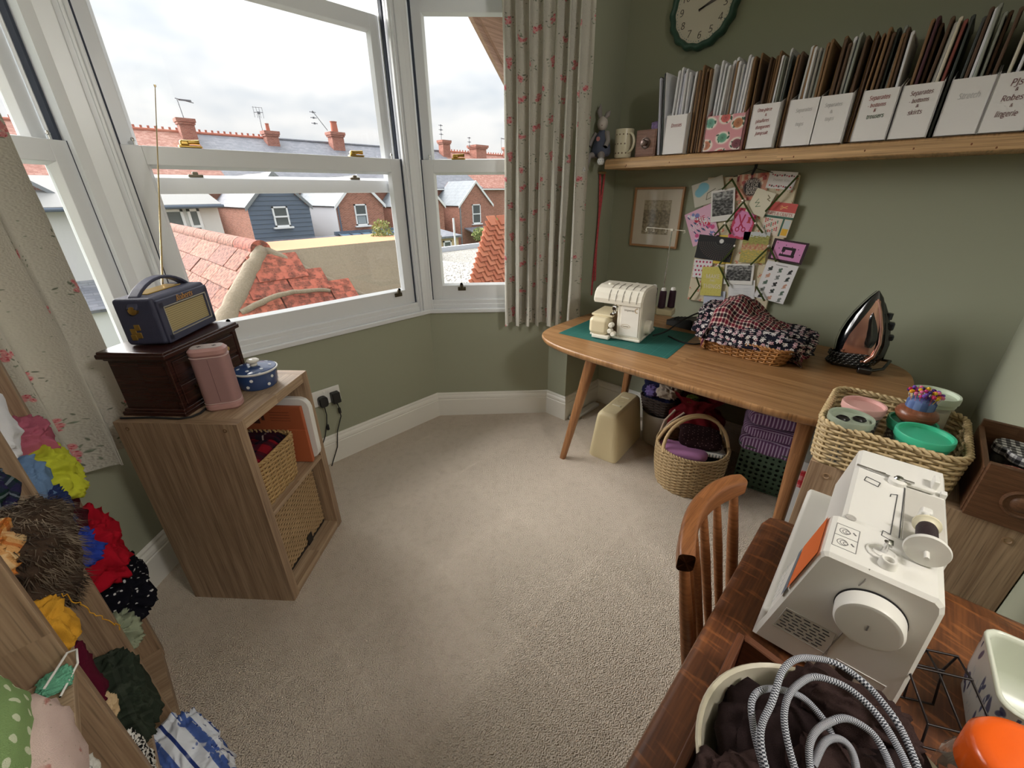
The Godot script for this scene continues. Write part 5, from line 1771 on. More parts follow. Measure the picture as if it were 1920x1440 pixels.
# ---------------------------------------------------------------- memo board and its cards
func card(called: String, label: String, z: float, y: float, w: float, h: float, rot: float, layer: int, im: Image, category := "card") -> Node3D:
	var t := thing(called, label, category, Vector3(2.378 - layer * 0.0022, y, z))
	t.basis = FACE * Basis(Vector3.BACK, deg_to_rad(rot))
	var g := G.new()
	g.box(Vector3(0, 0, -0.0005), Vector3(w, h, 0.0009))
	put("card", g, M.paper, t)
	g = G.new()
	g.quad(Vector3(-w / 2, -h / 2, 0.0003), Vector3(w / 2, -h / 2, 0.0003), Vector3(w / 2, h / 2, 0.0003), Vector3(-w / 2, h / 2, 0.0003))
	put("print", g, textured(ImageTexture.create_from_image(im), 0.6, Vector3.ONE, false), t)
	return t

func blank(w: int, h: int, c: Color) -> Image:
	var im := Image.create(w, h, false, Image.FORMAT_RGB8)
	im.fill(c)
	return im

func stroke(im: Image, pts: Array, r: float, c: Color):
	for k in pts.size() - 1:
		var a: Vector2 = pts[k]; var b: Vector2 = pts[k + 1]
		var n := int(a.distance_to(b) / maxf(r * 0.5, 0.7)) + 1
		for j in n + 1:
			var p := a.lerp(b, float(j) / n)
			if p.x > r and p.y > r and p.x < im.get_width() - r - 1 and p.y < im.get_height() - r - 1: dab(im, p.x, p.y, r, c)

func scissors(im: Image, c: Vector2, s: float, turn: float, col: Color):
	var f := func(x: float, y: float) -> Vector2: return c + Vector2(x, y).rotated(turn) * s
	stroke(im, [f.call(-0.42, -1.0), f.call(0.0, 0.1), f.call(0.3, 0.55)], s * 0.10, col)
	stroke(im, [f.call(0.30, -1.0), f.call(0.0, 0.1), f.call(-0.25, 0.6)], s * 0.10, col)
	for q in [-0.36, 0.42]:
		var r := []
		for k in 13: r.append(f.call(q + cos(TAU * k / 12) * 0.22, 0.82 + sin(TAU * k / 12) * 0.26))
		stroke(im, r, s * 0.07, col)

func photo_print(sd: int, w: int, h: int) -> Image:
	var im := blank(w, h, rgb(228, 226, 222))
	var n := fnl(0.045, sd, 4)
	for y in range(int(h * 0.07), int(h * 0.82)):
		for x in range(int(w * 0.07), int(w * 0.93)):
			var k := n.get_noise_2d(x * 1.0, y * 1.6) + (0.35 if y < h * 0.3 else -0.1)
			im.set_pixel(x, y, Color8(40, 40, 40).lerp(Color8(170, 170, 168), clampf(0.4 + k * 0.9, 0, 1)))
	return im

func pin_board():
	var bd := thing("memo_board", "floral padded memo board with dark green crossed ribbons hung below the shelf", "memo board", Vector3(2.385, 1.145, -0.70))
	bd.basis = FACE
	var g := G.new()
	g.rbox(Vector3(0, 0, -0.001), Vector3(0.405, 0.625, 0.014), 0.006, 3)
	put("padded_board", g, textured(floral(rgb(214, 202, 176), [rgb(204, 130, 108), rgb(176, 74, 66), rgb(222, 176, 150)], rgb(130, 136, 92), 9, 256, 14.0, 44), 0.95, Vector3.ONE * 6.0), bd)
	var green := plain_cloth(rgb(66, 76, 42))
	for r in [[-0.776, 1.444, -0.812, 1.403], [-0.776, 1.444, -0.702, 1.35], [-0.503, 1.45, -0.597, 1.307], [-0.702, 1.347, -0.767, 1.245], [-0.767, 1.245, -0.808, 1.189], [-0.701, 1.342, -0.628, 1.25], [-0.628, 1.25, -0.591, 1.212], [-0.766, 1.242, -0.734, 1.199], [-0.699, 1.139, -0.761, 1.042], [-0.546, 1.15, -0.608, 1.06], [-0.546, 1.15, -0.504, 1.087], [-0.761, 1.042, -0.691, 0.943], [-0.56, 0.955, -0.512, 0.896], [-0.862, 0.965, -0.839, 0.923], [-0.839, 0.923, -0.877, 0.845]]:
		var a := Vector3(r[0] + 0.70, r[1] - 1.145, 0.029); var b := Vector3(r[2] + 0.70, r[3] - 1.145, 0.029)
		g = G.new()
		g.at((a + b) / 2, Basis(Vector3.BACK, atan2(b.y - a.y, b.x - a.x))).rbox(Vector3.ZERO, Vector3(a.distance_to(b) + 0.008, 0.0085, 0.0016), 0.0007, 1)
		put("ribbon", g, green, bd)
	for p in [[-0.706, 1.350], [-0.767, 1.245], [-0.628, 1.25], [-0.7, 1.141], [-0.549, 1.152], [-0.761, 1.042]]:
		g = G.new()
		g.at(Vector3(p[0] + 0.70, p[1] - 1.145, 0.030), Basis(Vector3.RIGHT, PI / 2)).lathe([Vector2(0.0065, 0), Vector2(0.006, 0.003), Vector2(0, 0.0045)], 14)
		put("stud", g, mat(rgb(186, 178, 168), 0.3, 0.6), bd)
	g = G.new()
	g.tube([Vector3(2.382, 1.455, -0.78), Vector3(2.36, 1.480, -0.70), Vector3(2.352, 1.487, -0.675), Vector3(2.36, 1.480, -0.65), Vector3(2.385, 1.455, -0.56)], 0.0012, 5)
	single("hanging_cord", g, M.black, "thin cord that the memo board hangs from", "cord")
	g = G.new()
	g.rbox(Vector3(0, 0.004, 0), Vector3(0.014, 0.036, 0.012), 0.005, 3)
	g.tube([Vector3(0.0, -0.006, 0), Vector3(-0.004, -0.022, -0.004), Vector3(0.002, -0.036, -0.010), Vector3(0.012, -0.030, -0.010)], [0.006, 0.006, 0.005, 0.004], 8)
	single("black_hook", g, M.black, "black clip hook under the shelf above the memo board", "hook", Vector3(2.335, 1.500, -0.675))
	var im := blank(150, 110, rgb(196, 192, 178))
	stroke(im, [Vector2(20, 2), Vector2(60, 30), Vector2(2, 60)], 24, rgb(120, 178, 196))
	stroke(im, [Vector2(148, 60), Vector2(110, 62), Vector2(90, 84), Vector2(60, 88), Vector2(70, 60), Vector2(110, 50)], 1.6, rgb(90, 84, 72))
	card("sketch_card", "grey and sky blue sketch card tilted at the top left of the memo board", -0.884, 1.390, 0.152, 0.111, 18, 4, im)
	im = blank(140, 116, rgb(206, 150, 128))
	for k in 7: im.fill_rect(Rect2i(k * 20, 0, 10, 30), [rgb(150, 60, 66), rgb(222, 196, 176), rgb(196, 110, 96)][k % 3])
	for k in 26: dab(im, (k * 37) % 140, (k * 53) % 116, 9, [rgb(222, 200, 180), rgb(176, 84, 80), rgb(198, 120, 98)][k % 3])
	dab(im, 72, 58, 44, rgb(44, 38, 38))
	var c := card("sewing_card", "patterned card with a black disc reading SEWING IS FOR EVERY BODY", -0.687, 1.410, 0.138, 0.115, 3, 2, im)
	var cw := mat(rgb(226, 216, 206), 0.8)
	for k in 4: words(c, ["SEWING", "IS FOR", "EVERY", "BODY"][k], 0.0145, cw, Vector3(0.002, 0.025 - k * 0.0165, 0.0006), Basis(), "Droid Sans", "lettering", 0.1, 0.9)
	im = blank(116, 74, rgb(228, 224, 222))
	for k in 20: dab(im, 14 + (k % 10) * 10, (14 if k < 10 else 60) + (k * 7) % 5, 3.0 + k % 3, [rgb(150, 40, 60), rgb(190, 70, 84), rgb(110, 90, 90)][k % 3])
	c = card("thank_you_card", "white card with two bands of red berries reading THANK YOU at top right", -0.566, 1.436, 0.113, 0.072, -5.5, 3, im)
	words(c, "THANK YOU", 0.010, mat(rgb(186, 180, 178), 0.8), Vector3(0, 0.0, 0.0006))
	im = blank(124, 150, rgb(222, 208, 190))
	im.fill_rect(Rect2i(0, 0, 124, 42), rgb(206, 92, 88)); im.fill_rect(Rect2i(0, 40, 124, 20), rgb(232, 226, 216)); im.fill_rect(Rect2i(0, 60, 124, 10), rgb(64, 104, 90)); im.fill_rect(Rect2i(6, 70, 70, 72), rgb(226, 214, 204)); im.fill_rect(Rect2i(84, 62, 8, 86), rgb(64, 104, 90))
	im.fill_rect(Rect2i(94, 74, 26, 40), rgb(196, 206, 206)); im.fill_rect(Rect2i(94, 112, 26, 30), rgb(226, 178, 60))
	for k in 34: dab(im, 10 + (k * 29) % 62, 76 + (k * 17) % 62, 3.5, [rgb(200, 84, 70), rgb(90, 130, 110), rgb(176, 60, 66)][k % 3])
	scissors(im, Vector2(70, 20), 14, 1.5, rgb(236, 190, 120))
	c = card("craft_card", "card with red top and scissors reading ARTS AND CRAFTS above little shelves", -0.543, 1.270, 0.121, 0.146, -6, 1, im)
	words(c, "ARTS & CRAFTS", 0.0135, mat(rgb(176, 56, 60), 0.8), Vector3(0, 0.0235, 0.0006), Basis(), "Droid Serif", "lettering", 0.0, 0.78)
	card("photograph", "black and white instant photograph near the top left, a dark group portrait", -0.801, 1.328, 0.112, 0.148, 9, 5, photo_print(5, 112, 148), "photo")
	im = blank(90, 106, rgb(224, 218, 196))
	stroke(im, [Vector2(30, 40), Vector2(24, 60), Vector2(40, 52), Vector2(34, 74), Vector2(52, 66)], 1.5, rgb(110, 130, 100))
	stroke(im, [Vector2(60, 14), Vector2(74, 22), Vector2(66, 30), Vector2(80, 34)], 2.0, rgb(130, 120, 90))
	card("cream_card", "narrow cream card with faint drawn sprigs leaning over the sewing card", -0.632, 1.342, 0.089, 0.108, -18, 5, im)
	im = blank(120, 170, rgb(222, 140, 190))
	for k in 40:
		var a := TAU * k / 40.0
		dab(im, clampf(60 + cos(a) * 72, 4, 116), clampf(85 + sin(a) * 96, 4, 166), 8 + (k % 3) * 3, rgb(196, 60, 92))
	scissors(im, Vector2(50, 80), 44, -0.1, rgb(180, 44, 80))
	im.fill_rect(Rect2i(78, 44, 22, 5), rgb(196, 70, 70)); im.fill_rect(Rect2i(82, 49, 14, 22), rgb(190, 60, 80)); im.fill_rect(Rect2i(78, 71, 22, 5), rgb(196, 70, 70))
	card("scissors_card", "bright pink card with red scissors and cotton reel at the middle", -0.690, 1.245, 0.100, 0.142, -6, 4, im)
	im = blank(146, 178, rgb(226, 178, 204))
	for k in 22:
		dab(im, 20 + (k * 47) % 108, 16 + (k * 61) % 146, 9.0 + k % 6, [rgb(226, 226, 232), rgb(208, 84, 140), rgb(120, 130, 190), rgb(206, 50, 70), rgb(236, 190, 214)][k % 5])
		stroke(im, [Vector2(14 + (k * 31) % 118, 20 + (k * 43) % 130), Vector2(20 + (k * 31) % 118, 32 + (k * 43) % 130)], 3, rgb(72, 84, 120))
	c = card("mothers_day_card", "pink flowered greeting card reading THE BEST MOTHER at the left edge", -0.888, 1.229, 0.141, 0.173, 25, 3, im)
	words(c, "THE", 0.024, mat(rgb(196, 40, 60), 0.8), Vector3(0.0, 0.034, 0.0006), Basis(Vector3.BACK, -0.1))
	words(c, "MOTHER", 0.026, mat(rgb(228, 222, 226), 0.8), Vector3(0.005, 0.008, 0.0006), Basis(Vector3.BACK, 0.1))
	im = blank(190, 124, rgb(26, 26, 28))
	for k in 9:
		for j in 26:
			var a := PI * 0.05 + PI * 0.9 * j / 25.0
			var p := Vector2(118, 26) + Vector2(cos(a), sin(a) * 0.82) * (26 + k * 10.5)
			if p.x > 4 and p.x < 186 and p.y < 120: dab(im, p.x, p.y, 2.2 + k * 0.16, rgb(86 + k * 3, 84, 78), 0.6, a)
	dab(im, 122, 22, 13, rgb(222, 222, 220))
	card("dome_postcard", "black postcard of a coffered dome with a bright round opening", -0.800, 1.122, 0.185, 0.120, -3, 6, im, "postcard")
	im = blank(96, 140, rgb(226, 196, 80))
	card("yellow_card", "plain yellow card behind the dome postcard", -0.755, 1.118, 0.096, 0.142, 2, 3, im)
	im = blank(120, 146, rgb(196, 202, 200))
	var nl := fnl(0.06, 66, 3)
	for y in 146:
		for x in 120:
			var k := nl.get_noise_2d(x, y * 2)
			var cc := rgb(200, 204, 206)
			if y > 20 + k * 12: cc = Color8(138, 142, 78).lerp(Color8(178, 170, 96), clampf(0.5 + k, 0, 1))
			if y > 58 + k * 14: cc = Color8(190, 120, 96).lerp(Color8(206, 180, 140), clampf(0.5 + k * 1.4, 0, 1))
			if y > 84 + k * 10: cc = Color8(206, 180, 90).lerp(Color8(162, 160, 100), clampf(0.5 + k * 1.6, 0, 1))
			im.set_pixel(x, y, cc)
	card("landscape_card", "painted landscape card in green, ochre and pink at the middle of the board", -0.614, 1.139, 0.117, 0.146, 2, 4, im)
	im = blank(150, 100, rgb(52, 30, 40))
	im.fill_rect(Rect2i(12, 10, 126, 80), rgb(216, 146, 196))
	for k in 18: dab(im, 16.0 + k * 7, 11, 4, rgb(216, 146, 196)); dab(im, 16.0 + k * 7, 89, 4, rgb(216, 146, 196))
	im.fill_rect(Rect2i(42, 66, 66, 10), rgb(40, 26, 34)); im.fill_rect(Rect2i(92, 34, 14, 34), rgb(40, 26, 34)); im.fill_rect(Rect2i(50, 32, 54, 12), rgb(40, 26, 34)); im.fill_rect(Rect2i(48, 34, 14, 22), rgb(40, 26, 34)); im.fill_rect(Rect2i(54, 54, 3, 12), rgb(40, 26, 34))
	for k in 10: dab(im, 20 + (k * 41) % 110, 18 + (k * 29) % 64, 2.4, rgb(70, 40, 60))
	card("sewing_machine_card", "pink card of a dark sewing machine with dark border at the right edge", -0.467, 1.133, 0.146, 0.097, -6, 5, im)
	im = blank(140, 180, rgb(226, 224, 226))
	for k in 15:
		var p := Vector2(26 + (k % 3) * 44, 34 + (k / 3) * 33)
		var cc: Color = [rgb(50, 56, 54), rgb(84, 104, 92), rgb(40, 40, 42), rgb(196, 150, 130), rgb(120, 124, 122)][k % 5]
		dab(im, p.x, p.y, 11, cc, 0.6, k); dab(im, p.x + 5, p.y - 8, 5, cc); stroke(im, [p + Vector2(-8, 10), p + Vector2(8, 4)], 2, cc)
	stroke(im, [Vector2(44, 12), Vector2(96, 12)], 1.2, rgb(120, 116, 120))
	card("icon_card", "white card with rows of small dark sewing icons at lower right", -0.487, 0.986, 0.137, 0.185, -7, 3, im)
	im = blank(110, 152, rgb(206, 196, 104))
	for k in 60: dab(im, (k * 67) % 110, (k * 41) % 152, 2.5, rgb(190, 176, 84))
	c = card("yellow_print", "mustard card reading MAKE THE THINGS at lower left", -0.783, 0.953, 0.109, 0.152, 5, 6, im)
	words(c, "MAKE", 0.021, cw, Vector3(0.004, 0.026, 0.0006))
	words(c, "-THE-", 0.011, cw, Vector3(0.004, 0.004, 0.0006))
	words(c, "THINGS", 0.021, cw, Vector3(0.004, -0.026, 0.0006), Basis(), "Droid Sans", "lettering", 0.0, 0.95)
	im = blank(100, 96, rgb(230, 226, 228))
	for k in 20: dab(im, 12 + (k % 5) * 19 + (8 if (k / 5) % 2 else 0), 12 + (k / 5) * 22, 6, rgb(176, 56, 92))
	card("dotted_card", "white card with crimson spots behind the mustard card", -0.844, 1.012, 0.096, 0.098, 2, 4, im)
	card("photograph", "black and white photograph of dark trees at lower middle", -0.658, 1.005, 0.137, 0.102, 5, 5, photo_print(19, 137, 102), "photo")
	im = blank(116, 100, rgb(222, 222, 224))
	for k in 7: stroke(im, [Vector2(14, 40 + k * 8), Vector2(100, 38 + k * 8)], 0.9, rgb(176, 178, 186))
	card("letter_card", "white letter with faint lines tucked behind the lower photograph", -0.630, 0.924, 0.125, 0.101, 10, 3, im)
	im = blank(110, 70, rgb(196, 202, 220))
	card("pale_blue_card", "pale blue card at the bottom of the board below the mustard card", -0.755, 0.858, 0.111, 0.090, 6, 2, im)

# ---------------------------------------------------------------- the long table and what stands on it
func superell(a: float, b: float, e: float, n: int) -> PackedVector2Array:
	var r := PackedVector2Array()
	for k in n:
		var t := TAU * k / n
		r.append(Vector2(signf(cos(t)) * pow(absf(cos(t)), 2.0 / e) * a, signf(sin(t)) * pow(absf(sin(t)), 2.0 / e) * b))
	return r

func work_table():
	var t := thing("work_table", "mid-century elm plank table with rounded ends and splayed legs along the right wall", "table", Vector3(1.94, 0, -0.63))
	var g := G.new()
	var rows := []
	for q in [[0.93, 0.0], [0.965, 0.004], [0.988, 0.013], [0.998, 0.022], [1.0, 0.027], [0.996, 0.032], [0.988, 0.0345]]:
		var o := superell(0.442 - (1 - q[0]) * 0.30, 0.748 - (1 - q[0]) * 0.30, 4.6, 160)
		var r := PackedVector3Array()
		for k in 161: r.append(Vector3(o[k % 160].x, 0.6855 + q[1], o[k % 160].y))
		rows.append(r)
	g.grid(rows, true)
	for e in [0, rows.size() - 1]:
		var i0 := g.pt(Vector3(0, 0.6855 + [0.0, 0.0345][1 if e else 0], 0), Vector3.UP if e else Vector3.DOWN)
		for p in rows[e]: g.pt(p, Vector3.UP if e else Vector3.DOWN)
		for k in 160:
			if e: g.tri(i0, i0 + 2 + k, i0 + 1 + k)
			else: g.tri(i0, i0 + 1 + k, i0 + 2 + k)
	put("table_top", g, M.elm, t)
	for l in [[1.70, -1.055, 1.635, -1.174], [1.70, -0.136, 1.650, -0.1115], [2.21, -1.10, 2.25, -1.165], [2.21, -0.16, 2.25, -0.10]]:
		g = G.new()
		var a := Vector3(l[0] - 1.94, 0.688, l[1] + 0.63); var b := Vector3(l[2] - 1.94, 0.0, l[3] + 0.63)
		var rws := []
		for i in 5:
			var f := i / 4.0
			var c := b.lerp(a, f)
			var w := lerpf(0.015, 0.027, f)
			var o := round_rect(w * 2, w * 2.2, w * 0.7, 28)
			var r := PackedVector3Array()
			for k in 29: r.append(c + Vector3(o[k % 28].x, 0, o[k % 28].y))
			rws.append(r)
		g.grid(rws, true)
		put("leg", g, M.elm_leg, t)
	g = G.new()
	for x in [-0.24, 0.27]: g.rbox(Vector3(x, 0.668, 0), Vector3(0.05, 0.034, 1.0), 0.004)
	g.rbox(Vector3(0, 0.655, -0.42), Vector3(0.5, 0.03, 0.03), 0.004); g.rbox(Vector3(0, 0.655, 0.46), Vector3(0.5, 0.03, 0.03), 0.004)
	put("under_rail", g, M.elm_leg, t)
	# cutting mat
	var mt := textured(tex(512, 384, func(x, y):
		var c := rgb(24, 92, 84)
		if int(x) % 11 == 0 or int(y) % 11 == 0: c = rgb(34, 102, 94)
		if int(x) % 55 < 1 or int(y) % 55 < 1: c = rgb(70, 136, 126)
		if absf(x - y * 1.33) < 0.8 or absf(x - 512 + y * 1.33) < 0.8: c = rgb(54, 120, 110)
		return c), 0.7, Vector3.ONE, false)
	g = G.new()
	var k := [Vector3(1.676, 0.7212, -1.272), Vector3(1.708, 0.7212, -0.690), Vector3(2.135, 0.7212, -0.73), Vector3(2.10, 0.7212, -1.30)]
	g.quad(k[0], k[1], k[2], k[3])
	for j in 4: g.quad(k[j] - Vector3(0, 0.0008, 0), k[(j + 1) % 4] - Vector3(0, 0.0008, 0), k[(j + 1) % 4], k[j])
	k = [Vector3(1.676, 0.7205, -1.272), Vector3(2.10, 0.7205, -1.30), Vector3(2.135, 0.7205, -0.73), Vector3(1.708, 0.7205, -0.690)]
	g.quad(k[0], k[1], k[2], k[3])
	single("cutting_mat", g, mt, "green gridded cutting mat lying under the overlocker on the table", "cutting mat")
	overlocker()
	# foot pedal and lead
	var fp := thing("foot_pedal", "black foot pedal standing behind the overlocker on the table", "pedal", Vector3(2.235, 0.7215, -0.845), deg_to_rad(-8))
	g = G.new()
	g.prism(PackedVector2Array([Vector2(-0.075, 0), Vector2(0.075, 0), Vector2(0.075, 0.052), Vector2(0.055, 0.056), Vector2(-0.075, 0.028)]), -0.05, 0.05, 0.004)
	put("body", g, M.black, fp, Vector3.ZERO, basis_y(-90))
	g = G.new()
	for q in 6: g.rbox(Vector3(0.0, 0.034 + q * 0.004, -0.055 + q * 0.02), Vector3(0.08, 0.003, 0.006), 0.001)
	put("tread_ribs", g, M.black_rubber, fp)
	g = G.new()
	var loop := Curve3D.new()
	for p in [[1.93, 0.735, -0.87, 0], [2.02, 0.745, -0.84, 0], [2.10, 0.80, -0.79, 0], [2.16, 0.835, -0.72, 0], [2.14, 0.80, -0.665, 0], [2.08, 0.735, -0.645, 0], [2.00, 0.7245, -0.66, 0], [1.96, 0.7245, -0.72, 0], [2.00, 0.726, -0.82, 0]]:
		loop.add_point(Vector3(p[0], p[1], p[2]))
	for i in loop.point_count:
		var d := (loop.get_point_position(mini(i + 1, loop.point_count - 1)) - loop.get_point_position(maxi(i - 1, 0))) * 0.22
		loop.set_point_in(i, -d); loop.set_point_out(i, d)
	loop.bake_interval = 0.012
	g.tube(Array(loop.get_baked_points()), 0.0038, 8)
	single("power_lead", g, M.black_rubber, "black power lead looping up between the overlocker and the plaid cloth", "cable")
	# low wicker basket with cloth heaped on it
	var bk := thing("wicker_tray", "low honey coloured wicker basket holding plaid and floral cloth on the table", "basket", Vector3(2.045, 0.7205, -0.465), deg_to_rad(86))
	wicker(bk, round_rect(0.40, 0.25, 0.045, 152), 0.072, 8, 0.84, 0.0042, M.cane_dark, 0.0055)
	g = G.new()
	for i in 22: g.rbox(Vector3(-0.165 + i * 0.0157, 0.036, 0.112), Vector3(0.010, 0.050, 0.006), 0.003)
	put("woven_bars", g, M.cane_dark, bk).set_meta("kind", "stuff")
	var flo := cloth_mat(tex(256, 256, func(x, y):
		var c := rgb(30, 30, 40)
		var cx := floorf(x / 21.3); var cy := floorf(y / 21.3)
		for i in 2:
			var h := sin(cx * 12.9 + cy * 78.2 + i * 37.0) * 4375.5
			h -= floorf(h)
			var h2 := sin(cx * 39.3 + cy * 11.1 + i * 17.0) * 1375.5
			h2 -= floorf(h2)
			var d := Vector2(fposmod(x, 21.3) - 4 - h * 13, fposmod(y, 21.3) - 4 - h2 * 13)
			if d.length() < 5.5 + 1.6 * sin(d.angle() * 5): c = rgb(214, 208, 206) if h > 0.5 else rgb(196, 158, 166)
			if d.length() < 1.4: c = rgb(60, 70, 70)
		return c), 3.0)
	var heap := func(called: String, label: String, m: Material, c: Vector3, s: Vector3, sd: int, tilt: Vector3, rough: float, boxy := 0.55):
		single(called, lump(s, sd, rough, boxy, 1.8, 72, 40), m, label, "fabric", c, euler(tilt.x, tilt.y, tilt.z))
	heap.call("floral_cloth", "black floral cloth with pink and white flowers heaped in the low wicker basket", flo, Vector3(2.06, 0.760, -0.465), Vector3(0.29, 0.095, 0.45), 61, Vector3(2, 4, 0), 0.14, 0.55)
	heap.call("floral_cloth", "rolled end of black floral cloth bulging at the left of the basket heap", flo, Vector3(2.07, 0.785, -0.625), Vector3(0.22, 0.125, 0.15), 62, Vector3(0, 10, 0), 0.15, 0.6)
	var pl := cloth_mat(tex(192, 192, func(x, y):
		var s := fposmod(x / 48.0, 1.0)
		var w := fposmod(y / 48.0, 1.0)
		var f := func(v: float) -> Color: return rgb(112, 34, 50) if v < 0.34 else (rgb(226, 214, 200) if v < 0.50 else (rgb(40, 30, 36) if v < 0.84 else rgb(222, 206, 188)))
		var a: Color = f.call(s); var b: Color = f.call(w)
		return a.lerp(b, 0.5)), 7.5)
	# the plaid: folded flannel laid over the heap
	g = G.new()
	var nz := fnl(1.0, 63, 3)
	for lay in 3:
		var rws := []
		for i in 33:
			var f := i / 32.0
			var r := PackedVector3Array()
			for j in 45:
				var u := j / 44.0
				var z := lerpf(-0.635, -0.235, u) + nz.get_noise_2d(f * 2, lay * 9) * 0.02
				var rise := 0.975 - 0.150 * smoothstep(0.05, 0.95, u) - 0.015 * lay * 2.0
				var x := lerpf(1.905 + 0.045 * u + lay * 0.012, 2.20 - lay * 0.008, f)
				var dome := pow(sin(PI * clampf(f * 0.86 + 0.02, 0, 1)), 0.55) * (0.7 + 0.3 * pow(sin(PI * clampf(u * 0.94 + 0.05, 0, 1)), 0.5))
				var y := 0.80 - 0.02 * lay + (rise - 0.80) * dome
				y += 0.016 * sin(u * 16.0 - f * 5.0 + lay * 2) * dome * (1 - u * 0.6) + 0.014 * nz.get_noise_2d(u * 4 + lay * 5, f * 4)
				if u > 0.9: y -= (u - 0.9) * 0.35
				if u < 0.06: y -= (0.06 - u) * 1.2
				r.append(Vector3(x, y, z))
			rws.append(r)
		g.grid(rws, false, 4.2, 3.2)
	var pm := pl.duplicate()
	pm.uv1_triplanar = false
	pm.uv1_scale = Vector3(0.85, 0.85, 1)
	single("plaid_flannel", g, pm, "burgundy, cream and black plaid flannel draped on top of the basket heap", "fabric")
	iron()

func overlocker():
	var t := thing("overlocker", "cream overlocker sewing machine with four cones standing on the green mat", "sewing machine", Vector3(1.781, 0.7213, -1.005))
	t.basis = Basis(Vector3.UP, deg_to_rad(10)) * FACE
	var ivory := mat(rgb(226, 221, 206), 0.35)
	var yel := mat(rgb(214, 202, 170), 0.4)
	var grey := mat(rgb(150, 146, 138), 0.4)
	var g := G.new()
	g.rbox(Vector3(0.0, 0.010, -0.125), Vector3(0.262, 0.014, 0.25), 0.005)
	for q in [[-0.11, -0.02], [0.11, -0.02], [-0.11, -0.23], [0.11, -0.23]]: g.lathe([Vector2(0.012, 0.0), Vector2(0.013, 0.005), Vector2(0, 0.005)], 12, Vector3(q[0], 0, q[1]))
	put("base", g, ivory, t)
	g = G.new()                                              # right column
	g.prism(PackedVector2Array([Vector2(0.005, 0.014), Vector2(0.128, 0.014), Vector2(0.122, 0.19), Vector2(0.002, 0.19)]), -0.235, -0.008, 0.006)
	put("column", g, ivory, t)
	g = G.new()
	g.prism(PackedVector2Array([Vector2(0.022, 0.026), Vector2(0.116, 0.026), Vector2(0.110, 0.182), Vector2(0.022, 0.182)]), -0.010, -0.005, 0.002)
	put("front_panel", g, mat(rgb(232, 228, 218), 0.35), t)
	g = G.new()                                              # top arm: rounded section drawn out sideways
	var sec := PackedVector2Array([Vector2(0.004, 0.178), Vector2(0.006, 0.200), Vector2(-0.004, 0.226), Vector2(-0.024, 0.246), Vector2(-0.060, 0.255), Vector2(-0.17, 0.255), Vector2(-0.21, 0.245), Vector2(-0.225, 0.22), Vector2(-0.225, 0.178)])
	var m2 := PackedVector2Array()
	for p in sec: m2.append(Vector2(-p.x, p.y))
	g.at(Vector3.ZERO, Basis(Vector3(0, 0, -1), Vector3(0, 1, 0), Vector3(1, 0, 0))).prism(m2, -0.122, 0.124, 0.008)
	put("arm_cover", g, ivory, t)
	for k in 5:                                              # tension slots
		g = G.new()
		var x := -0.042 + k * 0.034
		g.tube([Vector3(x, 0.192, 0.0065), Vector3(x, 0.215, 0.0035), Vector3(x, 0.236, -0.012), Vector3(x, 0.2495, -0.034), Vector3(x, 0.2556, -0.062), Vector3(x, 0.2556, -0.12)], 0.0016, 5)
		put("tension_slot", g, grey, t)
	g = G.new()
	g.lathe([Vector2(0.012, 0.255), Vector2(0.012, 0.259), Vector2(0.008, 0.262), Vector2(0, 0.262)], 16, Vector3(-0.07, 0, -0.08))
	put("top_knob", g, ivory, t)
	g = G.new()                                              # looper cover at the left, rounded box
	g.rbox(Vector3(-0.078, 0.062, -0.035), Vector3(0.102, 0.088, 0.13), 0.022, 4)
	put("looper_cover", g, yel, t)
	g = G.new()
	g.rbox(Vector3(-0.076, 0.110, -0.095), Vector3(0.112, 0.012, 0.17), 0.004)
	put("bed_plate", g, yel, t)
	g = G.new()
	g.rbox(Vector3(-0.06, 0.012, 0.012), Vector3(0.09, 0.018, 0.05), 0.005)
	put("front_foot", g, ivory, t)
	g = G.new()                                              # dark throat with needle works
	g.box(Vector3(-0.004, 0.070, -0.06), Vector3(0.046, 0.10, 0.05))
	put("throat", g, mat(rgb(120, 100, 76), 0.6), t)
	g = G.new()
	g.tube([Vector3(-0.025, 0.19, -0.03), Vector3(-0.025, 0.13, -0.03)], 0.004, 8)
	g.tube([Vector3(-0.012, 0.19, -0.025), Vector3(-0.012, 0.125, -0.025)], 0.003, 8)
	g.rbox(Vector3(-0.022, 0.124, -0.02), Vector3(0.018, 0.010, 0.044), 0.002)
	g.rbox(Vector3(-0.018, 0.150, -0.024), Vector3(0.022, 0.016, 0.014), 0.002)
	g.tube([Vector3(-0.03, 0.16, -0.02), Vector3(-0.005, 0.165, 0.0), Vector3(0.0, 0.14, 0.0)], 0.002, 6)
	put("needle_works", g, M.chrome, t)
	g = G.new()
	for q in [[-0.038, 0.045], [-0.034, 0.075], [-0.02, 0.032]]:
		g.at(Vector3(q[0] + 0.02, q[1], 0.018), Basis(Vector3.RIGHT, PI / 2)).lathe([Vector2(0.013, -0.016), Vector2(0.013, 0.004), Vector2(0.009, 0.008), Vector2(0, 0.008)], 16)
	put("looper_dials", g, ivory, t)
	g = G.new()
	g.at(Vector3(0.126, 0.062, -0.09), Basis(Vector3.BACK, -PI / 2)).lathe([Vector2(0.034, 0), Vector2(0.034, 0.022), Vector2(0.030, 0.028), Vector2(0.022, 0.030), Vector2(0, 0.030)], 28)
	put("hand_wheel", g, ivory, t)
	words(t, "imperial", 0.010, grey, Vector3(0.062, 0.155, -0.0045), Basis(), "Droid Sans", "maker_name")
	g = G.new()
	var ringp := []
	for k in 24: ringp.append(Vector3(0.052 + cos(TAU * k / 24.0) * 0.022, 0.074 + sin(TAU * k / 24.0) * 0.010, -0.005))
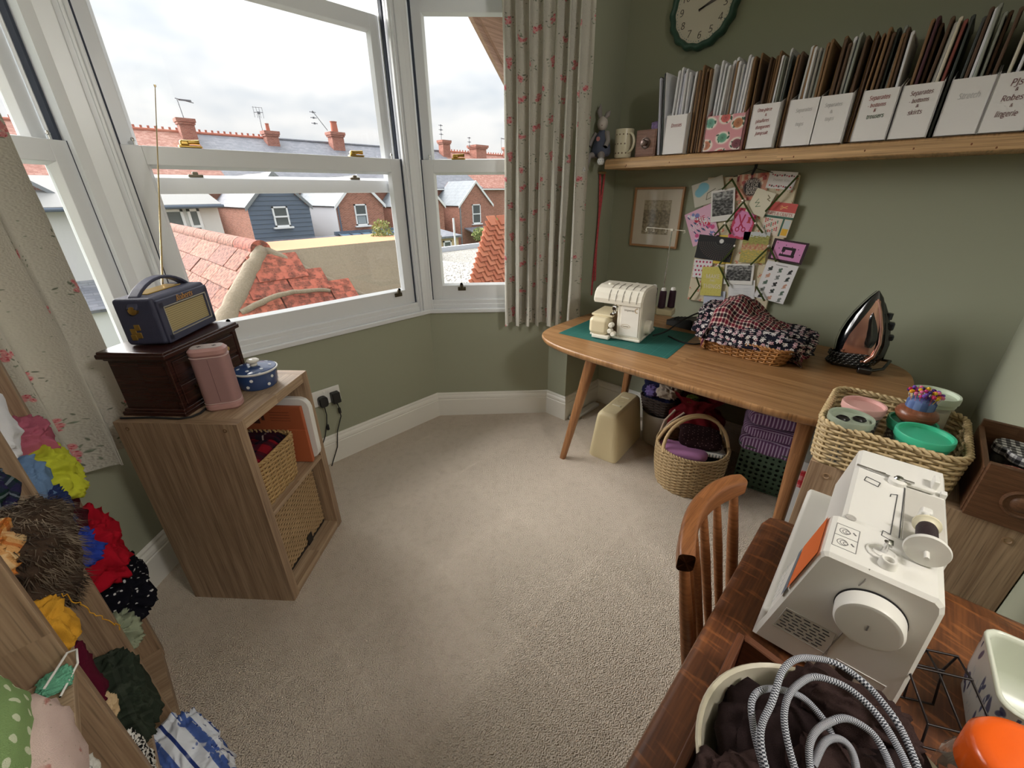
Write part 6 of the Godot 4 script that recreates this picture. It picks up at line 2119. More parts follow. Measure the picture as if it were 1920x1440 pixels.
	g.tube(ringp, 0.0008, 5, true)
	ringp = []
	for k in 14: ringp.append(Vector3(0.098 + cos(0.9 + 4.4 * k / 13.0) * 0.008, 0.157 + sin(0.9 + 4.4 * k / 13.0) * 0.010, -0.005))
	g.tube(ringp, 0.0018, 5)
	put("oval_badge", g, mat(rgb(176, 150, 100), 0.4), t)
	words(t, "overlock", 0.0055, mat(rgb(150, 126, 84), 0.5), Vector3(0.052, 0.074, -0.0045))
	# cone stand at the back right, mast with thread guide
	g = G.new()
	g.rbox(Vector3(0.165, 0.106, -0.275), Vector3(0.085, 0.034, 0.075), 0.008)
	g.rbox(Vector3(0.02, 0.106, -0.30), Vector3(0.26, 0.012, 0.07), 0.004)
	put("cone_stand", g, mat(rgb(210, 198, 164), 0.35), t)
	g = G.new()
	for q in [[0.146, -0.258], [0.185, -0.292], [0.085, -0.31], [-0.01, -0.31]]: g.tube([Vector3(q[0], 0.112, q[1]), Vector3(q[0], 0.215, q[1])], 0.003, 6)
	put("spool_pins", g, ivory, t)
	g = G.new()
	g.tube([Vector3(0.130, 0.11, -0.315), Vector3(0.130, 0.30, -0.315)], 0.0036, 8)
	g.tube([Vector3(0.130, 0.30, -0.315), Vector3(0.130, 0.50, -0.315)], 0.0027, 8)
	put("telescopic_mast", g, M.chrome, t)
	g = G.new()
	g.rbox(Vector3(0.130, 0.50, -0.315), Vector3(0.016, 0.012, 0.012), 0.003)
	g.tube([Vector3(0.19, 0.498, -0.315), Vector3(0.130, 0.502, -0.315), Vector3(0.005, 0.508, -0.315), Vector3(0.0, 0.496, -0.315)], 0.002, 6)
	for x in [0.19, 0.04, 0.10, 0.002]: g.tube([Vector3(x, 0.502, -0.315), Vector3(x + 0.004, 0.490, -0.312), Vector3(x - 0.004, 0.488, -0.312)], 0.0014, 5)
	put("thread_guide", g, ivory, t)
	for k in 4:
		var q: Array = [[0.146, -0.258], [0.185, -0.292], [0.085, -0.31], [-0.01, -0.31]][k]
		var sp := thing("thread_cone", ["purple thread cone nearest the camera on the overlocker stand", "purple thread cone at the far right of the overlocker stand", "purple thread cone behind the right end of the overlocker arm", "purple thread cone behind the middle of the overlocker arm"][k], "thread", t.transform * Vector3(q[0], 0.124, q[1]), 0, "purple thread cones")
		g = G.new()
		g.lathe([Vector2(0.008, 0.0), Vector2(0.0185, 0.004), Vector2(0.0185, 0.010), Vector2(0.0165, 0.085), Vector2(0.010, 0.092)], 20)
		put("wound_thread", g, M.get_or_add("purple_thread", textured(stripes([rgb(62, 30, 52), rgb(50, 24, 42)], [1, 1], 32), 0.6, Vector3(30, 30, 30))), sp)
		g = G.new()
		g.lathe([Vector2(0.012, 0.088), Vector2(0.0105, 0.102), Vector2(0.007, 0.104), Vector2(0, 0.104)], 16)
		put("cone_tip", g, M.white, sp)

func iron():
	var t := thing("steam_iron", "black and rose gold steam iron standing on its heel on the table", "iron", Vector3(2.165, 0.7205, -0.075))
	t.basis = Basis(Vector3.UP, deg_to_rad(4)) * FACE
	var blk := mat(rgb(16, 17, 20), 0.12, 0, 0.7)
	var rose := mat(rgb(206, 160, 146), 0.18, 0.85)
	# sections from heel to tip: height, left (sole) edge, right edge, half depth
	var sec := [[0.012, -0.066, 0.050, 0.045], [0.03, -0.076, 0.056, 0.052], [0.06, -0.084, 0.060, 0.056], [0.10, -0.087, 0.060, 0.055], [0.14, -0.085, 0.057, 0.050], [0.18, -0.076, 0.050, 0.043], [0.22, -0.063, 0.039, 0.034], [0.26, -0.045, 0.024, 0.024], [0.29, -0.029, 0.011, 0.013], [0.314, -0.013, -0.008, 0.003]]
	var rws := []
	for s in sec:
		var r := PackedVector3Array()
		var cx: float = (s[1] + s[2]) / 2
		var hw: float = (s[2] - s[1]) / 2
		for k in 41:
			var a := TAU * k / 40.0
			r.append(Vector3(cx + signf(cos(a)) * pow(absf(cos(a)), 0.7) * hw, s[0], signf(sin(a)) * pow(absf(sin(a)), 0.7) * s[3]))
		rws.append(r)
	var g := G.new()
	g.grid(rws, true)
	var i0 := g.pt(Vector3(-0.019, 0.012, 0), Vector3.DOWN)
	for p in rws[0]: g.pt(p, Vector3.DOWN)
	for k in 40: g.tri(i0, i0 + 1 + k, i0 + 2 + k)
	put("body", g, blk, t)
	g = G.new()                                              # soleplate
	var sp := PackedVector2Array()
	for k in 14: sp.append(Vector2(0.058 * sqrt(1.0 - pow(k / 13.0, 2.2)), 0.02 + 0.29 * k / 13.0))
	for k in 13: sp.append(Vector2(-sp[12 - k].x, sp[12 - k].y))
	var rows2 := []
	g.at(Vector3.ZERO)
	for s in sec:
		rows2.append(PackedVector3Array([Vector3(s[1] - 0.004, s[0], -s[3] * 0.9), Vector3(s[1] - 0.006, s[0], 0), Vector3(s[1] - 0.004, s[0], s[3] * 0.9)]))
	g.grid(rows2)
	put("soleplate", g, mat(rgb(96, 98, 104), 0.25, 0.8), t)
	# rose gold side shells with a dark window, on both sides
	for sd in [1.0, -1.0]:
		g = G.new()
		var rr := []
		for i in 15:
			var f := i / 14.0
			var y := 0.035 + f * 0.245
			var k := clampf((y - 0.012) / 0.30, 0, 1) * (sec.size() - 1)
			var j := 0
			while j < sec.size() - 2 and sec[j + 1][0] < y: j += 1
			var q: float = clampf((y - sec[j][0]) / (sec[j + 1][0] - sec[j][0]), 0, 1)
			var l := lerpf(sec[j][1], sec[j + 1][1], q); var r2 := lerpf(sec[j][2], sec[j + 1][2], q); var dp := lerpf(sec[j][3], sec[j + 1][3], q)
			var a := lerpf(l, r2, 0.16 + 0.34 * f * f); var b := lerpf(l, r2, 0.86 - 0.06 * f)
			if y < 0.075: a = lerpf(a, lerpf(l, r2, 0.3), (0.075 - y) / 0.04 * 0.3)
			var r := PackedVector3Array()
			for e in 9:
				var x := lerpf(a, b, e / 8.0)
				var xn := clampf((x - (l + r2) / 2) / ((r2 - l) / 2), -1, 1)
				var z := pow(maxf(0.0, 1.0 - pow(absf(xn), 1.0 / 0.35 * 1.0)), 0.35) * dp
				r.append(Vector3(x, y, sd * (z + 0.0022)))
			if sd < 0: r.reverse()
			rr.append(r)
		g.grid(rr)
		put("side_shell", g, rose, t)
		g = G.new()
		rr = []
		for i in 9:
			var f := i / 8.0
			var y := 0.10 + f * 0.135
			var w := 0.030 * pow(sin(PI * clampf(f * 0.92 + 0.06, 0, 1)), 0.7) * (1.15 - f * 0.75)
			var c := 0.016 - f * 0.022
			var dp := lerpf(0.0552, 0.032, f) + 0.0052
			var r := PackedVector3Array()
			for e in 5: r.append(Vector3(c - w + w * 2 * e / 4.0, y, sd * (dp - 0.002 * absf(e - 2.0))))
			if sd < 0: r.reverse()
			rr.append(r)
		g.grid(rr)
		put("handle_opening", g, blk, t)
		g = G.new()
		g.lathe([Vector2(0, -0.006), Vector2(0.006, -0.004), Vector2(0.006, 0.004), Vector2(0, 0.006)], 10, Vector3(-0.06, 0.072, sd * 0.058))
		g.lathe([Vector2(0, -0.006), Vector2(0.006, -0.004), Vector2(0.006, 0.004), Vector2(0, 0.006)], 10, Vector3(0.012, 0.042, sd * 0.058))
		put("rivet", g, rose, t)
		g = G.new()
		g.tube([Vector3(0.022, 0.038, sd * 0.054), Vector3(0.042, 0.070, sd * 0.053), Vector3(0.047, 0.12, sd * 0.049), Vector3(0.036, 0.18, sd * 0.042), Vector3(0.016, 0.24, sd * 0.029), Vector3(-0.004, 0.285, sd * 0.015)], [0.008, 0.007, 0.006, 0.006, 0.005, 0.004], 8)
		put("rose_trim", g, rose, t)
	g = G.new()
	g.tube([Vector3(0.036, 0.03, 0), Vector3(0.056, 0.06, 0), Vector3(0.060, 0.11, 0), Vector3(0.050, 0.16, 0), Vector3(0.034, 0.21, 0), Vector3(0.012, 0.26, 0), Vector3(-0.006, 0.295, 0)], [0.026, 0.024, 0.020, 0.019, 0.018, 0.014, 0.008], 14)
	put("handle", g, blk, t)
	g = G.new()
	g.rbox(Vector3(0.062, 0.185, 0), Vector3(0.022, 0.032, 0.03), 0.006)
	g.rbox(Vector3(0.074, 0.140, 0), Vector3(0.020, 0.024, 0.026), 0.006)
	g.lathe([Vector2(0, -0.014), Vector2(0.012, -0.012), Vector2(0.012, 0.012), Vector2(0, 0.014)], 14, Vector3(0.046, 0.222, 0))
	put("buttons", g, mat(rgb(44, 50, 58), 0.2), t)
	g = G.new()
	g.rbox(Vector3(-0.02, 0.010, 0), Vector3(0.13, 0.02, 0.10), 0.008)
	put("heel", g, blk, t)
	g = G.new()                                              # braided lead wound round the heel
	var pts := []
	for k in 110:
		var a := TAU * k / 24.0
		var f := k / 109.0
		pts.append(Vector3(-0.022 + cos(a) * (0.076 + 0.006 * sin(f * 9)), 0.016 + f * 0.045 + 0.012 * sin(a + 1.2), sin(a) * 0.064))
	g.tube(pts, 0.0045, 7)
	put("wound_lead", g, textured(tex(32, 32, func(x, y): return rgb(150, 150, 152) if (int(x) / 4 + int(y) / 4) % 4 == 0 else rgb(20, 20, 22)), 0.7, Vector3(0.5, 60, 1), false), t)
	g = G.new()
	g.rbox(Vector3(0.030, 0.014, 0.082), Vector3(0.048, 0.026, 0.034), 0.008, 3)
	g.tube([Vector3(0.05, 0.016, 0.08), Vector3(0.085, 0.024, 0.05), Vector3(0.10, 0.045, 0.0), Vector3(0.06, 0.03, -0.05)], 0.006, 8)
	put("plug", g, blk, t)

# ---------------------------------------------------------------- under the table
func under_table():
	var cs := thing("machine_case", "cream plastic sewing machine case standing on the carpet under the table", "case", Vector3(1.955, 0, -1.02), deg_to_rad(6))
	var g := G.new()
	var rows := []
	for q in [[0.0, 0.184, 0.082, 0.02], [0.012, 0.187, 0.088, 0.022], [0.25, 0.176, 0.062, 0.022], [0.275, 0.172, 0.058, 0.022], [0.288, 0.162, 0.050, 0.022], [0.292, 0.150, 0.040, 0.02]]:
		var o := round_rect(q[1] * 2, q[2] * 2, q[3], 64)
		var r := PackedVector3Array()
		for k in 65: r.append(Vector3(o[k % 64].x - (q[0] - 0.14) * 0.02, q[0], o[k % 64].y))
		rows.append(r)
	g.grid(rows, true)
	var i0 := g.pt(Vector3(0, 0.2925, 0), Vector3.UP)
	for p in rows[5]: g.pt(p, Vector3.UP)
	for k in 64: g.tri(i0, i0 + 2 + k, i0 + 1 + k)
	put("shell", g, mat(rgb(212, 198, 158), 0.45), cs)
	for x in [-0.05, 0.07]:
		g = G.new(); g.rbox(Vector3(x, 0.2945, 0), Vector3(0.012, 0.004, 0.05), 0.0015)
		put("handle_slot", g, mat(rgb(226, 218, 190), 0.4), cs)
	g = G.new()
	var rp := []
	for k in 20: rp.append(Vector3(0.01 + cos(TAU * k / 20.0) * 0.014, 0.2932, sin(TAU * k / 20.0) * 0.020))
	g.tube(rp, 0.0008, 4, true)
	put("moulded_badge", g, mat(rgb(190, 176, 138), 0.4), cs)
	# waste bin, dark basket and cloth behind it
	var bn := thing("waste_bin", "pale grey plastic bin between the cream case and the round basket", "bin", Vector3(2.19, 0, -0.865))
	g = G.new()
	g.lathe([Vector2(0, 0.0), Vector2(0.085, 0.0), Vector2(0.09, 0.004), Vector2(0.112, 0.20), Vector2(0.114, 0.205), Vector2(0.108, 0.206), Vector2(0.086, 0.01), Vector2(0, 0.008)], 40)
	put("body", g, mat(rgb(182, 176, 164), 0.5), bn)
	var db := thing("dark_basket", "dark brown woven basket of clothes standing in the grey bin", "basket", Vector3(2.20, 0.2065, -0.875))
	wicker(db, round_rect(0.24, 0.20, 0.05, 80), 0.10, 11, 0.8, 0.004, mat(rgb(58, 46, 40), 0.7), 0.005)
	single("navy_clothes", lump(Vector3(0.19, 0.17, 0.20), 81, 0.3, 0.7), plain_cloth(rgb(34, 36, 62)), "crumpled navy clothes piled in the dark woven basket", "fabric", Vector3(2.215, 0.235, -0.88))
	single("beige_cloth", lump(Vector3(0.11, 0.07, 0.10), 82, 0.4, 0.8), plain_cloth(rgb(176, 164, 150)), "small crumpled beige cloth on the navy clothes", "fabric", Vector3(2.13, 0.335, -0.82))
	single("violet_cloth", lump(Vector3(0.08, 0.06, 0.07), 83, 0.4, 0.8), plain_cloth(rgb(112, 98, 150)), "small violet cloth tucked left of the beige cloth", "fabric", Vector3(2.13, 0.315, -0.905))
	var bag := thing("drawstring_bag", "dark red drawstring bag standing behind the round wicker basket", "bag", Vector3(2.17, 0, -0.665))
	g = G.new()
	var nz := fnl(1.3, 84, 3)
	rows = []
	for i in 25:
		var f := i / 24.0
		var rad: float = 0.135 * pow(sin(PI * clampf(f * 0.90 + 0.06, 0, 1)), 0.45) if f < 0.86 else 0.09 + (f - 0.86) * 0.25
		if f > 0.70 and f < 0.88: rad *= 1.0 - 0.35 * sin((f - 0.70) / 0.18 * PI)
		var r := PackedVector3Array()
		for k in 61:
			var a := TAU * k / 60.0
			var w := 1.0 + 0.07 * sin(a * 11 + nz.get_noise_2d(f * 3, 4) * 3) * smoothstep(0.35, 0.8, f) + 0.08 * nz.get_noise_2d(cos(a) * 1.5 + 9, sin(a) * 1.5 + f * 2)
			r.append(Vector3(cos(a) * rad * w, f * 0.40, sin(a) * rad * w * 1.1))
		rows.append(r)
	g.grid(rows, true)
	put("body", g, plain_cloth(rgb(104, 26, 32)), bag)
	g = G.new()
	for s in 2: g.tube([Vector3(-0.10, 0.30, -0.03 - s * 0.05), Vector3(-0.15, 0.24, -0.08 - s * 0.03), Vector3(-0.185, 0.16, -0.115), Vector3(-0.18, 0.10 - s * 0.03, -0.125)], 0.006, 6)
	put("drawstring", g, plain_cloth(rgb(206, 186, 166)), bag)
	g = G.new()
	g.quad(Vector3(-0.075, 0.325, 0.0), Vector3(-0.07, 0.335, 0.05), Vector3(-0.03, 0.38, 0.05), Vector3(-0.035, 0.37, 0.0))
	single("olive_scrap", lump(Vector3(0.05, 0.03, 0.05), 89, 0.4), plain_cloth(rgb(96, 108, 50)), "small olive green scrap poking out at the neck of the red bag", "fabric", Vector3(2.10, 0.365, -0.675))
	# round wicker basket with twin handles
	var rb := thing("round_basket", "round straw coloured wicker basket with arched handles full of folded cloth", "basket", Vector3(1.915, 0, -0.575))
	var o := PackedVector2Array()
	for k in 144: o.append(Vector2.from_angle(TAU * k / 144.0) * 0.168)
	wicker(rb, o, 0.225, 24, 0.86, 0.0048, M.cane_straw, 0.0065, 0.05)
	var hs := []
	for s in 2:
		g = G.new()
		var pts := []
		for k in 17:
			var a := PI * k / 16.0
			var off := (0.045 if s else -0.045) * (1.0 - pow(sin(a), 0.6) * 0.85)
			pts.append(Vector3(-0.075 * 0 + cos(a) * 0.165 * 0.42 + off * 1.0, 0.215 + sin(a) * 0.175, cos(a) * -0.165 * 0.9 + off * 0.5))
		g.tube(pts, 0.0085, 8)
		put("handle", g, mat(rgb(196, 168, 124), 0.6), rb, Vector3.ZERO, basis_y(70))
	single("mauve_cloth", folded(Vector3(0.15, 0.05, 0.22), 85), plain_cloth(rgb(174, 122, 166)), "folded mauve cloth at the front of the round basket", "fabric", Vector3(1.865, 0.175, -0.60), euler(0, 25, -8))
	single("brown_print_cloth", folded(Vector3(0.18, 0.045, 0.20), 86), cloth_mat(dots(rgb(44, 28, 30), rgb(130, 104, 100), 5, 0.10, 0.2), 9.0), "folded dark brown sprigged cloth at the back of the round basket", "fabric", Vector3(1.975, 0.225, -0.565), euler(0, 20, 6))
	single("check_cloth", folded(Vector3(0.12, 0.03, 0.15), 87), cloth_mat(stripes([rgb(206, 206, 200), rgb(90, 100, 104)], [2, 1], 64), 70.0), "folded grey and white checked cloth under the brown sprigged cloth", "fabric", Vector3(1.955, 0.192, -0.505), euler(0, 22, 0))
	single("navy_lining_cloth", folded(Vector3(0.24, 0.14, 0.24), 88), plain_cloth(rgb(30, 32, 44)), "dark navy cloth filling the bottom of the round basket", "fabric", Vector3(1.915, 0.03, -0.575))
	# green basket with punched holes and striped cloth
	var gb := thing("green_basket", "dark green plastic basket with punched round holes beside the right table leg", "basket", Vector3(2.195, 0, -0.285), deg_to_rad(8))
	var green := mat(rgb(58, 78, 58), 0.5)
	g = G.new()
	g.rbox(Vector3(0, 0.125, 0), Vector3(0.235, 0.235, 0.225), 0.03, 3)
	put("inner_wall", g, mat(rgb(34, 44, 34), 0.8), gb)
	var holes := []
	for s in 2:                                              # the two faces in view are plates with real holes
		var w: float = 0.24 if s == 0 else 0.25
		var poly := [PackedVector2Array([Vector2(-w / 2, 0.01), Vector2(w / 2, 0.01), Vector2(w / 2 + 0.008, 0.25), Vector2(-w / 2 - 0.008, 0.25)])]
		g = G.new()
		var cells := 9
		for cx in cells:
			for cy in 9:
				var x0 := -w / 2 + w * cx / cells; var x1 := -w / 2 + w * (cx + 1) / cells
				var y0 := 0.01 + 0.24 * cy / 9.0; var y1 := 0.01 + 0.24 * (cy + 1) / 9.0
				var c := Vector2((x0 + x1) / 2, (y0 + y1) / 2)
				var rad := 0.0085 - 0.0035 * absf(cy - 4.0) / 4.0 + (0.0015 if (cx + cy) % 2 else -0.001)
				for k in 16:                                   # ring between the square cell and its round hole
					var a0 := TAU * k / 16.0; var a1 := TAU * (k + 1) / 16.0
					var d0 := Vector2.from_angle(a0); var d1 := Vector2.from_angle(a1)
					var h := Vector2((x1 - x0) / 2, (y1 - y0) / 2)
					var e0 := c + d0 * minf(h.x / maxf(absf(d0.x), 1e-5), h.y / maxf(absf(d0.y), 1e-5)); var e1 := c + d1 * minf(h.x / maxf(absf(d1.x), 1e-5), h.y / maxf(absf(d1.y), 1e-5))
					var i0h := c + d0 * rad; var i1h := c + d1 * rad
					g.quad(Vector3(i0h.x, i0h.y, 0), Vector3(e0.x, e0.y, 0), Vector3(e1.x, e1.y, 0), Vector3(i1h.x, i1h.y, 0))
					g.quad(Vector3(i0h.x, i0h.y, -0.004), Vector3(i0h.x, i0h.y, 0), Vector3(i1h.x, i1h.y, 0), Vector3(i1h.x, i1h.y, -0.004))
		put("punched_wall", g, green, gb, Vector3(-0.128, 0, 0) if s == 0 else Vector3(0, 0, 0.123), FACE if s == 0 else Basis())
	g = G.new()
	var rim := []
	var ro := round_rect(0.275, 0.265, 0.03, 48)
	for p in ro: rim.append(Vector3(p.x, 0.252, p.y))
	g.tube(rim, 0.007, 8, true)
	put("rim", g, green, gb)
	var str := stripes([rgb(104, 70, 104), rgb(178, 158, 184)], [1.4, 1.0], 64)
	for k in 3:
		var m := cloth_mat(str, [70.0, 84.0, 64.0][k])
		m.uv1_triplanar = true
		single("striped_cloth", folded(Vector3(0.27 - k * 0.01, [0.10, 0.07, 0.085][k], 0.27), 90 + k, 0.06), m, ["purple and white pinstriped cloth at the bottom of the stack in the green basket", "fine lilac pinstriped cloth in the middle of the stack in the green basket", "dark purple pinstriped cloth on top of the stack in the green basket"][k], "fabric", Vector3(2.185, [0.215, 0.30, 0.365][k], -0.29), euler(0, 8 + k * 4, 2))
	# white box with a red label behind the table leg
	var wx := thing("white_box", "white storage box with a red and white label behind the right table leg", "box", Vector3(1.91, 0, -0.02))
	g = G.new()
	g.rbox(Vector3(0, 0.22, 0), Vector3(0.34, 0.44, 0.22), 0.012)
	put("body", g, mat(rgb(214, 216, 214), 0.4), wx)
	g = G.new()
	g.rbox(Vector3(0, 0.45, 0), Vector3(0.352, 0.024, 0.232), 0.008)
	put("lid", g, mat(rgb(176, 180, 174), 0.4), wx)
	g = G.new()
	g.box(Vector3(-0.1708, 0.36, -0.055), Vector3(0.0012, 0.08, 0.075))
	put("label_sticker", g, textured(plaid(rgb(206, 60, 66), rgb(232, 220, 216), rgb(170, 30, 40), 2), 0.6, Vector3(12, 12, 12)), wx)

# ---------------------------------------------------------------- the right corner: cube unit, tray of jars, jar box
func jar(called: String, label: String, at: Vector3, r: float, h: float, lid: StandardMaterial3D, fill: Material, dish := true) -> Node3D:
	var t := thing(called, label, "jar", at, 0, "lidded glass jars in the wicker tray")
	var g := G.new()
	g.lathe([Vector2(0, 0), Vector2(r * 0.82, 0), Vector2(r * 0.88, 0.006), Vector2(r * 0.90, h * 0.5), Vector2(r * 0.90, h - 0.012), Vector2(r * 0.86, h - 0.004)], 36)
	put("glass", g, M.jar_glass, t)
	g = G.new()
	g.lathe([Vector2(0, 0.004), Vector2(r * 0.80, 0.005), Vector2(r * 0.84, h * 0.5), Vector2(r * 0.82, h * 0.78), Vector2(0, h * 0.80)], 24)
	put("contents", g, fill, t)
	g = G.new()
	g.lathe([Vector2(r * 0.93, h - 0.018), Vector2(r * 0.95, h - 0.010), Vector2(r, h - 0.008), Vector2(r * 1.01, h + 0.004), Vector2(r * 0.985, h + 0.008), Vector2(r * 0.90, h + 0.007), Vector2(r * 0.87, h - 0.001), Vector2(0, h - 0.001)] if dish else [Vector2(r * 0.97, h - 0.014), Vector2(r, h - 0.012), Vector2(r * 1.01, h + 0.002), Vector2(r * 0.96, h + 0.006), Vector2(0, h + 0.006)], 44)
	put("lid", g, lid, t)
	return t

func right_corner():
	var un := thing("cube_unit", "light oak veneer cube unit with screw caps beside the table under the wicker tray", "cabinet", Vector3(1.335, 0, 0.137))
	var w := 0.354; var d := 0.392; var h := 0.77; var t := 0.036
	for s in [-1.0, 1.0]:
		var g := G.new()
		g.rbox(Vector3(s * (w / 2 - t / 2), h / 2, 0), Vector3(t, h, d), 0.0012, 1)
		put("side_panel", g, M.veneer, un)
	for a in [[h - t / 2, t, "top_panel"], [t / 2 + 0.002, t, "bottom_panel"], [0.392, 0.018, "shelf_board"]]:
		var g := G.new()
		g.rbox(Vector3(0, a[0], 0), Vector3(w - 2 * t, a[1] - 0.0005, d - 0.001), 0.001, 1)
		put(a[2], g, M.veneer_u, un)
	var g := G.new()
	g.box(Vector3(0, h / 2, 0.15), Vector3(w - 2 * t, h - 2 * t, 0.006))
	put("back_panel", g, M.veneer, un)
	for q in [-0.155, 0.155]:
		g = G.new()
		g.at(Vector3(-w / 2, h - t / 2 - 0.012, q), Basis(Vector3.BACK, PI / 2)).lathe([Vector2(0.0085, -0.001), Vector2(0.0085, 0.0015), Vector2(0.006, 0.0018), Vector2(0.004, -0.001), Vector2(0, -0.001)], 14)
		put("screw_cap", g, mat(rgb(150, 122, 92), 0.5), un)
	var tr := thing("wicker_tray", "pale wicker tray with plaited rim holding glass jars on the oak cube unit", "basket", Vector3(1.292, 0.7705, 0.062), deg_to_rad(90))
	M.cane_pale = grained(rgb(224, 200, 154), true, 0.55, Vector3(8, 30, 8))
	wicker(tr, round_rect(0.262, 0.276, 0.04, 136), 0.108, 15, 0.95, 0.0040, M.cane_pale, 0.0058)
	M.jar_glass = mat(Color(0.92, 0.95, 0.93, 0.08), 0.03)
	M.jar_glass.transparency = BaseMaterial3D.TRANSPARENCY_ALPHA
	var black_bits := bumpy(mat(rgb(24, 22, 26), 0.4), seamless(0.12, 93, 128, 1, true, 12), 1.0)
	black_bits.uv1_triplanar = true; black_bits.uv1_scale = Vector3.ONE * 14
	var mixed := textured(dots(rgb(60, 50, 44), rgb(196, 186, 170), 8, 0.32, 0.3), 0.6, Vector3.ONE * 14)
	var sage := mat(rgb(146, 156, 138), 0.35)
	var pale := mat(rgb(198, 210, 190), 0.35)
	var pink := mat(rgb(214, 166, 160), 0.35)
	var teal := mat(rgb(70, 190, 150), 0.3)
	var j := jar("lidded_jar", "glass jar of dark buttons with a sage lid holding two black buttons", Vector3(1.195, 0.778, -0.014), 0.046, 0.114, sage, black_bits)
	for q in [[-0.012, -0.014], [0.008, 0.016]]:
		g = G.new()
		g.lathe([Vector2(0, 0), Vector2(0.0125, 0.0), Vector2(0.014, 0.003), Vector2(0.011, 0.006), Vector2(0.006, 0.004), Vector2(0, 0.004)], 20)
		single("black_button", g, mat(rgb(20, 18, 20), 0.15), "glossy black button lying in the sage jar lid, " + ("left one" if q[1] < 0 else "right one"), "button", Vector3(1.195 + q[0], 0.8912, -0.014 + q[1]))
	jar("lidded_jar", "glass jar with a dusty pink lid at the back left of the wicker tray", Vector3(1.298, 0.778, 0.0), 0.046, 0.114, pink, mixed)
	jar("lidded_jar", "glass jar with a bright turquoise lid at the front of the wicker tray", Vector3(1.215, 0.778, 0.118), 0.052, 0.112, teal, mixed)
	jar("lidded_jar", "glass jar with a turquoise lid carrying the pin bowl in the wicker tray", Vector3(1.268, 0.778, 0.106 - 0.004), 0.0475, 0.095, teal, mixed).position = Vector3(1.314, 0.778, 0.098)
	jar("lidded_jar", "tall glass jar with a pale green lid at the back right of the wicker tray", Vector3(1.408, 0.778, 0.122), 0.048, 0.145, pale, mat(rgb(196, 190, 172), 0.7))
	# pin bowl
	var pb := thing("pin_bowl", "brown wooden bowl with blue pincushion stuck with coloured pins on a turquoise lid", "pincushion", Vector3(1.312, 0.876, 0.098))
	g = G.new()
	g.lathe([Vector2(0, 0), Vector2(0.022, 0.0), Vector2(0.036, 0.012), Vector2(0.041, 0.024), Vector2(0.037, 0.036), Vector2(0.026, 0.043)], 36)
	put("bowl", g, grained(rgb(150, 92, 66), true, 0.3, Vector3(6, 10, 6)), pb)
	g = G.new()
	g.lathe([Vector2(0.027, 0.040), Vector2(0.027, 0.058), Vector2(0.020, 0.066), Vector2(0, 0.069)], 28)
	put("cushion", g, cloth_mat(stripes([rgb(110, 130, 176), rgb(86, 104, 150)], [1, 1], 32), 40.0), pb)
	var pc := [rgb(236, 190, 50), rgb(60, 40, 110), rgb(206, 60, 130), rgb(236, 160, 40), rgb(40, 50, 130), rgb(190, 50, 90), rgb(120, 80, 180), rgb(228, 120, 160), rgb(30, 26, 50)]
	var pm := []
	for c in pc: pm.append(mat(c, 0.2))
	for k in 46:
		var a := k * 2.39996
		var r := 0.0038 * sqrt(k + 0.5)
		var tip := Vector3(cos(a) * r * 1.25, 0.076 + 0.010 * cos(r * 50) + 0.004 * sin(k * 3.7), sin(a) * r * 1.25)
		g = G.new()
		g.lathe([Vector2(0, -0.0042), Vector2(0.0032, -0.003), Vector2(0.0042, 0), Vector2(0.0032, 0.003), Vector2(0, 0.0042)], 10, tip)
		g.tube([tip, Vector3(tip.x * 0.8, 0.06, tip.z * 0.8)], 0.0005, 4)
		put("pin", g, pm[(k * 5 + k / 7) % 9], pb)
	# wooden box with gingham topped jars
	var wb := thing("wooden_jar_box", "open brown wooden box with carved round boss holding gingham topped jars", "box", Vector3(1.270, 0.7705, 0.272))
	var bw := grained(rgb(116, 80, 54), true, 0.5, Vector3(3, 6, 6))
	for q in [[-0.118, 0.0, 0.012, 0.126, 0.112], [0.118, 0.0, 0.012, 0.126, 0.112]]:
		g = G.new(); g.rbox(Vector3(q[0], 0.066, q[1] - 0.002), Vector3(q[2], 0.128, 0.112), 0.002)
		put("end_panel", g, bw, wb)
	g = G.new(); g.rbox(Vector3(0, 0.058, -0.056), Vector3(0.226, 0.112, 0.010), 0.002)
	put("side_panel", g, bw, wb)
	g = G.new(); g.rbox(Vector3(0, 0.058, 0.052), Vector3(0.226, 0.112, 0.008), 0.002)
	put("side_panel", g, bw, wb)
	g = G.new(); g.rbox(Vector3(0, 0.006, 0), Vector3(0.226, 0.010, 0.10), 0.001)
	put("bottom", g, bw, wb)
	g = G.new()
	g.at(Vector3(-0.124, 0.062, 0.008), Basis(Vector3.BACK, PI / 2)).lathe([Vector2(0.030, 0), Vector2(0.030, 0.003), Vector2(0.026, 0.005), Vector2(0.023, 0.002), Vector2(0.017, 0.002), Vector2(0.014, 0.006), Vector2(0.006, 0.009), Vector2(0, 0.009)], 32)
	put("carved_boss", g, bw, wb)
	var ging := textured(tex(64, 64, func(x, y): return [rgb(232, 232, 230), rgb(120, 120, 124), rgb(24, 24, 28)][(1 if x < 32 else 0) + (1 if y < 32 else 0)]), 0.5, Vector3.ONE * 70)
	for k in 3:
		var q: Array = [[0.075, 0.0, 0.084, 0.033], [0.035, 0.018, 0.088, 0.033], [-0.062, -0.008, 0.078, 0.036]][k]
		jar("jam_jar", ["jam jar with black gingham lid at the far end of the wooden box", "jam jar with black gingham lid in the middle of the wooden box", "jam jar with red patterned lid at the near end of the wooden box"][k], wb.position + Vector3(q[0], 0.011, q[1]), q[3], q[2], ging if k < 2 else textured(dots(rgb(150, 60, 58), rgb(206, 160, 150), 9, 0.3, 0.3), 0.5, Vector3.ONE * 18), black_bits, false)

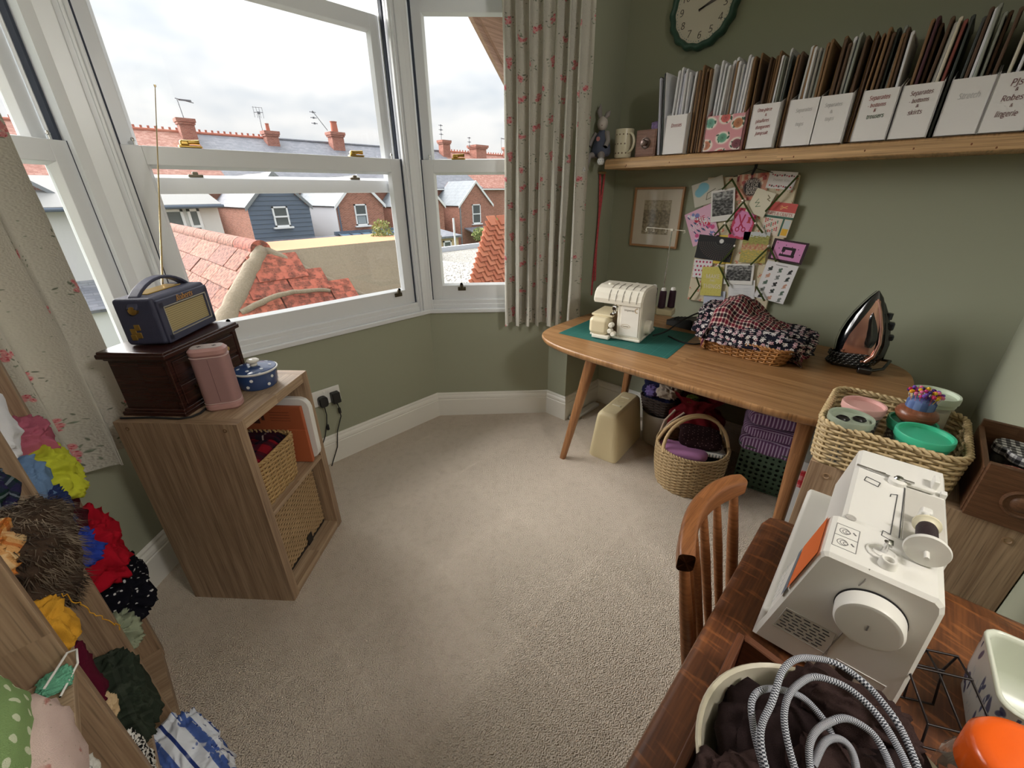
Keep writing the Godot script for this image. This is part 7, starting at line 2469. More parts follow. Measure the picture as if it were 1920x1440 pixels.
# ---------------------------------------------------------------- desk, chair and the white sewing machine
func sewing_desk():
	var D := 0.72
	var oak := textured(tex(512, 512, func(x, y): return Color.WHITE), 0.4) if false else null
	var n1 := fnl(0.012, 100, 4)
	var n2 := fnl(0.11, 101, 2)
	var n3 := fnl(0.02, 102, 3)
	oak = textured(tex(512, 512, func(x, y):
		var k := n1.get_noise_2d(x * 0.18, y * 2.2) * 0.8 + n2.get_noise_2d(x * 0.10, y * 2.0) * 0.5
		var c := Color8(124, 76, 44).lerp(Color8(84, 50, 32), clampf(0.5 + k, 0, 1))
		var fk := n3.get_noise_2d(x * 3.4 + y * 1.2, y * 0.55)         # medullary flecks
		c = c.lerp(Color8(168, 104, 58), clampf((fk - 0.22) * 2.2, 0, 0.6))
		return c), 0.38, Vector3(1.7, 1.7, 1.7))
	M.oak = oak
	var dk := thing("oak_desk", "worn dark oak desk with sloping front edge under the white sewing machine", "desk", Vector3(0.475, 0, 0.17))
	var g := G.new()
	var rows := []
	for q in [[0.0, -0.032], [0.004, -0.030], [0.006, -0.022], [0.003, -0.014], [-0.006, -0.010], [-0.020, -0.006], [-0.036, -0.001], [-0.042, 0.0]]:
		var o := round_rect(0.958 + q[0] * 2, 0.514 + q[0] * 2, 0.03, 96)
		var r := PackedVector3Array()
		for k in 97: r.append(Vector3(o[k % 96].x, D + q[1], o[k % 96].y))
		rows.append(r)
	g.grid(rows, true)
	var i0 := g.pt(Vector3(0, D, 0), Vector3.UP)
	for p in rows[7]: g.pt(p, Vector3.UP)
	for k in 96: g.tri(i0, i0 + 2 + k, i0 + 1 + k)
	put("desk_top", g, oak, dk)
	for s in [[-0.40, -0.20], [0.40, -0.20], [-0.40, 0.20], [0.40, 0.20]]:
		g = G.new(); g.rbox(Vector3(s[0], 0.344, s[1]), Vector3(0.05, 0.688, 0.05), 0.004)
		put("leg", g, oak, dk)
	g = G.new()
	g.rbox(Vector3(0, 0.63, -0.205), Vector3(0.80, 0.11, 0.02), 0.003); g.rbox(Vector3(0, 0.63, 0.205), Vector3(0.80, 0.11, 0.02), 0.003)
	put("apron", g, oak, dk)
	g = G.new()
	g.at(Vector3(-0.20, 0.70, -0.262)).lathe([Vector2(0, -0.006), Vector2(0.006, -0.003), Vector2(0.006, 0.003), Vector2(0, 0.006)], 10)
	put("brass_stud", g, M.brass, dk)
	# chair
	var ch := thing("wooden_chair", "brown wooden chair with curved top rail and slim spindles tucked behind the desk", "chair", Vector3(0.752, 0, -0.10))
	var cw := grained(rgb(160, 104, 62), true, 0.4, Vector3(4, 8, 8))
	g = G.new()
	rows = []
	for i in 25:
		var f := i / 24.0 * 2 - 1
		var c := Vector3(f * 0.152, 0.797 - 0.006 * f * f, -0.086 + 0.036 * f * f)
		var hh := 0.027 * (1.0 - 0.25 * pow(absf(f), 6.0))
		var tn := Vector3(0.150, 0, 0.10 * f).normalized()
		var nm := Vector3(-tn.z, 0, tn.x)
		var r := PackedVector3Array()
		var o := round_rect(0.030, hh * 2, 0.008, 28)
		for k in 29: r.append(c + nm * o[k % 28].x + Vector3(0, o[k % 28].y, 0))
		rows.append(r)
	g.grid(rows, true)
	for e in 2:
		var row: PackedVector3Array = rows[24 if e else 0]
		var cc := Vector3.ZERO
		for k in 28: cc += row[k] / 28.0
		var nn := Vector3(1 if e else -1, 0, 0)
		i0 = g.pt(cc, nn)
		for p in row: g.pt(p, nn)
		for k in 28: g.tri(i0, i0 + 1 + k, i0 + 2 + k); g.tri(i0, i0 + 2 + k, i0 + 1 + k)
	put("top_rail", g, cw, ch)
	for k in 6:
		var f := (k / 5.0 * 2 - 1) * 0.90
		var top := Vector3(f * 0.150, 0.776 - 0.006 * f * f, -0.086 + 0.036 * f * f)
		var bot := Vector3(f * 0.140, 0.45, -0.012 + 0.02 * f * f)
		g = G.new()
		var outer := k == 0 or k == 5
		g.tube([top, top.lerp(bot, 0.35), top.lerp(bot, 0.7), bot], [0.0075, 0.0105, 0.0095, 0.008] if not outer else [0.009, 0.0125, 0.0135, 0.012], 12)
		put("spindle" if not outer else "back_post", g, cw, ch)
	g = G.new()
	var so := round_rect(0.37, 0.36, 0.09, 64)
	g.at(Vector3(0, 0.43, 0.155), Basis(Vector3.RIGHT, -PI / 2)).prism(so, 0, 0.032, 0.008, true)
	put("seat", g, cw, ch)
	for s in [[-1, -1], [1, -1], [-1, 1], [1, 1]]:
		g = G.new()
		g.tube([Vector3(s[0] * 0.13, 0.435, 0.155 + s[1] * 0.13), Vector3(s[0] * 0.15, 0.22, 0.155 + s[1] * 0.14), Vector3(s[0] * 0.165, 0.0, 0.155 + s[1] * 0.15)], [0.016, 0.018, 0.013], 12)
		put("leg", g, cw, ch)
	g = G.new()
	for s in [-1.0, 1.0]: g.tube([Vector3(s * 0.15, 0.2, 0.02), Vector3(s * 0.15, 0.2, 0.29)], 0.009, 10)
	put("stretcher", g, cw, ch)
	sewing_machine(D)
	desk_things(D)

func sewing_machine(D: float):
	var t := thing("sewing_machine", "white sewing machine with orange panel, hand wheel towards the camera, on the oak desk", "sewing machine", Vector3(0.598, D, -0.027), deg_to_rad(1.5))
	var white := mat(rgb(226, 224, 218), 0.38)
	var grey := mat(rgb(120, 118, 114), 0.5)
	var line := mat(rgb(70, 70, 72), 0.6)
	var g := G.new()
	var SIDE := Basis(Vector3(0, 0, 1), Vector3(0, 1, 0), Vector3(-1, 0, 0))
	# right-hand column: end outline (across, up), drawn out along the machine
	var pr := PackedVector2Array([Vector2(0.0, 0.006), Vector2(0.178, 0.006), Vector2(0.177, 0.06), Vector2(0.171, 0.205), Vector2(0.168, 0.216), Vector2(0.160, 0.223), Vector2(0.050, 0.223), Vector2(0.044, 0.220), Vector2(0.040, 0.213), Vector2(0.002, 0.02)])
	g.prism(pr, -0.102, 0.0, 0.005)
	put("column", g, white, t, Vector3.ZERO, SIDE)
	g = G.new()
	pr = PackedVector2Array([Vector2(0.052, 0.115), Vector2(0.160, 0.115), Vector2(0.174, 0.13), Vector2(0.175, 0.212), Vector2(0.170, 0.2225), Vector2(0.060, 0.2225), Vector2(0.054, 0.218), Vector2(0.040, 0.13)])
	g.prism(pr, -0.350, -0.100, 0.005)
	put("arm", g, white, t, Vector3.ZERO, SIDE)
	g = G.new()
	g.rbox(Vector3(0.30, 0.105, 0.108), Vector3(0.09, 0.06, 0.10), 0.012)
	put("head", g, white, t)
	g = G.new()
	g.rbox(Vector3(0.205, 0.036, 0.076), Vector3(0.40, 0.062, 0.15), 0.008)
	put("bed", g, white, t)
	g = G.new()
	g.rbox(Vector3(0.205, 0.004, 0.085), Vector3(0.39, 0.009, 0.16), 0.003)
	put("base", g, grey, t)
	g = G.new()
	g.tube([Vector3(0.30, 0.08, 0.10), Vector3(0.30, 0.066, 0.10)], 0.004, 8); g.rbox(Vector3(0.30, 0.070, 0.10), Vector3(0.014, 0.004, 0.026), 0.001)
	put("presser_foot", g, M.chrome, t)
	# sloping front of the column: orange panel and stitch chart
	var sl := Vector3(0, 0.193, 0.038).normalized()
	var nn := Vector3(1, 0, 0).cross(sl).normalized()
	if nn.z > 0: nn = -nn
	g = G.new()
	var a := Vector3(0.002, 0.216, 0.0395) + nn * 0.0008; var b := Vector3(0.096, 0.216, 0.0395) + nn * 0.0008
	var dwn := -sl
	g.quad(b + dwn * 0.075, a + dwn * 0.088, a, b)
	put("orange_panel", g, mat(rgb(226, 112, 54), 0.45), t)
	g = G.new()
	g.quad(b + dwn * 0.090, a + dwn * 0.108, a + dwn * 0.090, b + dwn * 0.077)
	put("grey_panel", g, mat(rgb(104, 112, 124), 0.5), t)
	g = G.new()
	for r in 5:
		for c in 7:
			var o: Vector3 = a + nn * 0.0004 + dwn * (0.118 + r * 0.017) + Vector3(0.012 + c * 0.0125, 0, 0)
			for k in 3: g.quad(o + dwn * (k * 0.004 + 0.002) + Vector3(0.006, 0, 0), o + dwn * (k * 0.004 + 0.002), o + dwn * (k * 0.004), o + dwn * (k * 0.004) + Vector3(0.006 - (k % 2) * 0.003, 0, 0))
	put("stitch_chart", g, mat(rgb(176, 182, 184), 0.5), t)
	# end face: hand wheel, vents, seam, socket
	g = G.new()
	g.at(Vector3(0.003, 0.157, 0.1125), Basis(Vector3.BACK, PI / 2)).lathe([Vector2(0.0385, -0.001), Vector2(0.0385, 0.004), Vector2(0.0362, 0.005), Vector2(0.036, 0.012)], 48)
	put("wheel_recess", g, mat(rgb(40, 40, 42), 0.6), t)
	g = G.new()
	g.at(Vector3(-0.003, 0.157, 0.1125), Basis(Vector3.BACK, PI / 2)).lathe([Vector2(0.0375, 0.0), Vector2(0.0370, 0.018), Vector2(0.0345, 0.0225), Vector2(0.030, 0.0235), Vector2(0, 0.0235)], 56)
	var hw := put("hand_wheel", g, white, t)
	g = G.new()
	g.rbox(Vector3(-0.0268, 0.157, 0.1125), Vector3(0.0012, 0.010, 0.002), 0.0005)
	put("wheel_mark", g, mat(rgb(120, 116, 112), 0.6), hw)
	g = G.new()
	for p in [[[0, 0.223, 0.094], [-0.0054, 0.205, 0.094], [-0.0054, 0.194, 0.091]], [[-0.0054, 0.121, 0.100], [-0.0054, 0.07, 0.092], [-0.0054, 0.02, 0.086]]]:
		var pts := []
		for q in p: pts.append(Vector3(q[0] + 0.0048, q[1], q[2]))
		g.tube(pts, 0.0009, 5)
	put("end_seam", g, mat(rgb(150, 146, 140), 0.5), t)
	var vent := Node3D.new(); vent.name = "vent"; t.add_child(vent, true)
	g = G.new()
	var fr := [Vector3(-0.0008, 0.096, 0.030), Vector3(-0.0008, 0.096, 0.092), Vector3(-0.0008, 0.050, 0.092), Vector3(-0.0008, 0.050, 0.022)]
	g.tube(fr, 0.0007, 4, true)
	put("vent_frame", g, mat(rgb(190, 186, 180), 0.5), vent)
	for r in 7:
		for c in 5:
			g = G.new()
			g.rbox(Vector3(-0.0006, 0.091 - r * 0.0060, 0.0345 - r * 0.0008 + c * 0.0115 + (0.003 if r % 2 else 0.0)), Vector3(0.0016, 0.0020, 0.0085), 0.0006, 1)
			put("vent_slot", g, line, vent)
	g = G.new()
	g.tube([Vector3(-0.0004, 0.052, 0.104), Vector3(-0.0004, 0.052, 0.160), Vector3(-0.0004, 0.018, 0.158), Vector3(-0.0004, 0.018, 0.100)], 0.0008, 4, true)
	put("socket_frame", g, mat(rgb(236, 234, 230), 0.4), t)
	g = G.new()
	g.rbox(Vector3(-0.001, 0.036, 0.118), Vector3(0.004, 0.022, 0.022), 0.002)
	put("socket", g, mat(rgb(30, 30, 32), 0.5), t)
	# top: thread path, flap, bobbin winder, icons, spool well
	var ty := 0.2232
	g = G.new()
	for l in [[[0.219, 0.114], [0.10, 0.1105]], [[0.219, 0.114], [0.214, 0.106]], [[0.214, 0.106], [0.206, 0.1055]], [[0.100, 0.1105], [0.103, 0.102]], [[0.103, 0.102], [0.090, 0.101]], [[0.090, 0.101], [0.086, 0.112]], [[0.246, 0.072], [0.239, 0.091]], [[0.239, 0.091], [0.224, 0.089]], [[0.224, 0.089], [0.231, 0.070]], [[0.231, 0.070], [0.246, 0.072]], [[0.268, 0.118], [0.26, 0.155]], [[0.250, 0.122], [0.10, 0.120]]]:
		g.tube([Vector3(l[0][0], ty, l[0][1]), Vector3(l[1][0], ty, l[1][1])], 0.0006, 4)
	put("panel_lines", g, line, t)
	g = G.new()
	g.tube([Vector3(0.276, ty + 0.001, 0.056), Vector3(0.272, ty + 0.002, 0.075), Vector3(0.268, ty + 0.001, 0.110)], 0.0022, 6)
	g.rbox(Vector3(0.272, ty + 0.002, 0.083), Vector3(0.004, 0.003, 0.026), 0.001)
	put("top_groove", g, M.chrome, t)
	g = G.new()
	g.at(Vector3(0.258, ty, 0.112)).lathe([Vector2(0.0125, -0.002), Vector2(0.0125, 0.006), Vector2(0.009, 0.009), Vector2(0, 0.009)], 20)
	g.at(Vector3.ZERO).rbox(Vector3(0.259, ty + 0.004, 0.135), Vector3(0.010, 0.006, 0.045), 0.002)
	put("thread_guide", g, white, t)
	g = G.new()
	g.at(Vector3(0.258, ty + 0.009, 0.112)).lathe([Vector2(0.007, 0), Vector2(0.005, 0.003), Vector2(0, 0.004)], 14)
	g.at(Vector3.ZERO).rbox(Vector3(0.254, ty + 0.011, 0.122), Vector3(0.004, 0.003, 0.018), 0.001)
	put("guide_spring", g, M.chrome, t)
	g = G.new()
	g.rbox(Vector3(0.288, ty + 0.006, 0.158), Vector3(0.024, 0.018, 0.008), 0.002)
	g.rbox(Vector3(0.262, ty + 0.002, 0.168), Vector3(0.012, 0.012, 0.008), 0.002)
	put("thread_cutter", g, white, t)
	g = G.new()
	g.at(Vector3(0.048, ty, 0.103)).lathe([Vector2(0.0165, 0.0), Vector2(0.0165, 0.002), Vector2(0.0145, 0.0022), Vector2(0.0125, 0.0005), Vector2(0.0095, 0.0005), Vector2(0.009, 0.0025), Vector2(0, 0.0025)], 28)
	put("winder_plate", g, white, t)
	g = G.new()
	g.at(Vector3(0.050, ty, 0.105)).lathe([Vector2(0.0035, 0), Vector2(0.003, 0.018), Vector2(0.0045, 0.02), Vector2(0, 0.022)], 12)
	g.at(Vector3.ZERO).rbox(Vector3(0.053, ty + 0.017, 0.108), Vector3(0.014, 0.004, 0.006), 0.001)
	put("winder_spindle", g, M.chrome, t)
	g = G.new()
	g.at(Vector3(0.026, ty, 0.110)).lathe([Vector2(0.010, 0.0), Vector2(0.0095, 0.010), Vector2(0.008, 0.012), Vector2(0.0055, 0.011), Vector2(0.005, 0.004), Vector2(0, 0.004)], 24)
	put("winder_stop", g, white, t)
	g = G.new()
	g.at(Vector3(0.105, ty - 0.001, 0.064)).lathe([Vector2(0.007, 0.0), Vector2(0.0068, 0.0015), Vector2(0.005, 0.0016), Vector2(0.004, 0.0006), Vector2(0, 0.0006)], 18)
	put("screw_hole", g, mat(rgb(176, 172, 166), 0.4), t)
	g = G.new()
	for k in 3: g.tube([Vector3(0.078 - k * 0.0275, ty, 0.0505), Vector3(0.078 - k * 0.0275, ty, 0.0775)], 0.0005, 4)
	for z in [0.0505, 0.0775]: g.tube([Vector3(0.078, ty, z), Vector3(0.023, ty, z)], 0.0005, 4)
	for k in 2:
		for s in 3:
			var r := []
			for e in 14: r.append(Vector3(0.064 - k * 0.0275 + cos(TAU * e / 14.0) * (0.007 - s * 0.002), ty, 0.061 + s * 0.002 + sin(TAU * e / 14.0) * (0.006 - s * 0.0016)))
			g.tube(r, 0.0005, 4, true)
		g.tube([Vector3(0.068 - k * 0.0275, ty, 0.071), Vector3(0.064 - k * 0.0275, ty, 0.074)], 0.0012, 4)
	put("winding_icons", g, mat(rgb(130, 128, 126), 0.6), t)
	g = G.new()                                              # spool well at the back: a sunk grey tray seen as its rim and floor
	g.rbox(Vector3(0.175, ty + 0.0002, 0.146), Vector3(0.150, 0.0012, 0.046), 0.0005)
	put("spool_well", g, mat(rgb(196, 192, 184), 0.5), t)
	g = G.new()
	g.tube([Vector3(0.040, 0.247, 0.142), Vector3(0.150, 0.247, 0.142)], 0.003, 8)
	g.rbox(Vector3(0.156, 0.236, 0.142), Vector3(0.016, 0.030, 0.014), 0.004)
	put("spool_pin", g, white, t)
	g = G.new()
	g.at(Vector3(0.062, 0.247, 0.142), Basis(Vector3.BACK, PI / 2)).lathe([Vector2(0.0, 0.0), Vector2(0.0225, 0.0), Vector2(0.0235, 0.003), Vector2(0.0225, 0.006), Vector2(0.004, 0.008), Vector2(0, 0.008)], 44)
	put("spool_cap", g, white, t)
	var sp := thing("thread_spool", "spool of dark brown thread on the horizontal pin of the white sewing machine", "thread", t.transform * Vector3(0.064, 0.247, 0.142), deg_to_rad(1.5))
	g = G.new()
	g.at(Vector3.ZERO, Basis(Vector3.BACK, -PI / 2)).lathe([Vector2(0.0105, 0.006), Vector2(0.0115, 0.012), Vector2(0.0115, 0.044), Vector2(0.0100, 0.050)], 24)
	put("wound_thread", g, bumpy(mat(rgb(44, 30, 34), 0.6), seamless(0.1, 110, 64, 1, true, 3), 0.3), sp)
	g = G.new()
	g.at(Vector3.ZERO, Basis(Vector3.BACK, -PI / 2)).lathe([Vector2(0.009, 0.048), Vector2(0.0115, 0.053), Vector2(0.0155, 0.055), Vector2(0.0155, 0.058), Vector2(0, 0.058)], 24)
	put("spool_end", g, mat(rgb(226, 218, 190), 0.5), sp)

func desk_things(D: float):
	var box := thing("wooden_tray", "old wooden drawer-like tray holding the cream bowl at the front of the desk", "tray", Vector3(0.34, D, 0.105))
	var wd := grained(rgb(112, 66, 40), true, 0.45, Vector3(3, 6, 6))
	var g := G.new()
	g.rbox(Vector3(0, 0.042, -0.139), Vector3(0.36, 0.080, 0.010), 0.002); put("side_panel", g, wd, box)
	g = G.new(); g.rbox(Vector3(0, 0.042, 0.139), Vector3(0.36, 0.080, 0.010), 0.002); put("side_panel", g, wd, box)
	g = G.new()                                              # end with a dipped top edge
	var pr := PackedVector2Array([Vector2(-0.134, 0.002), Vector2(0.134, 0.002), Vector2(0.134, 0.080)])
	for k in 13: pr.append(Vector2(0.128 - 0.256 * k / 12.0, 0.080 - 0.014 * sin(PI * k / 12.0)))
	pr.append(Vector2(-0.134, 0.080))
	g.prism(pr, -0.006, 0.006, 0.0015)
	put("end_panel", g, wd, box, Vector3(0.180, 0, 0), Basis(Vector3.UP, PI / 2))
	g = G.new(); g.rbox(Vector3(-0.180, 0.042, 0), Vector3(0.010, 0.080, 0.268), 0.002); put("end_panel", g, wd, box)
	g = G.new(); g.rbox(Vector3(0, 0.005, 0), Vector3(0.35, 0.008, 0.268), 0.001); put("bottom", g, wd, box)
	var bw := thing("cream_bowl", "cream ceramic bowl stuffed with dark cloth and grey cable in the wooden tray", "bowl", Vector3(0.352, D + 0.0095, 0.083))
	g = G.new()
	g.lathe([Vector2(0, 0), Vector2(0.065, 0), Vector2(0.068, 0.006), Vector2(0.088, 0.035), Vector2(0.108, 0.085), Vector2(0.1185, 0.132), Vector2(0.121, 0.139), Vector2(0.119, 0.1415), Vector2(0.115, 0.139), Vector2(0.103, 0.085), Vector2(0.083, 0.038), Vector2(0.06, 0.012), Vector2(0, 0.010)], 64)
	put("body", g, mat(rgb(222, 214, 192), 0.2), bw)
	var dark := plain_cloth(rgb(42, 32, 32))
	dark.roughness = 1.0
	var dark2 := plain_cloth(rgb(58, 44, 42))
	var dl := func(called: String, label: String, m: Material, c: Vector3, s: Vector3, sd: int, tilt: Vector3, rough := 0.25, boxy := 0.7): single(called, lump(s, sd, rough, boxy, 1.5, 56, 32), m, label, "fabric", c, euler(tilt.x, tilt.y, tilt.z))
	dl.call("dark_cloth", "very dark brown cloth filling the cream bowl", dark, Vector3(0.355, D + 0.03, 0.092), Vector3(0.185, 0.135, 0.185), 120, Vector3(0, 20, 0))
	dl.call("brown_cloth", "dark brown cloth folded up against the far rim of the cream bowl", dark2, Vector3(0.428, D + 0.105, 0.085), Vector3(0.05, 0.085, 0.10), 121, Vector3(0, 10, -8))
	dl.call("brown_cloth", "dark brown cloth hanging over the near rim of the cream bowl", dark2, Vector3(0.270, D + 0.115, 0.045), Vector3(0.12, 0.045, 0.11), 122, Vector3(10, 30, 8))
	dl.call("fur_scrap", "dark furry scrap lying in the middle of the cream bowl", dark2, Vector3(0.345, D + 0.145, 0.100), Vector3(0.075, 0.035, 0.085), 123, Vector3(0, 0, 0), 0.5)
	# braided cable in loose loops
	var braid := textured(tex(32, 32, func(x, y):
		var k := (int(x) / 8 + int(y) / 8) % 2
		return rgb(196, 198, 206) if k else rgb(44, 48, 60)), 0.7, Vector3(1.5, 70, 1), false)
	var ca := thing("braided_cable", "grey and white braided charging cable looped over the cream bowl", "cable", Vector3.ZERO)
	for lp in [
		[[0.305, 0.90, 0.035], [0.325, 0.925, 0.012], [0.350, 0.935, 0.004], [0.378, 0.930, 0.022], [0.395, 0.915, 0.050], [0.375, 0.905, 0.075], [0.330, 0.900, 0.062], [0.295, 0.90, 0.05]],
		[[0.288, 0.905, 0.048], [0.315, 0.93, 0.020], [0.350, 0.945, 0.018], [0.395, 0.950, 0.020], [0.428, 0.945, 0.042], [0.440, 0.94, 0.070], [0.430, 0.935, 0.100], [0.405, 0.93, 0.122], [0.360, 0.93, 0.135], [0.320, 0.92, 0.13]],
		[[0.318, 0.91, 0.055], [0.352, 0.935, 0.030], [0.392, 0.945, 0.036], [0.412, 0.945, 0.058], [0.415, 0.94, 0.085], [0.398, 0.935, 0.110], [0.365, 0.93, 0.128], [0.325, 0.915, 0.138]],
		[[0.310, 0.905, 0.075], [0.345, 0.925, 0.055], [0.378, 0.935, 0.066], [0.392, 0.935, 0.085], [0.385, 0.93, 0.105], [0.352, 0.92, 0.122], [0.31, 0.91, 0.13]],
		[[0.338, 0.915, 0.062], [0.362, 0.925, 0.066], [0.372, 0.925, 0.080], [0.360, 0.915, 0.092], [0.330, 0.905, 0.098]]]:
		var cv := Curve3D.new()
		for p in lp: cv.add_point(Vector3(p[0], p[1] - 0.008, p[2]))
		for i in cv.point_count:
			var d := (cv.get_point_position(mini(i + 1, cv.point_count - 1)) - cv.get_point_position(maxi(i - 1, 0))) * 0.2
			cv.set_point_in(i, -d); cv.set_point_out(i, d)
		cv.bake_interval = 0.004
		g = G.new()
		g.tube(Array(cv.get_baked_points()), 0.0033, 8)
		put("cable_loop", g, braid, ca)
	for q in [[Vector3(0.300, 0.892, 0.058), 40.0, 0.024], [Vector3(0.325, 0.897, 0.085), -30.0, 0.036]]:
		g = G.new()
		g.rbox(Vector3.ZERO, Vector3(q[2], 0.008, 0.014), 0.003, 3)
		put("connector", g, M.black, ca, q[0], basis_y(q[1]))
		g = G.new()
		g.rbox(Vector3(-q[2] / 2 - 0.004, 0, 0), Vector3(0.010, 0.003, 0.008), 0.0012)
		put("plug_tip", g, M.chrome, ca, q[0], basis_y(q[1]))
	# wire rack
	var wr := thing("wire_rack", "small black wire rack lying beside the sewing machine on the desk", "rack", Vector3(0.612, D, 0.182), deg_to_rad(28))
	g = G.new()
	var wt := 0.0016
	for z in [-0.035, 0.0, 0.035]: g.tube([Vector3(-0.05, 0.0, z), Vector3(-0.05, 0.03, z), Vector3(-0.04, 0.075, z), Vector3(0.02, 0.095, z), Vector3(0.05, 0.098, z), Vector3(0.055, 0.06, z), Vector3(0.04, 0.004, z)], wt, 6)
	for p in [[-0.05, 0.004], [-0.047, 0.04], [-0.04, 0.075], [0.02, 0.096], [0.05, 0.098], [0.054, 0.06], [0.04, 0.004]]: g.tube([Vector3(p[0], p[1], -0.036), Vector3(p[0], p[1], 0.036)], wt, 6)
	put("wires", g, mat(rgb(34, 26, 26), 0.4, 0.4), wr)
	# blue and white planter
	var pl := thing("china_planter", "rectangular blue and white china planter at the right edge of the desk", "planter", Vector3(0.690, D, 0.278), deg_to_rad(4))
	var im := Image.create(192, 128, false, Image.FORMAT_RGB8)
	im.fill(rgb(216, 220, 224))
	var rg := RandomNumberGenerator.new()
	rg.seed = 8
	for k in 26: dab(im, rg.randf() * 192, 30 + rg.randf() * 98, rg.randf_range(6, 15), Color(rgb(52, 66, 112), 0.8), 0.5, rg.randf() * 3)
	for k in 26: dab(im, rg.randf() * 192, 30 + rg.randf() * 98, rg.randf_range(2, 6), rgb(196, 204, 218), 0.5, rg.randf() * 3)
	im.fill_rect(Rect2i(0, 0, 192, 14), rgb(216, 222, 214))
	var china := textured(ImageTexture.create_from_image(im), 0.15, Vector3(4, 1, 1), false)
	g = G.new()
	var rows := []
	for q in [[0.84, 0.0], [0.88, 0.004], [0.95, 0.045], [1.0, 0.098], [1.01, 0.103]]:
		var o := round_rect(0.138 * q[0], 0.118 * q[0], 0.02, 64)
		var r := PackedVector3Array()
		for k in 65: r.append(Vector3(o[k % 64].x, q[1], o[k % 64].y))
		rows.append(r)
	g.grid(rows, true)
	put("outer_wall", g, china, pl)
	g = G.new()
	rows = []
	for q in [[1.01, 0.103], [0.99, 0.106], [0.93, 0.105], [0.90, 0.099], [0.84, 0.05], [0.78, 0.016], [0.0, 0.014]]:
		var o := round_rect(0.138 * maxf(q[0], 0.01), 0.118 * maxf(q[0], 0.01), 0.02 * maxf(q[0], 0.01), 64)
		var r := PackedVector3Array()
		for k in 65: r.append(Vector3(o[k % 64].x, q[1], o[k % 64].y))
		rows.append(r)
	g.grid(rows, true)
	put("glazed_inside", g, mat(rgb(214, 218, 204), 0.2), pl)
	# orange lidded jar in the near corner
	var oj := thing("orange_lid_jar", "glass jar with a big glossy orange lid in the near right corner of the desk", "jar", Vector3(0.462, D, 0.205))
	g = G.new()
	g.lathe([Vector2(0, 0), Vector2(0.044, 0), Vector2(0.047, 0.008), Vector2(0.048, 0.15), Vector2(0.042, 0.17), Vector2(0.036, 0.178)], 40)
	put("glass", g, M.jar_glass, oj)
	g = G.new()
	g.lathe([Vector2(0, 0.004), Vector2(0.042, 0.005), Vector2(0.044, 0.13), Vector2(0, 0.135)], 24)
	put("contents", g, textured(dots(rgb(96, 84, 74), rgb(196, 120, 90), 6, 0.34, 0.3), 0.5, Vector3.ONE * 12), oj)
	g = G.new()
	g.lathe([Vector2(0.041, 0.165), Vector2(0.043, 0.168), Vector2(0.044, 0.196), Vector2(0.040, 0.204), Vector2(0.030, 0.208), Vector2(0, 0.209)], 48)
	put("lid", g, mat(rgb(236, 98, 30), 0.18), oj)

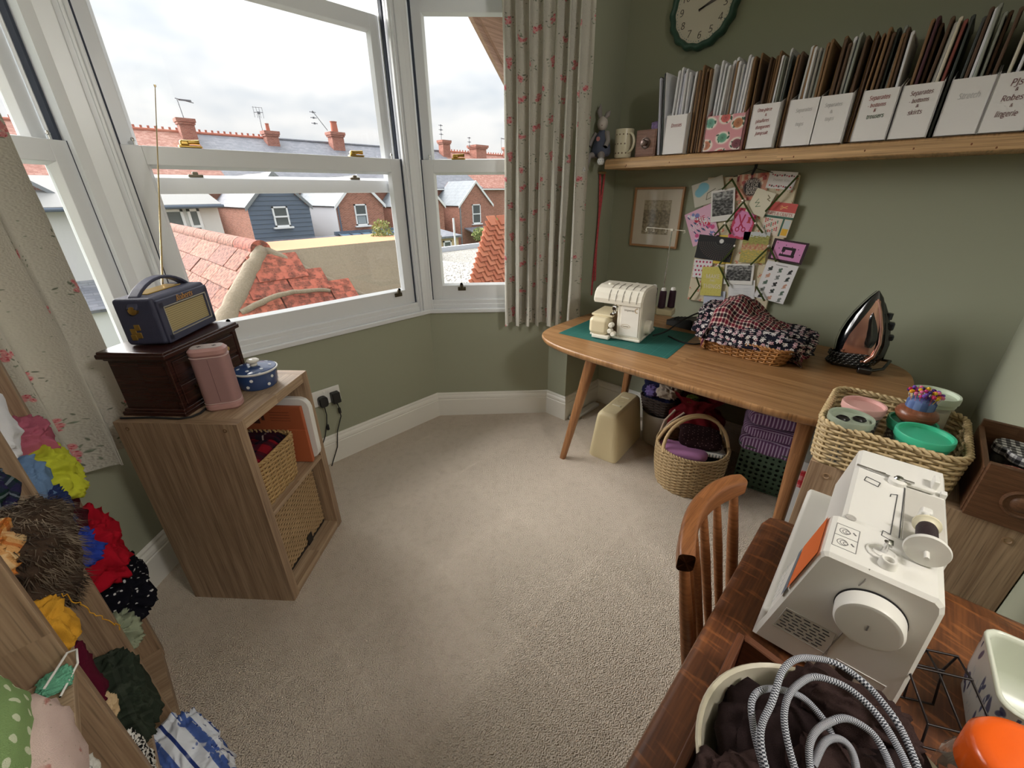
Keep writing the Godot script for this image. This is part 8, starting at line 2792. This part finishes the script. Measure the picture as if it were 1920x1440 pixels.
# ---------------------------------------------------------------- fabric shelves at the left
func left_shelves():
	var xf := -0.178
	var dp := 0.27
	var u := thing("fabric_shelves", "light oak grid shelving unit stuffed with folded fabrics along the left wall", "shelving", Vector3(xf - dp / 2, 0, -0.57))
	var zs := [-1.489, -1.11, -0.75, -0.39, -0.03, 0.349]
	var ys := [0.019, 0.377, 0.753, 1.130, 1.488]
	for k in 6:
		var th := 0.038 if k == 0 or k == 5 else 0.017
		var g := G.new()
		g.rbox(Vector3(0, 0.7535, zs[k] + 0.57 + (0.019 if k == 0 else (-0.019 if k == 5 else 0.0))), Vector3(dp, 1.507, th), 0.0012, 1)
		put("upright_panel", g, M.veneer, u)
	for k in 5:
		for c in 5:
			var z0: float = zs[c] + (0.038 if c == 0 else 0.0085)
			var z1: float = zs[c + 1] - (0.038 if c == 4 else 0.0085)
			var th := 0.038 if k == 0 or k == 4 else 0.017
			var g := G.new()
			g.rbox(Vector3(-0.001, ys[k], (z0 + z1) / 2 + 0.57), Vector3(dp - 0.003, th, z1 - z0), 0.0012, 1)
			put("shelf_board", g, M.veneer_u, u)
	var g := G.new()
	g.box(Vector3(-dp / 2 + 0.003, 0.7535, 0), Vector3(0.005, 1.48, 1.83))
	put("back_panel", g, M.veneer, u)
	var f := func(called: String, label: String, m: Material, c: Vector3, s: Vector3, sd: int, turn := 0.0, rough := 0.18, boxy := 0.6) -> MeshInstance3D:
		return single(called, lump(s, sd, rough, boxy, 1.6, 64, 40), m, label, "fabric", c, basis_y(turn))
	# far column, third row
	f.call("white_cloth", "bright white folded cloth hanging out near the top of the far column", plain_cloth(rgb(226, 228, 234)), Vector3(-0.262, 0.925, -1.20), Vector3(0.17, 0.165, 0.16), 201, 0.0, 0.12, 0.5)
	f.call("pink_cloth", "rolled dusky pink cloth behind the white cloth", plain_cloth(rgb(176, 96, 116)), Vector3(-0.232, 0.835, -1.375), Vector3(0.15, 0.095, 0.15), 202, 10.0)
	f.call("denim_cloth", "pale denim blue cloth under the white cloth", plain_cloth(rgb(104, 132, 168)), Vector3(-0.245, 0.80, -1.185), Vector3(0.15, 0.115, 0.11), 203, 0.0)
	f.call("navy_cloth", "navy blue scrap below the denim cloth", plain_cloth(rgb(40, 52, 92)), Vector3(-0.215, 0.7635, -1.155), Vector3(0.11, 0.08, 0.07), 204, 0.0, 0.3)
	f.call("lime_cloth", "lime yellow cloth roll sticking out of the far column", plain_cloth(rgb(188, 192, 58)), Vector3(-0.200, 0.7635, -1.30), Vector3(0.13, 0.115, 0.19), 205, 12.0, 0.2, 0.7)
	# far column, second row
	f.call("royal_blue_cloth", "royal blue cloth edge between the fur and the red cloth", plain_cloth(rgb(44, 66, 158)), Vector3(-0.205, 0.66, -1.15), Vector3(0.11, 0.075, 0.06), 206, 0.0, 0.3)
	f.call("maroon_cloth", "dark maroon cloth between the lime roll and the red cloth", plain_cloth(rgb(70, 26, 34)), Vector3(-0.225, 0.66, -1.29), Vector3(0.12, 0.075, 0.20), 207)
	f.call("red_cloth", "crimson red cloth bulging out below the lime roll", plain_cloth(rgb(170, 22, 40)), Vector3(-0.205, 0.51, -1.31), Vector3(0.15, 0.16, 0.20), 208, 8.0, 0.24, 0.7)
	f.call("spotted_black_cloth", "black cloth with small white spots below the red cloth", cloth_mat(dots(rgb(20, 20, 28), rgb(206, 206, 206), 5, 0.11), 8.0), Vector3(-0.195, 0.3865, -1.30), Vector3(0.15, 0.115, 0.23), 209, 6.0, 0.22, 0.65)
	f.call("sage_cloth", "small sage green scrap under the spotted black cloth", plain_cloth(rgb(148, 156, 132)), Vector3(-0.215, 0.386, -1.165), Vector3(0.10, 0.075, 0.08), 210, 0.0, 0.4)
	# second column, third row
	f.call("dark_plaid_cloth", "dark green and red plaid cloth behind the fur at the left edge", cloth_mat(plaid(rgb(28, 50, 44), rgb(44, 40, 74), rgb(150, 160, 170), 3), 9.0), Vector3(-0.262, 0.90, -1.025), Vector3(0.14, 0.085, 0.11), 211)
	f.call("orange_check_cloth", "frayed orange and cream checked cloth at the left edge", cloth_mat(plaid(rgb(206, 134, 66), rgb(226, 190, 140), rgb(190, 96, 40), 3), 7.0), Vector3(-0.258, 0.885, -0.875), Vector3(0.13, 0.075, 0.13), 212, 0.0, 0.25)
	fur()
	var mu := f.call("mustard_cloth", "mustard yellow cloth with a dangling thread tucked at a shelf corner", plain_cloth(rgb(206, 152, 52)), Vector3(-0.212, 0.7625, -0.800), Vector3(0.085, 0.075, 0.075), 213, 0.0, 0.2) as MeshInstance3D
	g = G.new()
	var pts := []
	var nz := fnl(1.0, 5, 3)
	for k in 30:
		var q := k / 29.0
		pts.append(Vector3(0.042 + q * 0.03 + nz.get_noise_1d(k * 3.0) * 0.006, 0.055 - q * 0.15 + nz.get_noise_1d(k * 2.0 + 50) * 0.01, -0.045 - 0.03 * q + nz.get_noise_1d(k * 2.5 + 90) * 0.008))
	g.tube(pts, 0.0009, 5)
	put("loose_thread", g, plain_cloth(rgb(206, 152, 52)), mu)
	f.call("dark_red_scrap", "dark red scrap under the shelf behind the mustard cloth", plain_cloth(rgb(84, 20, 40)), Vector3(-0.235, 0.60, -0.82), Vector3(0.10, 0.12, 0.10), 214)
	# second column, second row
	f.call("dark_green_cloth", "dark olive green checked cloth folded in the second row", cloth_mat(plaid(rgb(44, 52, 42), rgb(50, 58, 48), rgb(66, 72, 62), 2), 8.0), Vector3(-0.232, 0.3865, -0.925), Vector3(0.14, 0.135, 0.17), 215, 5.0, 0.2, 0.55)
	f.call("zebra_cloth", "black and white patterned scrap against the upright panel", cloth_mat(tex(128, 128, func(x, y): return rgb(24, 24, 24) if sin(x * 0.3 + sin(y * 0.11) * 2.5) + sin(y * 0.23 + x * 0.06) > 0.2 else rgb(230, 228, 222)), 14.0), Vector3(-0.225, 0.3865, -0.793), Vector3(0.09, 0.12, 0.05), 216)
	f.call("blue_striped_cloth", "blue and white striped cloth spilling out at the bottom of the shelves", cloth_mat(stripes([rgb(222, 226, 234), rgb(76, 100, 164), rgb(222, 226, 234), rgb(44, 60, 120)], [3, 2.4, 2, 0.8], 128), 17.0), Vector3(-0.150, 0.215, -0.835), Vector3(0.10, 0.14, 0.17), 217, 15.0, 0.2, 0.55)
	f.call("beige_scrap", "small beige scrap above the dark olive cloth", plain_cloth(rgb(206, 178, 140)), Vector3(-0.215, 0.555, -0.815), Vector3(0.06, 0.04, 0.05), 218)
	# nearest column: patchwork cushion, white cloth, mint ribbon
	var cu := thing("patchwork_cushion", "patchwork cushion of green spots and pink florals at the lower left corner", "cushion", Vector3(-0.268, 0.7635, -0.535))
	put("spotted_panel", lump(Vector3(0.17, 0.185, 0.26), 219, 0.06, 0.75), cloth_mat(dots(rgb(140, 170, 112), rgb(220, 228, 198), 5, 0.19), 8.0), cu)
	put("floral_panel", lump(Vector3(0.12, 0.115, 0.23), 220, 0.06, 0.75), cloth_mat(floral(rgb(214, 190, 182), [rgb(190, 140, 130), rgb(170, 100, 96)], rgb(150, 140, 110), 9, 128, 6.0, 9), 8.0), cu, Vector3(0.045, 0.0, 0.01))
	put("orange_edging", lump(Vector3(0.05, 0.035, 0.10), 221, 0.2, 0.75), cloth_mat(floral(rgb(214, 160, 90), [rgb(226, 200, 150), rgb(190, 90, 50)], rgb(150, 120, 60), 9, 128, 8.0, 10), 12.0), cu, Vector3(0.035, 0.135, -0.075))
	f.call("white_towel", "white cloth below the patchwork cushion at the bottom left", plain_cloth(rgb(214, 212, 204)), Vector3(-0.20, 0.7635, -0.50), Vector3(0.08, 0.04, 0.13), 222)
	g = G.new()
	g.tube([Vector3(-0.19, 0.82, -0.66), Vector3(-0.172, 0.805, -0.72), Vector3(-0.168, 0.785, -0.742), Vector3(-0.172, 0.77, -0.73), Vector3(-0.19, 0.775, -0.68)], 0.0016, 6)
	single("looped_string", g, M.white, "thin white cord looped at the corner of the middle shelf", "cord")
	f.call("mint_ribbon", "small mint green ribbon scrap hanging beside the white cord", plain_cloth(rgb(110, 176, 146)), Vector3(-0.195, 0.7635, -0.715), Vector3(0.03, 0.018, 0.028), 223, 0.0, 0.3)
	g = G.new()
	g.rbox(Vector3(-0.20, 0.048, -0.93), Vector3(0.03, 0.02, 0.20), 0.006)
	single("black_strap", g, M.black_rubber, "black strap lying in the bottom row of the shelves", "strap")

func fur():
	var t := thing("faux_fur", "brown and black long-haired faux fur draped out of the shelves at the left", "fabric", Vector3(-0.222, 0.7635, -0.955))
	var body := lump(Vector3(0.15, 0.16, 0.22), 230, 0.22, 0.75, 1.6, 56, 36)
	put("backing", body, plain_cloth(rgb(70, 56, 46)), t)
	var g := G.new()
	var nz := fnl(9.0, 231, 2)
	for k in 9000:
		var i: int = body.ix[3 * rng.randi_range(0, body.ix.size() / 3 - 1)]
		var p := body.v[i] + Vector3(rng.randf_range(-0.006, 0.006), rng.randf_range(-0.006, 0.006), rng.randf_range(-0.006, 0.006))
		var d := (body.n[i] * 0.7 + Vector3(rng.randf_range(-0.5, 0.5), -0.8, rng.randf_range(-0.5, 0.5))).normalized() * rng.randf_range(0.012, 0.024)
		var s := d.cross(body.n[i]).normalized() * 0.0008
		var q := nz.get_noise_3dv(p)
		g.col = Color(0.035, 0.025, 0.020).lerp(Color(0.30, 0.24, 0.18), clampf(0.42 + q * 1.3 + rng.randf_range(-0.2, 0.2), 0, 1))
		var n0 := body.n[i]
		var a := g.pt(p - s, n0); g.pt(p + s, n0); g.pt(p + d, n0)
		g.tri(a, a + 1, a + 2)
	var m := mat(Color.WHITE, 0.8, 0, 0.2)
	m.vertex_color_use_as_albedo = true
	put("pile", g, m, t).set_meta("kind", "stuff")
